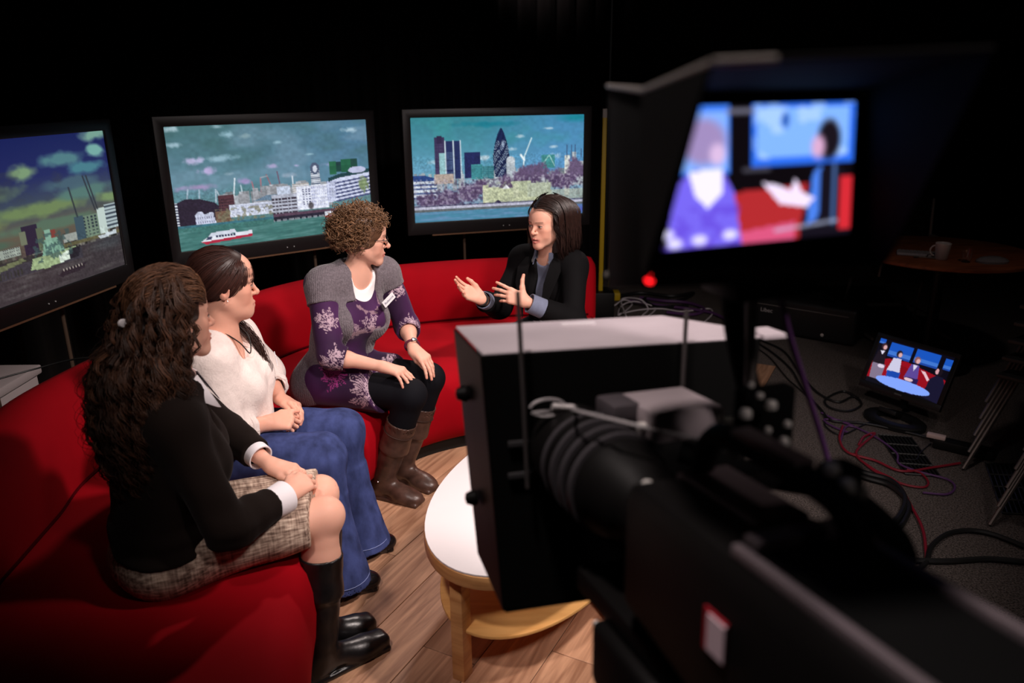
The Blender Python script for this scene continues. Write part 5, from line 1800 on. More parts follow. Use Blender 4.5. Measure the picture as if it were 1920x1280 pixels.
    bursts = [(lerp(j['sR'], eR, .95) + A(.03, -.04, -.02), .075, pale, 1), (lerp(j['sR'], eR, .45) + A(.02, -.05, .0), .06, pale, 2), (lerp(hR, kR, .20) + A(.0, -.06, .07), .085, mag, 3),
              (lerp(hR, kR, .55) + A(0, -.05, .02), .10, pale, 4), (j['pel'] + A(.19, -.12, .12), .075, pale, 5), (j['pel'] + A(.28, -.02, .09), .07, pale, 6),
              (eL + A(.02, -.05, .02), .055, pale, 7), (lerp(j['sL'], eL, .3) + A(.03, -.03, 0), .05, pale, 8), (j['chest'] + A(.04, -.14, -.05), .06, pale, 9), (j['chest'] + A(.10, -.08, -.03), .05, pale, 10)]
    def dcol(P):
        base = lerp(0, 1, np.clip(.5 + 1.2 * wn2(P), 0, 1))[:, None]
        c = purple * base + deep * (1 - base)
        for q, R_, cl, sd in bursts:
            d = P - q
            u = d @ nrm((.85, .3, .2))
            v = d @ nrm((-.15, -.25, .95))
            rad = np.linalg.norm(d, axis=1)
            th = np.arctan2(v, u)
            rr_ = R_ * (.72 + .28 * np.sin(3 * th + sd) * np.sin(7 * th + 2 * sd))
            streak = (np.sin(37 * th + 5 * np.sin(rad * 90 + sd)) + .9 * wn(P) * 1.6) > (.2 + 1.2 * (rad / R_) - .8)
            m = ((rad < rr_) & streak & (rad > .004)).astype(float)[:, None] * .7
            c = c * (1 - m) + cl * m
        L = (P - nk) @ Mc.T
        # lace yoke around the neckline and waist band
        yk = (np.abs(np.hypot(L[:, 0] / .060, (L[:, 2] + .093) / .070) - 1.12) < .12) & (L[:, 1] > .03) & (L[:, 2] < -.04)
        wb = (np.abs(L[:, 2] + .245) < .011) & (L[:, 1] > .02) & (np.abs(L[:, 0]) < .15)
        m = ((yk | wb) & (wn(P) > -.12))[:, None] * .6
        return c * (1 - m) + A(*srgb(170, 140, 150)) * m
    sdf_part('dress', who, dr, bbox(j['pel'], hc, eR, eL, kR, kL, pad=.28), .0046, m_dr, dcol, lambda P: wv(P) * .004, .006)
    # white top under the dress
    m_wt = mat('white_jersey', srgb(244, 240, 240), .8, sheen=.2)
    ut = torso(j, .002, .98, .95)
    ut += [('i', .01, pl(j['chest'] - A(0, 0, .05), (0, 0, -1))), ('i', .01, pl(nk + Mc[2] * -.005, (0, 0, 1))),
           ('s', .006, rc(nk + A(0, 0, .10), nk + Mc[1] * .050 - A(0, 0, .03), .064, .050)), ('s', .006, rc(nk + Mc[1] * .05 - A(0, 0, .02), nk + Mc[1] * .145 - A(0, 0, .128), .052, .006))]
    sdf_part('undershirt', who, ut, bbox(j['chest'], j['sR'], j['sL'], hc, pad=.18), .005, m_wt)
    # vest
    m_ve = knit_mat()
    ve = torso(j, .020, 1.0, 1.0)
    Mp = frame_from(fp)
    ve += [('u', .05, el(j['pel'] - Mp[1] * .045 - A(0, 0, .02), (.205, .125, .13), Mp)), ('i', .01, pl(j['pel'] + A(0, 0, -.075), (.25, -.05, -1)))]
    for s_, e_ in ((j['sR'], eR), (j['sL'], eL)):
        ve += [('u', .035, rc(lerp(s_, j['neck'], .1), lerp(s_, e_, .06), .056, .058)), ('u', .02, cc(lerp(s_, e_, .02), lerp(s_, e_, .27), .061, .066))]
    ve += [('s', .012, rc(nk + A(0, 0, .10), nk + Mc[1] * .05 - A(0, 0, .02), .066, .060)),
           ('s', .012, rb_(nk + Mc[1] * .13 - A(0, 0, .12), (.058, .125, .12), .02, Mc)),
           ('s', .012, rb_(lerp(j['pel'], j['chest'], .30) + fc * .16 - Mc[0] * .012 + A(0, 0, .02), (.052, .14, .26), .02, frame_from(nrm(fp * .4 + fc)))),
           ('s', .02, rc(hR + fp * .20 + A(0, 0, -.02), kR, .115, .11)), ('s', .02, rc(hL + fp * .20 + A(0, 0, -.02), kL, .115, .11))]
    w1, w2 = Waves(25, 50), Waves(26, 24)
    sdf_part('knitted_vest', who, ve, bbox(j['pel'], hc, eR, eL, pad=.28), .005, m_ve, None, lambda P: w1(P) * .003 + w2(P) * .004, .008)
    MB().lathe(lerp(j['pel'], j['chest'], .22) + fc * .125 + Mc[0] * -.085, [(.001, -.004), (.011, -.002), (.012, .002), (.001, .004)], 14, np.stack([A(0, 0, 1), Mc[0], fc])).build('button', mat('wood_button', srgb(150, 110, 80), .5), who)
    # name badge on the chest
    b2 = nrm(np.cross(fc, (0, 0, 1)))
    Mb = np.stack([b2, fc, np.cross(b2, fc)])
    rot = math.radians(33)
    Mb = np.stack([math.cos(rot) * Mb[0] - math.sin(rot) * Mb[2], Mb[1], math.sin(rot) * Mb[0] + math.cos(rot) * Mb[2]])
    badge(who, nk + fc * .158 - A(0, 0, .118) + Mc[0] * -.052, Mb, .066, .030, 'Rebecca')
    # watch
    u = nrm(wL - eL)
    cw = lerp(eL, wL, .90)
    U = nrm(np.cross(u, (0, 0, 1)))
    W_ = np.cross(u, U)
    tt = np.linspace(0, 2 * math.pi, 28)
    MB().tube([cw + .0305 * (math.cos(q) * U + .95 * math.sin(q) * W_) for q in tt], .005, 8, False).build('watch_strap', mat('maroon_strap', srgb(96, 34, 60), .5), who)
    up = nrm(A(.35, -.1, .9) - u * (A(.35, -.1, .9) @ u))
    MB().lathe(cw + up * .030, [(.013, -.004), (.014, 0), (.013, .004), (.010, .005)], 20, np.stack([u, np.cross(up, u), up])).build('watch_face', mat('silver', (.8, .8, .8), .2, 1.0), who)
    # glasses
    mg = mat('dark_glasses_frame', (.02, .015, .015), .35)
    W = lambda x, y, z: hc + .98 * (A(x, y, z) @ H)
    for x in (-1, 1):
        g = MB()
        tt = np.linspace(0, 2 * math.pi, 26)
        g.tube([W(.031 * x + .019 * math.cos(q), .097 - .12 * (.019 * math.cos(q) * x) ** 2 - .004 * math.cos(q) * x, -.003 + .0125 * math.sin(q)) for q in tt], .0012, 5, False)
        g.tube([W(.050 * x, .093, .002), W(.072 * x, .05, .003), W(.078 * x, -.005, .0)], .0014, 5)
        if x > 0:
            g.tube([W(-.012, .100, .001), W(0, .103, .003), W(.012, .100, .001)], .0012, 5)
        g.build('spectacles', mg, who)
    # tight curls
    E = A(.098, .115, .103)
    cc0 = hc + A(0, 0, .030) - H[1] * .020
    n, N = 1250, 19
    P = []
    while len(P) < n:
        d = rng.normal(size=3)
        d /= np.linalg.norm(d)
        loc = d * E
        if d[2] < -.62:
            continue
        if d[1] > .22 and d[2] < .45:      # the face stays free
            continue
        if d[1] > -.05 and d[2] < -.35:
            continue
        nn = nrm(d / E)
        root = loc * rng.uniform(.80, .98)
        tang = rng.normal(size=3)
        tang -= nn * (tang @ nn)
        g = nrm(nn * rng.uniform(.3, 1.0) + nrm(tang) * rng.uniform(.3, .9) + A(0, .0, -.55))
        Lc = rng.uniform(.030, .055)
        t = np.linspace(0, 1, N)
        a_ = nrm(np.cross(g, A(.3, .5, .8)))
        b_ = np.cross(g, a_)
        rad = rng.uniform(.006, .0115) * np.clip(t * 4, .2, 1)
        turns = rng.uniform(1.2, 2.6) * 2 * math.pi * (1 if rng.rand() < .5 else -1)
        p0 = rng.uniform(0, 6.28)
        path = root + t[:, None] * Lc * g + (rad * np.cos(turns * t + p0))[:, None] * a_ + (rad * np.sin(turns * t + p0))[:, None] * b_
        P.append(cc0 + path @ H)
    a = strands(np.array(P), rng.uniform(.0012, .0021, n), hair_noise_cols(n, srgb(124, 92, 66), .32, rng), .8)
    hair = link('hair', np_mesh('hair', *a), m_hair, who)
    wv5 = Waves(28, 120)
    core = [('u', 0, el(cc0, E * A(.98, .98, .98), H)), ('s', .012, el(hc + H[1] * .125 - A(0, 0, .040), (.110, .098, .105), H)), ('s', .012, rc(hc + H[1] * .03 - A(0, 0, .13), hc - H[1] * .06 - A(0, 0, .15), .07))]
    sdf_part('hair_mass', hair, core, bbox(hc, pad=.2), .005, m_hair, lambda P: np.tile(A(*srgb(92, 64, 46)), (len(P), 1)) * (1 + .4 * wv5(P))[:, None], lambda P: wv5(P) * .006, .008)
    return who
def knit_mat():
    m = mat('grey_knit', srgb(112, 104, 110), .95, spec=.1, sheen=.3, noise=(120.0, .22, 3))
    nt = m.node_tree
    b = nt.nodes['Principled BSDF']
    tc = nt.nodes.new('ShaderNodeTexCoord')
    wv = nt.nodes.new('ShaderNodeTexWave')
    wv.inputs['Scale'].default_value = 36
    wv.inputs['Distortion'].default_value = 5
    wv.inputs['Detail Scale'].default_value = 4
    nt.links.new(tc.outputs['Object'], wv.inputs['Vector'])
    bp = nt.nodes.new('ShaderNodeBump')
    bp.inputs['Strength'].default_value = .5
    bp.inputs['Distance'].default_value = .004
    nt.links.new(wv.outputs['Fac'], bp.inputs['Height'])
    nt.links.new(bp.outputs[0], b.inputs['Normal'])
    return m
woman_three()

# ================================================================ woman in the black blazer, gesturing
def woman_four():
    rng = np.random.RandomState(44)
    who = empty('person', (.25, 3.87, .42), 'gesturing person in a black blazer and grey-blue shirt with open hands', 'person', 'people on the red sofa')
    fp, fc = nrm((-.62, -.78, 0)), nrm((-.50, -.86, .03))
    r = A(fp[1], -fp[0], 0)
    j = dict(pel=A(.25, 3.86, .505), chest=A(.205, 3.79, .77), neck=A(.185, 3.735, .945), sR=A(.052, 3.82, .90), sL=A(.308, 3.665, .90), fp=fp, fc=fc)
    hR, hL = j['pel'] + r * .09, j['pel'] - r * .09
    kR, kL = hR + A(-.27, -.33, .0), hL + A(-.27, -.33, .0)
    aR, aL = kR + A(.02, .0, -.42), kL + A(.02, .0, -.42)
    eR, wR, eL, wL = A(-.06, 3.70, .685), A(-.135, 3.495, .780), A(.285, 3.475, .675), A(.070, 3.425, .785)
    hc = A(.168, 3.665, 1.100)
    H = frame_from((-.71, -.70, -.04), (-.10, -.05, 1))
    tips = []
    st = torso(j, -.010, .97, .9)
    st += [('u', .03, rc(j['neck'] - A(0, 0, .04), hc + A(0, 0, -.05) - H[1] * .018, .050, .048))]
    st += arm_skin(j['sR'], eR, wR, .92) + arm_skin(j['sL'], eL, wL, .92)
    st += [('u', .02, grp(head_steps(hc, H, .95, jaw=.95, mouth_open=.004)))]
    st += [('u', .012, hand_steps(wR, (-.80, -.28, .50), (.25, .65, -.72), -1, [(4, 14, 10), (10, 18, 12), (16, 22, 14), (22, 26, 16)], [(.9, .55, -.2), (1, .2, -.3), (1, .05, -.2)], .98, spread=(.10, .0, -.08, -.2), tips=tips)),
           ('u', .012, hand_steps(wL, (-.88, .05, .34), (.30, -.92, .28), 1, [(10, 14, 8), (16, 20, 12), (24, 24, 14), (30, 28, 16)], [(.6, 1, .1), (.35, 1, .1), (.12, 1, .0)], .98, spread=(.16, .02, -.08, -.18), tips=tips))]
    skin = SKIN * A(1.02, 1.0, .99)
    sdf_part('body', who, st, bbox(j['pel'], hc + A(0, 0, .05), eR, eL, A(-.25, 3.45, .85), A(0, 3.42, .95), pad=.16), .0029, m_skin, skin_color((hc, H), .95, skin, A(*srgb(196, 92, 92)), A(.05, .03, .02), tips, .004), keep=[(hc, hc - A(0, 0, .06), .22), (lerp(eR, wR, .35), wR, .07), (lerp(eL, wL, .15), wL, .07), (wR, wR + A(0, 0, .001), .21), (wL, wL + A(0, 0, .001), .21)])
    m_tr = mat('black_trousers', (.008, .008, .009), .85, spec=.2)
    sk = [('u', 0, el(j['pel'] - A(0, 0, .01), (.18, .14, .1), frame_from(fp))), ('u', .05, rc(hR, kR, .10, .078)), ('u', .05, rc(hL, kL, .10, .078))]
    for k, a in ((kR, aR), (kL, aL)):
        sk += [('u', .03, rc(k, lerp(k, a, .5), .076, .066)), ('u', .03, cc(lerp(k, a, .45), a - A(0, 0, .05), .066, .068))]
    sdf_part('trousers', who, sk, bbox(j['pel'], kR, kL, aR, aL, pad=.28), .009, m_tr)
    for a in (aR, aL):
        a0 = A(a[0], a[1], .085)
        sdf_part('shoe', who, shoe_steps(a0, a0 + A(-.11, -.13, -.055)), bbox(a0, pad=.26), .005, MATS['black_patent'])
    m_sh = mat('grey_blue_shirt', srgb(112, 118, 140), .75, spec=.25, sheen=.2, noise=(60.0, .08, 2))
    Mc = frame_from(fc)
    nk = j['neck']
    sh = torso(j, .004, .98, .95)
    sh += [('i', .01, pl(j['pel'] + A(0, 0, .05), (0, 0, -1))), ('s', .006, rc(nk + A(0, 0, .12), nk + Mc[1] * .035 - A(0, 0, .01), .058, .046)), ('s', .005, rc(nk + Mc[1] * .05 - A(0, 0, .01), nk + Mc[1] * .10 - A(0, 0, .075), .03, .006))]
    w0 = Waves(51, 60)
    sdf_part('shirt', who, sh, bbox(j['pel'], j['sR'], j['sL'], hc, pad=.28), .006, m_sh, None, lambda P: w0(P) * .003, .004)
    collar('shirt_collar', who, nk + A(-.005, -.008, .012), frame_from(fc, (-.05, -.1, 1)), .056, .032, m_sh, .022, .07, 30)
    # button placket
    for k in range(2):
        p = nk + Mc[1] * (.066 + .006 * k) - A(0, 0, .012 + .018 * k) - Mc[0] * .034
        MB().lathe(p, [(.001, -.002), (.005, 0), (.001, .002)], 8, np.stack([Mc[0], Mc[2], Mc[1]])).build('shirt_button', mat('pale_button', srgb(190, 190, 200), .4), who)
    m_bz = mat('black_blazer', (.0038, .0035, .004), .85, spec=.12, bump=(260.0, .15, .001))
    up_ = nrm(nk - j['pel'])
    fy_ = nrm(fc - up_ * (fc @ up_))
    Mt = np.stack([np.cross(fy_, up_), fy_, up_])
    bz = torso(j, .016, 1.02, 1.0)
    bz += [('i', .012, pl(j['pel'] + A(0, 0, -.04), (0, 0, -1))),
           ('s', .01, rc(nk + A(0, 0, .10), nk + Mc[1] * .04, .062, .052)),
           ('s', .010, rb_(lerp(nk, j['pel'], .42) + Mt[1] * .165, (.034, .115, .25), .015, Mt)), ('s', .01, rc(nk + Mc[1] * .10 - A(0, 0, .02), nk + Mc[1] * .16 - A(0, 0, .16), .058, .032))]
    for s_, e_, w_, q in ((j['sR'], eR, wR, .80), (j['sL'], eL, wL, .66)):
        bz += [('u', .04, grp([('u', 0, rc(s_ - A(0, 0, .008), e_, .058, .055)), ('u', .03, rc(e_, lerp(e_, w_, .3), .055, .053)), ('u', .02, cc(lerp(e_, w_, .1), lerp(e_, w_, q), .054, .052))]))]
    w1 = Waves(52, 40)
    sdf_part('blazer', who, bz, bbox(j['pel'], hc, eR, eL, wR, wL, pad=.28), .006, m_bz, None, lambda P: w1(P) * .006, .008)
    # lapels
    for x in (-1, 1):
        pts = [(nk + Mc[0] * x * .066 + Mc[1] * .02 + Mc[2] * .035), (nk + Mc[0] * x * .115 + Mc[1] * .105 - Mc[2] * .06), (nk + Mc[0] * x * .105 + Mc[1] * .145 - Mc[2] * .13), (nk + Mc[0] * x * .045 + Mc[1] * .182 - Mc[2] * .29), (nk + Mc[0] * x * .050 + Mc[1] * .150 - Mc[2] * .12), (nk + Mc[0] * x * .055 + Mc[1] * .095 - Mc[2] * .03)]
        V = np.array(pts + [p - Mc[1] * .006 for p in pts])
        F = [(0, 1, 5), (1, 2, 4), (1, 4, 5), (2, 3, 4)]
        F += [tuple(i + 6 for i in q[::-1]) for q in F]
        MB().add(V, F + [(i, (i + 1) % 6, 6 + (i + 1) % 6, 6 + i) for i in range(6)]).build('lapel', m_bz, who)
    cuff_band('shirt_cuff', who, lerp(eL, wL, .52), lerp(eL, wL, .95), .047, .045, m_sh)
    cuff_band('shirt_cuff', who, lerp(eR, wR, .72), lerp(eR, wR, .97), .043, .041, m_sh)
    u = nrm(wR - eR)
    U = nrm(np.cross(u, (0, 0, 1)))
    W_ = np.cross(u, U)
    tt = np.linspace(0, 2 * math.pi, 24)
    MB().tube([wR + u * .006 + .0275 * (math.cos(q) * U + math.sin(q) * W_) for q in tt], .0048, 8, False).build('watch_strap', mat('black_strap', (.01, .01, .01), .5), who)
    # shoulder-length hair
    zt = [.90, .97, 1.04, 1.12, 1.18, 1.25]
    hx = [.215, .212, .205, .192, .187, .187]
    hy = [3.72, 3.715, 3.70, 3.685, 3.68, 3.68]
    Fb = frame_from((H[1][0], H[1][1], 0))
    def R(ph, z):
        base = np.interp(z, [.92, .98, 1.05, 1.12], [.088, .104, .109, .102])
        cz = np.clip((1.246 - z) / (1.246 - 1.11), 0, 1)
        cap = .102 * np.sqrt(np.clip(1 - (1 - cz) ** 2, 0, 1))
        return np.where(z > 1.12, cap, base) * (1 + .10 * np.abs(np.cos(ph)))
    def phs(g, n):
        return g.uniform(math.radians(52), math.radians(308), n)
    a = shell_hair(rng, 1320, 20, (zt, hx, hy), R, phs, lambda g, p: g.uniform(1.07, 1.245, len(p)), lambda g, p: g.uniform(.925, .97, len(p)),
                   .008, .13, .0013, srgb(36, 21, 18), .3, Fb, tangle=.006, rad_rng=(.90, 1.04), clump=6)
    # top hair falling from a side parting
    n, N = 680, 20
    P = []
    for i in range(n):
        s_ = rng.choice([-1, 1], p=[.42, .58])
        y0 = rng.uniform(-.075, .093)
        t = np.linspace(0, 1, N)
        q_ = t * rng.uniform(1.7, 3.0)
        a_ = np.minimum(q_, 1.45)
        dz = np.maximum(q_ - 1.45, 0) * .115
        back = (.066 - y0)
        loc = np.stack([-.018 + s_ * .100 * np.sin(a_) * (1 - .10 * (y0 > .03)), np.full(N, y0) - (.028 + .5 * max(0, y0 - .03)) * np.sin(a_ * .9) - .012 + .004 * np.sin(t * 9 + (i % 37)), .036 + .100 * np.cos(a_) * math.sqrt(max(.05, 1 - (y0 / (.118 if y0 < 0 else .106)) ** 2)) - dz], -1)
        P.append(hc + loc @ H)
    b = strands(np.array(P), rng.uniform(.0009, .0015, n), hair_noise_cols(n, srgb(38, 22, 18), .34, rng), .9)
    V, F, C = join_vf(a, b)
    hair = link('hair', np_mesh('hair', V, F, C), m_hair, who)
    core = [('u', 0, el(hc + A(0, 0, .034) - H[1] * .028, (.080, .086, .088), H)), ('u', .04, rc(hc - H[1] * .045 - A(0, 0, .0), hc - H[1] * .058 + A(.01, .01, -.125), .076, .062)),
            ('s', .015, el(hc + H[1] * .120 - A(0, 0, .045), (.105, .108, .105), H)), ('s', .015, rc(hc + H[1] * .09 - A(0, 0, .05), hc + H[1] * .08 - A(0, 0, .2), .075, .075))]
    sdf_part('hair_mass', hair, core, bbox(hc, hc - A(0, 0, .15), pad=.2), .005, m_hair, lambda P: np.tile(A(*srgb(36, 20, 17)), (len(P), 1)))
    return who
woman_four()
# ================================================================ the studio camera in the foreground, with its prompter and viewfinder
def rig_axes(az, t, roll):
    a, t, ro = math.radians(az), math.radians(t), math.radians(roll)
    g, R = A(-math.sin(a), math.cos(a), 0), A(math.cos(a), math.sin(a), 0)
    F = g * math.cos(t) - A(0, 0, math.sin(t))
    U = np.cross(R, F)
    return R * math.cos(ro) + U * math.sin(ro), F, U * math.cos(ro) - R * math.sin(ro)
m_blk = mat('black_rig_metal', (.0045, .004, .004), .5, spec=.14)
m_blk_m = mat('black_matte', (.0035, .0035, .0035), .85, spec=.08)
m_grey = mat('grey_painted_metal', srgb(196, 184, 190), .5, spec=.4, noise=(9.0, .06, 2))
m_chrome = mat('chrome', (.80, .76, .72), .3, .35)
m_steel = mat('steel_wire', (.42, .39, .40), .4, .2)
# ---- prompter hood
hR, hF, hU = rig_axes(15, 5, -2)
HO = A(-.042, 1.05, 1.354)
hg = lambda r, f, u: HO + hR * r + hF * f + hU * u
pr = empty('teleprompter_hood', tuple(hg(.22, .1, -.41)), 'black box-shaped prompter hood with a pale grey top around the lens', 'camera gear')
top = [hg(0, 0, 0), hg(.45, 0, 0), hg(.455, .09, -.004), hg(.375, .20, 0), hg(0, .20, 0)]
bot = [hg(.033, .0, -.41), hg(.42, .0, -.41), hg(.42, .09, -.41), hg(.36, .19, -.41), hg(.035, .19, -.41)]
def slab(name, pts, nrm_, th, m, parent, bev=.002):
    pts = [np.asarray(p, float) for p in pts]
    n = len(pts)
    V = pts + [p + np.asarray(nrm_) * th for p in pts]
    F = [tuple(range(n)), tuple(range(2 * n - 1, n - 1, -1))] + [(k, n + k, n + (k + 1) % n, (k + 1) % n) for k in range(n)]
    return MB().add(V, F).build(name, m, parent, bev, 2, smooth=False)
slab('top_panel', top, hU, .004, m_grey, pr)
slab('side_panel', [top[0], top[4], bot[4], bot[0]], -hR, .004, m_blk, pr)
slab('side_panel', [top[2], top[3], bot[3], bot[2]], hR, .004, m_blk, pr)
slab('back_cloth', [top[0], bot[0], bot[1], top[1]], hF, .006, m_blk_m, pr)
slab('bottom_panel', bot, -hU, .004, m_blk, pr)
MB().box(hg(.20, .155, .006), (.030, .006, .0015), np.stack([hR, hF, hU])).build('label_strip', mat('white_tape', srgb(240, 232, 236), .5), pr)
MB().box(hg(.47, .02, .004), (.022, .03, .003), np.stack([hR, hF, hU])).build('bracket_plate', m_grey, pr)
for k, u in enumerate((-.135, -.185)):
    MB().box(hg(.055, -.004, u), (.018, .003, .0035), np.stack([hR, hF, hU])).build('hook_strip', mat('dim_velcro', (.03, .028, .03), .9), pr)
for u, f in ((-.09, .12), (-.27, .12)):
    MB().lathe(hg(-.004 + .03 * (-u / .41), f, u), [(.012, .0), (.014, .006), (.009, .018), (.002, .02)], 14, np.stack([hF, hU, -hR])).build('clamp_knob', m_blk, pr)
# rods standing up from the hood
MB().tube([hg(.046, -.02, .095), hg(.055, -.02, -.06), hg(.062, -.02, -.20)], .0035, 8).build('rod', m_steel if False else mat('dark_steel', (.07, .06, .06), .4, .2), pr)
MB().tube([hg(.312, -.01, .055), hg(.312, -.01, -.06), hg(.312, -.01, -.12)], .0035, 8).build('rod', MATS['dark_steel'], pr)
def cam_pt(x, y, Yd):
    """point on the line of sight through picture point (x,y) at world distance Yd"""
    d = _R * ((x - 960) / CAM_F) - _U * ((y - 640) / CAM_F) + _F0
    q = d * (Yd / d.y)
    return A(q.x, q.y, q.z + CAM_H)
# steel safety wire with a loop and a crimp
lp = []
c0 = hg(.062, -.03, -.075)
for t in np.linspace(.15, 1.85 * math.pi, 22):
    lp.append(c0 + hR * (.026 - .026 * math.cos(t) * 1.0 + .012) * 1.0 - hR * .012 + hU * .013 * math.sin(t))
wire = [hg(.128, -.03, -.078), cam_pt(1075, 768, .95), cam_pt(1130, 782, .90), cam_pt(1230, 806, .86), cam_pt(1330, 826, .84), cam_pt(1440, 842, .82)]
sw = empty('safety_wire', tuple(c0), 'thin steel safety wire with a crimped loop stretched across the prompter hood', 'wire')
MB().tube(np.array(lp), .0022, 8).build('loop', m_steel, sw)
MB().tube(spline([lp[-1]] + wire, 30), .0024, 8).build('wire', m_steel, sw)
MB().rod(hg(.095, -.03, -.073), hg(.128, -.03, -.078), .0052, .0045).build('crimp', mat('crimp_metal', (.75, .7, .7), .35, .2), sw)

# ---- camera
cR, cF, cU = rig_axes(20, 5, -2)
CO = A(.128, .95, 1.224)                       # a point on the lens axis
cg = lambda r, f, u: CO + cR * r + cF * f + cU * u
Mc_ = np.stack([cR, cF, cU])
Ml = np.stack([cR, cU, -cF])                   # lathe axis runs back along the lens
cm = empty('studio_camera', tuple(cg(0, -.3, -.2)), 'large black studio video camera seen from behind, out of focus', 'camera')
MB().lathe(cg(0, .10, -.01), [(.050, -.04), (.066, -.03), (.070, .02), (.070, .07), (.064, .075), (.064, .10), (.067, .105), (.067, .15), (.060, .16), (.055, .20), (.046, .21), (.044, .26)], 40, Ml).build('lens_barrel', m_blk, cm)
for f in (.06, .03, .0, -.03):
    MB().lathe(cg(0, f, -.01), [(.0655, -.005), (.0725, -.004), (.0725, .004), (.0655, .005)], 40, Ml).build('lens_ring', mat('ribbed_rubber', (.05, .045, .05), .4), cm)
MB().box(cg(.115, .035, .055), (.055, .055, .022), Mc_).build('lens_servo', mat('servo_grey', srgb(150, 138, 142), .5), cm, .006)
MB().box(cg(.045, .06, .062), (.022, .03, .016), Mc_).build('lens_motor', mat('motor_grey', srgb(70, 64, 68), .5), cm, .005)
MB().rod(cg(.05, .01, .052), cg(.20, -.02, .052), .006).build('support_rod', m_chrome, cm)
# body
body = MB().loft([[cg(x * wx, f, z0 + (z1 - z0) * (.5 + .5 * y)) for x, y in ((-1, -.8), (-.88, -1), (.88, -1), (1, -.8), (1, .72), (.86, 1), (-.86, 1), (-1, .72))]
                  for f, wx, z0, z1 in ((-.15, .052, -.085, .045), (-.17, .062, -.10, .055), (-.30, .066, -.115, .060), (-.33, .072, -.13, .064), (-.66, .074, -.13, .066), (-.68, .066, -.12, .058))])
body.build('camera_body', m_blk, cm, .003)
MB().box(cg(-.0765, -.365, -.012), (.0012, .013, .018), Mc_).build('side_label', mat('label_pale', srgb(205, 180, 190), .5), cm)
MB().box(cg(-.0745, -.361, -.012), (.0012, .017, .021), Mc_).build('label_edge', mat('label_red', srgb(150, 20, 36), .5), cm)
MB().box(cg(.0, -.50, .069), (.048, .085, .003), Mc_).build('top_panel', m_blk_m, cm, .003)
for x in (-.058, .058):
    MB().box(cg(x, -.49, .070), (.005, .13, .006), Mc_).build('top_rail', mat('worn_grey', srgb(96, 86, 90), .45), cm, .002)
MB().box(cg(.01, -.36, .071), (.052, .010, .006), Mc_).build('top_rail', MATS['worn_grey'], cm, .002)
MB().box(cg(.03, -.245, .060), (.034, .07, .004), Mc_).build('lit_top_plate', mat('lit_plate_grey', srgb(120, 104, 108), .5), cm, .002)  # paler than the body: the light on its top is put into the colour
# carrying handle
MB().tube(spline([cg(.03, -.17, .05), cg(.03, -.19, .10), cg(.03, -.23, .118), cg(.03, -.36, .115), cg(.03, -.40, .10), cg(.03, -.42, .062)], 26), .014, 12).build('carry_handle', m_blk, cm)
MB().box(cg(.03, -.29, .13), (.012, .05, .004), Mc_).build('handle_shoe', mat('shoe_metal', srgb(150, 132, 136), .35, .6), cm, .002)
for r, f, u, q in ((.16, -.01, .06, .011), (.19, -.02, .045, .009), (.205, -.05, .06, .010), (.17, -.05, .03, .008), (.19, -.08, .05, .010), (.225, -.03, .075, .008), (.12, -.11, .045, .009), (.14, -.09, .075, .007), (.06, -.36, .105, .007), (.075, -.365, .105, .007), (-.02, -.14, .035, .008)):
    MB().lathe(cg(r, f, u), [(q * .2, -q * .8), (q, -q * .5), (q, q * .4), (q * .7, q * .8), (q * .1, q * .9)], 12, Mc_).build('clamp_knob', m_chrome if q > .0075 else m_metal, cm)
MB().tube(spline([cg(.20, -.03, .05), cg(.21, -.06, .02), cg(.18, -.12, .01), cg(.10, -.15, .02)], 14), .012, 10).build('articulated_arm', m_blk, cm)
MB().tube(spline([cg(.10, -.02, .02), cg(.17, -.08, .0), cg(.20, -.20, .02), cg(.15, -.34, .03), cg(.09, -.40, .03)], 18), .016, 10).build('lens_grip_cable', m_blk_m, cm)
MB().box(cam_pt(1432, 785, .83), (.036, .012, .040), Mc_).build('clamp_bracket', m_blk_m, cm, .006)
MB().box(cam_pt(1574, 897, .65), (.018, .015, .016), Mc_).build('clamp_bracket', m_blk_m, cm, .006)
for x, y, q in ((1425, 742, .004), (1446, 760, .0065), (1476, 795, .0045), (1398, 776, .007), (1440, 806, .004), (1470, 828, .006), (1370, 836, .0065), (1408, 722, .0035), (1392, 812, .004), (1448, 842, .005), (1588, 912, .008), (1560, 880, .007)):
    MB().lathe(cam_pt(x, y, .80 if y < 860 else .62), [(q * .2, -q * .8), (q, -q * .5), (q, q * .4), (q * .7, q * .8), (q * .1, q * .9)], 12, Mc_).build('thumb_screw', m_chrome, cm)
# rear: battery plate
MB().box(cg(0, -.70, -.03), (.055, .02, .075), Mc_).build('battery_plate', m_blk_m, cm, .004)
# ---- tripod head under the camera
th = empty('camera_tripod', (float(cg(0, -.2, 0)[0]), float(cg(0, -.2, 0)[1]), 0), 'black tripod and fluid head under the studio camera', 'tripod')
MB().box(cg(.0, -.18, -.145), (.05, .17, .016), Mc_).build('mount_plate', m_blk, th, .004)
MB().box(cg(.0, -.16, -.205), (.065, .075, .045), Mc_).build('pan_head', m_blk, th, .012, 3)
hc_ = cg(0, -.16, -.25)
MB().lathe(hc_ - A(0, 0, .07), [(.03, -.03), (.055, -.02), (.06, .03), (.05, .07)], 24).build('bowl', m_blk, th)
MB().rod(cg(-.055, -.08, -.17), cg(-.035, -.19, -.25), .0045).build('brake_lever', m_chrome, th)
MB().tube(spline([cg(-.05, -.2, -.21), cg(-.075, -.34, -.27), cg(-.08, -.46, -.31)], 12), .011, 10).build('pan_bar', m_blk, th)
MB().box(cg(-.045, -.245, -.235), (.03, .035, .02), Mc_).build('pan_bar_clamp', m_blk_m, th, .006)
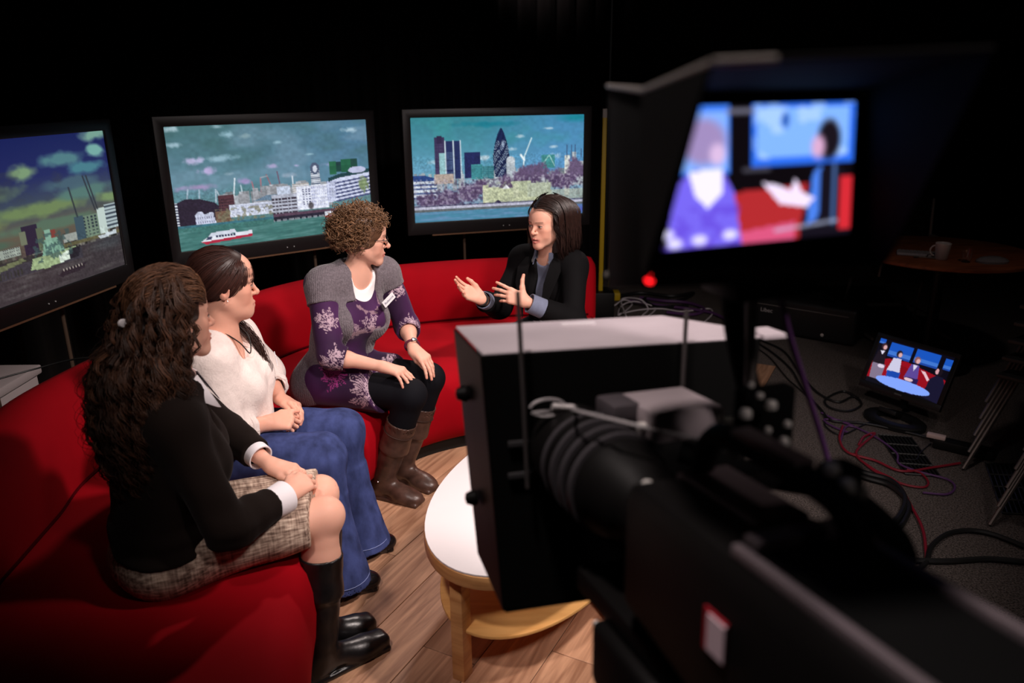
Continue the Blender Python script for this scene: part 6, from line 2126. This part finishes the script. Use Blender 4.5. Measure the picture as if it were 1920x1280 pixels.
for k in range(3):
    a = math.radians(100 + 120 * k)
    e = A(hc_[0] + .52 * math.cos(a), hc_[1] + .52 * math.sin(a), .012)
    s = hc_ + A(.05 * math.cos(a), .05 * math.sin(a), -.08)
    lg = MB().rod(s, lerp(s, e, .55), .021, .019).rod(lerp(s, e, .5), e, .014, .013).build('leg', m_blk, th)
    MB().lathe(e, [(.026, -.011), (.026, .004), (.012, .014)], 14).build('rubber_foot', m_blk_m, lg)
# ---- viewfinder monitor above the camera
vTL, vBL, vTR, vBR = A(.1215, .70, 1.7015), A(.1310, .70, 1.5750), A(.3235, .76, 1.7030), A(.3330, .76, 1.5790)
vn = nrm(np.cross(vTR - vTL, vBL - vTL))                # away from or towards the viewer
vn = vn if vn[1] < 0 else -vn
vr, vu = nrm(vTR - vTL), nrm(vTL - vBL)
vf = empty('viewfinder_monitor', (.23, .84, 1.52), 'camera viewfinder monitor in a black hood showing two people on the red sofa', 'monitor')
link('screen', screen_mesh('screen', pic_viewfinder(), vTL, vTR, vBL, vBR), m_scr_b, vf)
fr = [cam_pt(1206, 176, .705), cam_pt(1622, 168, .765), cam_pt(1622, 520, .765), cam_pt(1206, 535, .705)]
bk = [cam_pt(1140, 168, .93), cam_pt(1500, 172, .98), cam_pt(1500, 520, .98), cam_pt(1140, 540, .93)]
ins = [vTL, vTR, vBR, vBL]
V = [p + vn * .004 for p in fr] + [p + vn * .004 for p in ins] + bk + ins
F = [(k, (k + 1) % 4, 4 + (k + 1) % 4, 4 + k) for k in range(4)] + [(k, 8 + k, 8 + (k + 1) % 4, (k + 1) % 4) for k in range(4)] + [(4 + k, 4 + (k + 1) % 4, 12 + (k + 1) % 4, 12 + k) for k in range(4)] + [(8, 11, 10, 9)]
MB().add(V, F).build('housing', m_blk_m, vf, .0015)
# hood panels reaching towards the operator
nTL, nTR = cam_pt(1338, 122, .53), cam_pt(1862, 97, .55)
nBL, nBR = cam_pt(1232, 500, .675), cam_pt(1660, 490, .72)
slab('hood_panel', [fr[0], fr[1], nTR, nTL], vu, .0025, m_blk_m, vf, .0006)
slab('hood_panel', [fr[0], nTL, nBL, fr[3]], -vr, .0025, m_blk_m, vf, .0006)
slab('hood_panel', [fr[1], fr[2], nBR, nTR], vr, .0025, m_blk_m, vf, .0006)
slab('hood_panel', [fr[3], nBL, nBR, fr[2]], -vu, .0025, m_blk_m, vf, .0006)
MB().tube([bk[0] + vu * .004, fr[0] + vu * .003, nTL + vu * .002], .0026, 8).build('hood_edge', m_metal, vf)  # pale tube puts the highlight along this edge into the colour
MB().tube([nTL + vu * .002, lerp(nTL, nTR, .22) + vu * .002], .0026, 8).build('hood_edge', m_metal, vf)  # same painted highlight at the near corner; the rest of the edge stays black
MB().tube([lerp(nTL, nTR, .22) + vu * .002, nTR + vu * .002], .0020, 8).build('hood_edge', m_blk, vf)
MB().lathe(cam_pt(1218, 523, .695), [(.0005, -.003), (.004, -.002), (.0045, .001), (.002, .003)], 14, np.stack([vr, vu, vn])).build('tally_light', mat('tally_red', (.6, 0, 0), .4, emit=((1.0, .01, .015), 3.0)), vf)
MB().lathe(cam_pt(1140, 517, .93), [(.001, -.003), (.006, 0), (.001, .003)], 12, np.stack([vr, vu, vn])).build('screw_head', m_metal, vf)
MB().rod(cam_pt(1410, 500, .86), cam_pt(1405, 760, .90), .0065).build('mounting_post', mat('post_grey', (.16, .14, .13), .4, .2), vf)
MB().box(cam_pt(1420, 528, .86), (.05, .04, .012), np.stack([vr, -vn, vu])).build('mounting_plate', m_blk, vf, .003)
MB().tube(spline([cam_pt(1375, 530, .9), cam_pt(1380, 610, .93), cam_pt(1395, 690, .96), cam_pt(1415, 770, .97)], 14), .016, 10).build('swivel_arm', m_blk_m, vf)
# purple cable hanging beside the viewfinder
tag(MB().tube(spline([cam_pt(1458, 530, .88), cam_pt(1478, 620, .93), cam_pt(1512, 730, .98), cam_pt(1552, 860, 1.0), cam_pt(1575, 960, .92)], 30), .0042, 8).build('purple_cable', mat('purple_rubber', srgb(88, 52, 100), .5)), 'purple cable hanging below the viewfinder, out of focus', 'cable')
# ================================================================ things on the dark side of the studio
def gp(x, y, z=0.0):
    """floor (or height z) point under picture point (x,y)"""
    d = _R * ((x - 960) / CAM_F) - _U * ((y - 640) / CAM_F) + _F0
    t = (z - CAM_H) / d.z
    return A(d.x * t, d.y * t, z)
# ---- preview monitor on the floor
bl, br_ = A(1.971, 4.062, .14), A(2.189, 3.710, .14)
mr_ = nrm(br_ - bl)
mn = nrm(A(mr_[1], -mr_[0], 0))
mn = mn if mn[0] < 0 else -mn
mu = nrm(A(0, 0, .235) - mn * .10)
mn2 = np.cross(mr_, mu)
mn2 = mn2 if mn2 @ mn > 0 else -mn2
wdt, hgt = np.linalg.norm(br_ - bl), .252
tl_, tr_ = bl + mu * hgt, br_ + mu * hgt
mo = empty('preview_monitor', (2.1, 3.9, 0), 'small monitor on the carpet showing all four people and the table', 'monitor')
link('screen', screen_mesh('screen', pic_studio_wide(), tl_ + mn2 * .001, tr_ + mn2 * .001, bl + mn2 * .001, br_ + mn2 * .001), m_scr, mo)
Mm_ = np.stack([mr_, -mn2, mu])
cc_ = (bl + tr_) / 2
mb = MB()
for c, h in ((cc_ + mu * (hgt / 2 + .012), (wdt / 2 + .026, .012, .012)), (cc_ - mu * (hgt / 2 + .018), (wdt / 2 + .026, .012, .018)), (cc_ - mr_ * (wdt / 2 + .013), (.013, .012, hgt / 2)), (cc_ + mr_ * (wdt / 2 + .013), (.013, .012, hgt / 2))):
    mb.box(c - mn2 * .006, h, Mm_)
mb.build('bezel', m_bezel, mo, .002)
MB().box(cc_ - mn2 * .030, (wdt / 2, .020, hgt / 2), Mm_).build('rear_housing', m_black, mo, .008)
MB().rod(cc_ - mn2 * .04 - mu * .10, A(*(cc_ - mn2 * .02)[:2], .03), .02).build('neck', m_black, mo)
bc = A(2.03, 3.80, 0)
tt = np.linspace(0, 2 * math.pi, 41)[:-1]
ring = [[bc + mr_ * (a * math.cos(t)) + mn * (b * math.sin(t)) + A(0, 0, z) for t in tt] for a, b, z in ((.165, .115, .0), (.165, .115, .018), (.155, .105, .026), (.10, .062, .026), (.095, .058, .018), (.095, .058, .0))]
MB().loft(ring + [ring[0]], cap=False).build('base_ring', m_black, mo)
MB().box(cc_ - mu * (hgt / 2 + .018) + mn2 * .0065, (.02, .0008, .004), Mm_).build('maker_plate', mat('dim_grey', (.08, .08, .08), .4), mo)
MB().box((2.04, 3.86, .03), (.05, .05, .012), Mm_).build('stand_foot', m_black, mo, .004)

# ---- floor grilles
m_gr = mat('grille_metal', (.06, .06, .058), .45, .8)
def grille(pts, label, nu, nv):
    a, b, c, d = (np.asarray(p, float) for p in pts)      # around the rectangle
    g = MB()
    e1, e2 = b - a, d - a
    o = empty('floor_grille', tuple((a + c) / 2), label, 'floor vent', 'floor vents in the carpet')
    MB().prism([tuple(p[:2]) for p in (a, b, c, d)], -.0058, -.004).build('recess', m_blk_m, o, smooth=False)
    for k in range(nu + 1):
        p = a + e1 * k / nu
        MB().tube([p + A(0, 0, .001), p + e2 + A(0, 0, .001)], .0035, 4).build('slat', m_gr, o, smooth=False)
    for k in range(nv + 1):
        p = a + e2 * k / nv
        MB().tube([p + A(0, 0, .001), p + e1 + A(0, 0, .001)], .0045, 4).build('cross_bar', m_gr, o, smooth=False)
g0 = gp(1648, 815)
grille([g0, g0 + A(.15, -.03, 0), g0 + A(.15 - .07, -.03 - .42, 0), g0 + A(-.07, -.42, 0)], 'rectangular floor vent under the red cables', 9, 4)
g1 = gp(1848, 868)
grille([g1, g1 + A(.16, -.02, 0), g1 + A(.16 - .19, -.47, 0), g1 + A(-.19, -.45, 0)], 'rectangular floor vent below the stacked chair legs', 8, 4)

# ---- cables on the floor
def cable(name, label, pts, r, m, z=None):
    P = [np.asarray(p, float) for p in pts]
    P = [A(p[0], p[1], max(p[2], r)) for p in P]
    o = MB().tube(spline(P, 8 * len(P)), r, 7).build(name, m)
    return tag(o, label, 'cable', 'cables on the studio floor')
m_cb = mat('black_rubber', (.008, .008, .008), .5)
m_cr = mat('red_rubber', srgb(132, 26, 42), .5)
m_cw = mat('white_rubber', srgb(205, 196, 200), .5)
m_cp = MATS['purple_rubber']
G = lambda *l: [gp(*q) for q in l]
cable('black_cable', 'black cable bundle running from behind the prompter to the monitor base', G((1330, 612), (1390, 622), (1430, 640), (1470, 660), (1500, 700), (1530, 735), (1570, 755), (1600, 745), (1615, 760), (1590, 772), (1555, 765), (1548, 750), (1580, 735), (1610, 748)), .006, m_cb)
cable('black_cable', 'black cable curving down between the wood edge and the loops', G((1340, 622), (1395, 634), (1438, 655), (1480, 690), (1505, 730), (1540, 770), (1560, 790), (1620, 795), (1700, 812), (1770, 830)), .006, m_cb)
cable('black_cable', 'thin black cable looped beside the purple one', G((1345, 630), (1400, 645), (1440, 668), (1478, 712), (1520, 748), (1545, 780), (1548, 800), (1580, 815), (1640, 790), (1700, 800)), .004, m_cb)
cable('black_cable', 'thick black cable bundle sweeping past the first vent', G((1560, 870), (1620, 890), (1670, 905), (1695, 935), (1690, 965), (1660, 1000), (1610, 1040), (1520, 1110), (1400, 1200)), .012, m_cb)
cable('black_cable', 'second thick black cable beside the bundle by the vent', G((1565, 880), (1625, 900), (1670, 915), (1702, 948), (1695, 980), (1668, 1010), (1620, 1055), (1530, 1130), (1420, 1220)), .011, m_cb)
cable('black_cable', 'thick black cable arching to the right-hand frame edge', G((1600, 1120), (1690, 1085), (1733, 1062), (1745, 1030), (1775, 1005), (1815, 998), (1860, 1005), (1925, 1030)), .010, m_cb)
cable('black_cable', 'thick black cable lying straight along the lower right', G((1480, 1120), (1570, 1070), (1650, 1050), (1720, 1055), (1780, 1056), (1850, 1052), (1925, 1058)), .011, m_cb)
cable('black_cable', 'thin black lead from the adapter to the vent', G((1745, 832), (1725, 850), (1718, 862), (1695, 862)), .003, m_cb)
cable('red_cable', 'red cable looping over the first vent to the chairs', G((1580, 800), (1574, 825), (1590, 850), (1640, 865), (1690, 885), (1750, 878), (1800, 870)), .006, m_cr)
cable('red_cable', 'red cable loop lying beside the vent', G((1600, 852), (1640, 885), (1690, 908), (1730, 915), (1740, 905), (1725, 888), (1700, 882)), .005, m_cr)
cable('red_cable', 'red cable running down to the lower cable bend', G((1610, 835), (1620, 820), (1640, 815), (1605, 850), (1635, 880), (1680, 905), (1705, 945), (1728, 990), (1735, 1030), (1732, 1060), (1690, 1090), (1600, 1140)), .006, m_cr)
cable('purple_floor_cable', 'purple cable in a wide loop near the chairs', G((1575, 830), (1590, 800), (1640, 820), (1680, 850), (1685, 870), (1720, 885), (1775, 900), (1790, 915), (1775, 928), (1730, 925)), .005, m_cp)
cable('purple_floor_cable', 'purple cable snarl left of the monitor base', G((1540, 775), (1560, 785), (1600, 800), (1575, 790), (1545, 788), (1560, 800), (1590, 812)), .005, m_cp)
cable('purple_floor_cable', 'purple cable bundle on the floor behind the sofa end', G((1200, 560), (1240, 566), (1290, 570), (1320, 582), (1300, 592), (1250, 588)), .012, m_cp)
cable('purple_floor_cable', 'purple cable running towards the black case', G((1180, 566), (1230, 574), (1280, 580), (1330, 588), (1360, 600)), .012, m_cp)
cable('black_cable', 'black cable heap behind the sofa end', G((1150, 560), (1200, 552), (1260, 558), (1300, 552), (1270, 566), (1210, 562), (1230, 578), (1290, 576)), .014, m_cb)
cable('white_cable', 'white cable rising in a loop by the sofa end', [gp(1115, 563), gp(1135, 566), gp(1142, 585), gp(1125, 590), A(.86, 5.62, .03), gp(1165, 562, .05), gp(1200, 561, .08), gp(1215, 580), gp(1205, 592)], .006, m_cw)
cable('white_cable', 'white cable drawn in a wide arc above the hood', [gp(1122, 590), gp(1150, 575), gp(1170, 562, .06), gp(1185, 572), gp(1160, 592), gp(1165, 575), gp(1190, 565, .05), gp(1228, 578), gp(1215, 595)], .006, m_cw)
cable('white_cable', 'white cable trailing to the right behind the hood', [gp(1160, 590), gp(1200, 582), gp(1240, 580), gp(1275, 585), gp(1300, 583), gp(1330, 580), gp(1335, 590), gp(1322, 604)], .006, m_cw)

# ---- power adapter by the chairs
ad = empty('power_adapter', tuple(gp(1770, 850)), 'white plug in a black power strip on the carpet', 'power strip')
p0 = gp(1768, 842)
Ma = np.stack([nrm(A(.8, -.6, 0)), nrm(A(.6, .8, 0)), A(0, 0, 1)])
MB().box(p0 + A(.08, -.03, .022), (.13, .035, .022), Ma).build('strip_body', m_black, ad, .006)
MB().box(p0 + A(-.02, .04, .052), (.042, .018, .010), Ma).build('plug', mat('cream_plastic', srgb(214, 190, 184), .45), ad, .004)

# ---- round table with a mug in the corner
m_rt = wood_simple('dark_table_wood', srgb(150, 84, 50), srgb(110, 58, 36), (6, 40, 40))
rt = A(2.66, 4.72, 0)
rtab = empty('round_table', tuple(rt), 'round dark wooden table in the unlit corner', 'table')
MB().lathe(rt + A(0, 0, .715), [(.50, -.014), (.515, -.006), (.515, .008), (.505, .015)], 64).build('table_top', m_rt, rtab)
MB().lathe(rt, [(.035, .04), (.035, .70)], 20).build('column', m_black, rtab)
MB().lathe(rt, [(.26, 0), (.26, .015), (.06, .045), (.04, .05)], 32).build('base', m_black, rtab)
ZT = .7305
mg = empty('mug', (2.518, 4.476, ZT), 'white mug standing on the round table', 'mug')
MB().lathe((2.518, 4.476, ZT), [(.030, 0), (.034, .004), (.043, .095), (.041, .097), (.038, .094), (.030, .008), (.001, .006)], 28).build('cup', mat('white_china', srgb(210, 196, 190), .3), mg)
hx = nrm(A(-.9, .35, 0))
MB().tube([A(2.518, 4.476, ZT) + hx * (.038 + .026 * math.sin(t)) + A(0, 0, .05 - .030 * math.cos(t)) for t in np.linspace(.15, math.pi - .05, 14)], .0048, 8).build('handle', MATS['white_china'], mg)
kb = empty('keyboard', (2.44, 4.62, ZT), 'small pale keyboard lying on the round table behind the mug', 'keyboard')
Mk = np.stack([nrm(A(.9, -.42, 0)), nrm(A(.42, .9, 0)), A(0, 0, 1)])
kc = A(2.46, 4.60, ZT + .008)
MB().box(kc, (.13, .055, .007), Mk).build('case', mat('pale_plastic', srgb(180, 170, 170), .5), kb, .003)
for a in range(12):
    for b in range(4):
        MB().box(kc + Mk[0] * (-.115 + .021 * a) + Mk[1] * (-.039 + .026 * b) + A(0, 0, .0085), (.0085, .0105, .0022), Mk).build('key', mat('key_grey', srgb(150, 140, 140), .5), kb, smooth=False)
sp = empty('spoon', (2.44, 4.50, ZT), 'small metal spoon lying left of the mug on the round table', 'spoon')
MB().tube([A(2.40, 4.52, ZT + .006), A(2.44, 4.50, ZT + .008), A(2.49, 4.47, ZT + .006)], [.003, .0025, .003], 8).build('handle', m_metal, sp)
MB().lathe(A(2.395, 4.523, ZT + .008), [(.002, -.006), (.014, -.002), (.016, .002), (.012, .001), (.002, -.003)], 14).build('bowl', m_metal, sp)
tg = MB().lathe((2.62, 4.40, ZT), [(.024, 0), (.028, .075), (.0265, .075), (.022, .005), (.001, .005)], 22).build('tumbler', m_glass)
tag(tg, 'small clear tumbler right of the mug on the round table', 'glass')
bag = MB().loft([[rt + A(.10 + .09 * math.cos(t) * q, -.34 + .06 * math.sin(t) * q, .7305 + z) for t in np.linspace(0, 2 * math.pi, 17)[:-1]] for q, z in ((1, 0), (1.02, .012), (.8, .026), (.45, .034), (.1, .036))]).build('cling_wrap', mat('clear_plastic', (.5, .46, .46), .15, trans=.6), None)
tag(bag, 'crumpled clear wrapper on the round table', 'wrapper')

# ---- chrome chair frame behind the round table
ch = empty('cantilever_chair', (2.75, 5.4, 0), 'dark chair with chrome arms behind the round table', 'chair')
for s in (-1, 1):
    x = 2.78 + s * .27
    MB().tube(spline([A(x, 5.15, .02), A(x, 5.60, .02), A(x, 5.66, .10), A(x, 5.60, .44), A(x, 5.64, .92)], 30), .011, 8).build('side_frame', m_metal, ch)
    MB().tube(spline([A(x, 5.60, .66), A(x, 5.25, .66), A(x, 5.18, .60), A(x, 5.18, .46)], 16), .010, 8).build('arm', m_metal, ch)
MB().box((2.78, 5.38, .45), (.25, .23, .03)).build('seat', m_black, ch, .012)
MB().box((2.78, 5.64, .74), (.25, .02, .20)).build('backrest', m_black, ch, .012)

# ---- black equipment case with a word on it
ca = empty('equipment_case', (2.0, 5.55, 0), 'long black equipment case lying on the floor, pale lettering on its side', 'case')
c0_, c1_ = gp(1415, 618), gp(1592, 650)
cd_ = nrm(c1_ - c0_)
cn_ = A(-cd_[1], cd_[0], 0)
cn_ = cn_ if cn_[1] > 0 else -cn_
Lc_ = np.linalg.norm(c1_ - c0_)
Mk2 = np.stack([cd_, cn_, A(0, 0, 1)])
MB().box((c0_ + c1_) / 2 + cn_ * .13 + A(0, 0, .13), (Lc_ / 2 + .03, .13, .13), Mk2).build('case_body', mat('case_black', (.010, .010, .011), .5), ca, .03, 3)
MB().tube(spline([c0_ + cd_ * .2 + cn_ * .10 + A(0, 0, .26), c0_ + cd_ * .28 + cn_ * .08 + A(0, 0, .31), c0_ + cd_ * .45 + cn_ * .08 + A(0, 0, .31), c0_ + cd_ * .52 + cn_ * .10 + A(0, 0, .26)], 18), .011, 8).build('carry_strap', m_blk_m, ca)
MB().tube([c0_ + cd_ * (.0 + .02 * k) - cn_ * .002 + A(0, 0, .205) for k in range(0, int(Lc_ / .02))], .003, 6).build('zip', m_metal, ca)
MB().lathe(c0_ + cd_ * (Lc_ * .72) - cn_ * .004 + A(0, 0, .05), [(.001, -.004), (.012, 0), (.001, .004)], 10, np.stack([cd_, A(0, 0, 1), cn_])).build('catch', m_chrome, ca)
cu = bpy.data.curves.new('case_text', 'FONT')
cu.body = 'Libec'
cu.size = .042
to = bpy.data.objects.new('tmp_text', cu)
COL.objects.link(to)
me = bpy.data.meshes.new_from_object(to.evaluated_get(bpy.context.evaluated_depsgraph_get()))
bpy.data.objects.remove(to)
v = np.empty(len(me.vertices) * 3, np.float32)
me.vertices.foreach_get('co', v)
v = v.reshape(-1, 3)
me.vertices.foreach_set('co', (c0_ + cd_ * .03 - cn_ * .003 + A(0, 0, .15) + v[:, :1] * cd_ + v[:, 1:2] * A(0, 0, 1)).astype(np.float32).ravel())
me.materials.clear()
link('lettering', me, mat('case_print', srgb(190, 186, 186), .5), ca)

# ---- stacked chairs at the right-hand edge
m_leg_ = mat('chair_leg_metal', (.30, .26, .24), .35, .9)
m_sh_ = mat('dark_chair_shell', (.012, .011, .011), .5)
def stacked(name, base, label, group):
    b = np.asarray(base, float)
    o = empty(name, tuple(b), label, 'chair', group)
    ax, ay = nrm(A(.85, .50, 0)), nrm(A(.62, -.78, 0))
    for u, v_ in ((0, 0), (0, .42), (.44, .04), (.44, .38)):
        ft = b + ax * u + ay * v_
        tp = b + ax * (.22 if u == 0 else .36) + ay * (.06 + v_ * .72) + A(0, 0, .44)
        MB().tube([ft + A(0, 0, .004), tp], .0095, 8).build('leg', m_leg_, o)
    sc = b + ax * .30 + ay * .21 + A(0, 0, .452)
    MB().box(sc, (.20, .20, .010), np.stack([ax, ay, A(0, 0, 1)])).build('seat', m_sh_, o, .006)
    MB().box(sc + ax * .23 + A(0, 0, .20), (.012, .20, .16), np.stack([ax, ay, A(0, 0, 1)])).build('backrest', m_sh_, o, .006)
    for s in (-1, 1):
        MB().tube([sc + ax * .18 + ay * .18 * s, sc + ax * .23 + ay * .18 * s + A(0, 0, .34)], .008, 8).build('back_post', m_leg_, o)
    return o
NTH = ['lowest', 'second', 'third', 'fourth', 'topmost']
for k in range(5):
    stacked('stacking_chair', gp(1806, 880) + A(.025 * k, .02 * k, .075 * k), '%s metal-legged chair of the stack beside the power strip' % NTH[k], 'chairs stacked by the power strip')
for k in range(5):
    stacked('stacking_chair', gp(1856, 985) + A(.03 * k, .015 * k, .075 * k), '%s metal-legged chair of the stack over the floor vent' % NTH[k], 'chairs stacked at the frame edge')

# ---- yellow upright beside the right-hand screen, pale crate behind the sofa
ye = empty('yellow_upright', (.80, 6.02, 0), 'narrow yellow upright with a metal top bracket beside the city screen', 'post')
m_ye = mat('yellow_paint', srgb(196, 164, 20), .5)
yx = cam_pt(1129, 400, 5.75)
MB().box((yx[0], 5.75, .80), (.016, .03, .70)).build('rail', m_ye, ye, .003)
MB().prism([(yx[0] - .016, 5.72), (yx[0] + .016, 5.72), (yx[0] + .016, 5.78), (yx[0] - .016, 5.78)], 1.50, 1.56).build('bracket', m_metal, ye)
MB().box((yx[0], 5.75, .12), (.10, .10, .12)).build('foot_block', m_black, ye, .01)
yt = gp(1150, 556, .02)
tag(MB().box((yt[0], yt[1], .035), (.05, .07, .033)).build('yellow_block', m_ye, None, .006), 'small yellow block on the floor behind the sofa end', 'block')
tag(MB().rod((yt[0] - .045, yt[1], .0), (yt[0] - .03, yt[1], .62), .004).build('thin_stick', mat('dim_yellow', srgb(120, 104, 40), .6)), 'thin upright stick next to the small yellow block', 'stick')
cr_ = empty('storage_crate', (-2.25, 2.75, 0), 'pale grey storage crate behind the sofa under the dusk screen', 'crate')
m_pg = mat('pale_grey_plastic', srgb(176, 164, 164), .55)
cx = gp(25, 735, .55)
MB().box((cx[0] - .26, cx[1] + .05, .265), (.20, .22, .265)).build('box', m_pg, cr_, .01)
MB().box((cx[0] - .26, cx[1] + .05, .55), (.215, .235, .02)).build('lid', m_pg, cr_, .008)
tag(MB().tube(spline([gp(-20, 715, .7), gp(60, 693, .70), gp(130, 675, .72), gp(190, 668, .74)], 24), .0035, 6).build('screen_lead', m_cb), 'thin black lead strung over the pale crate', 'cable')
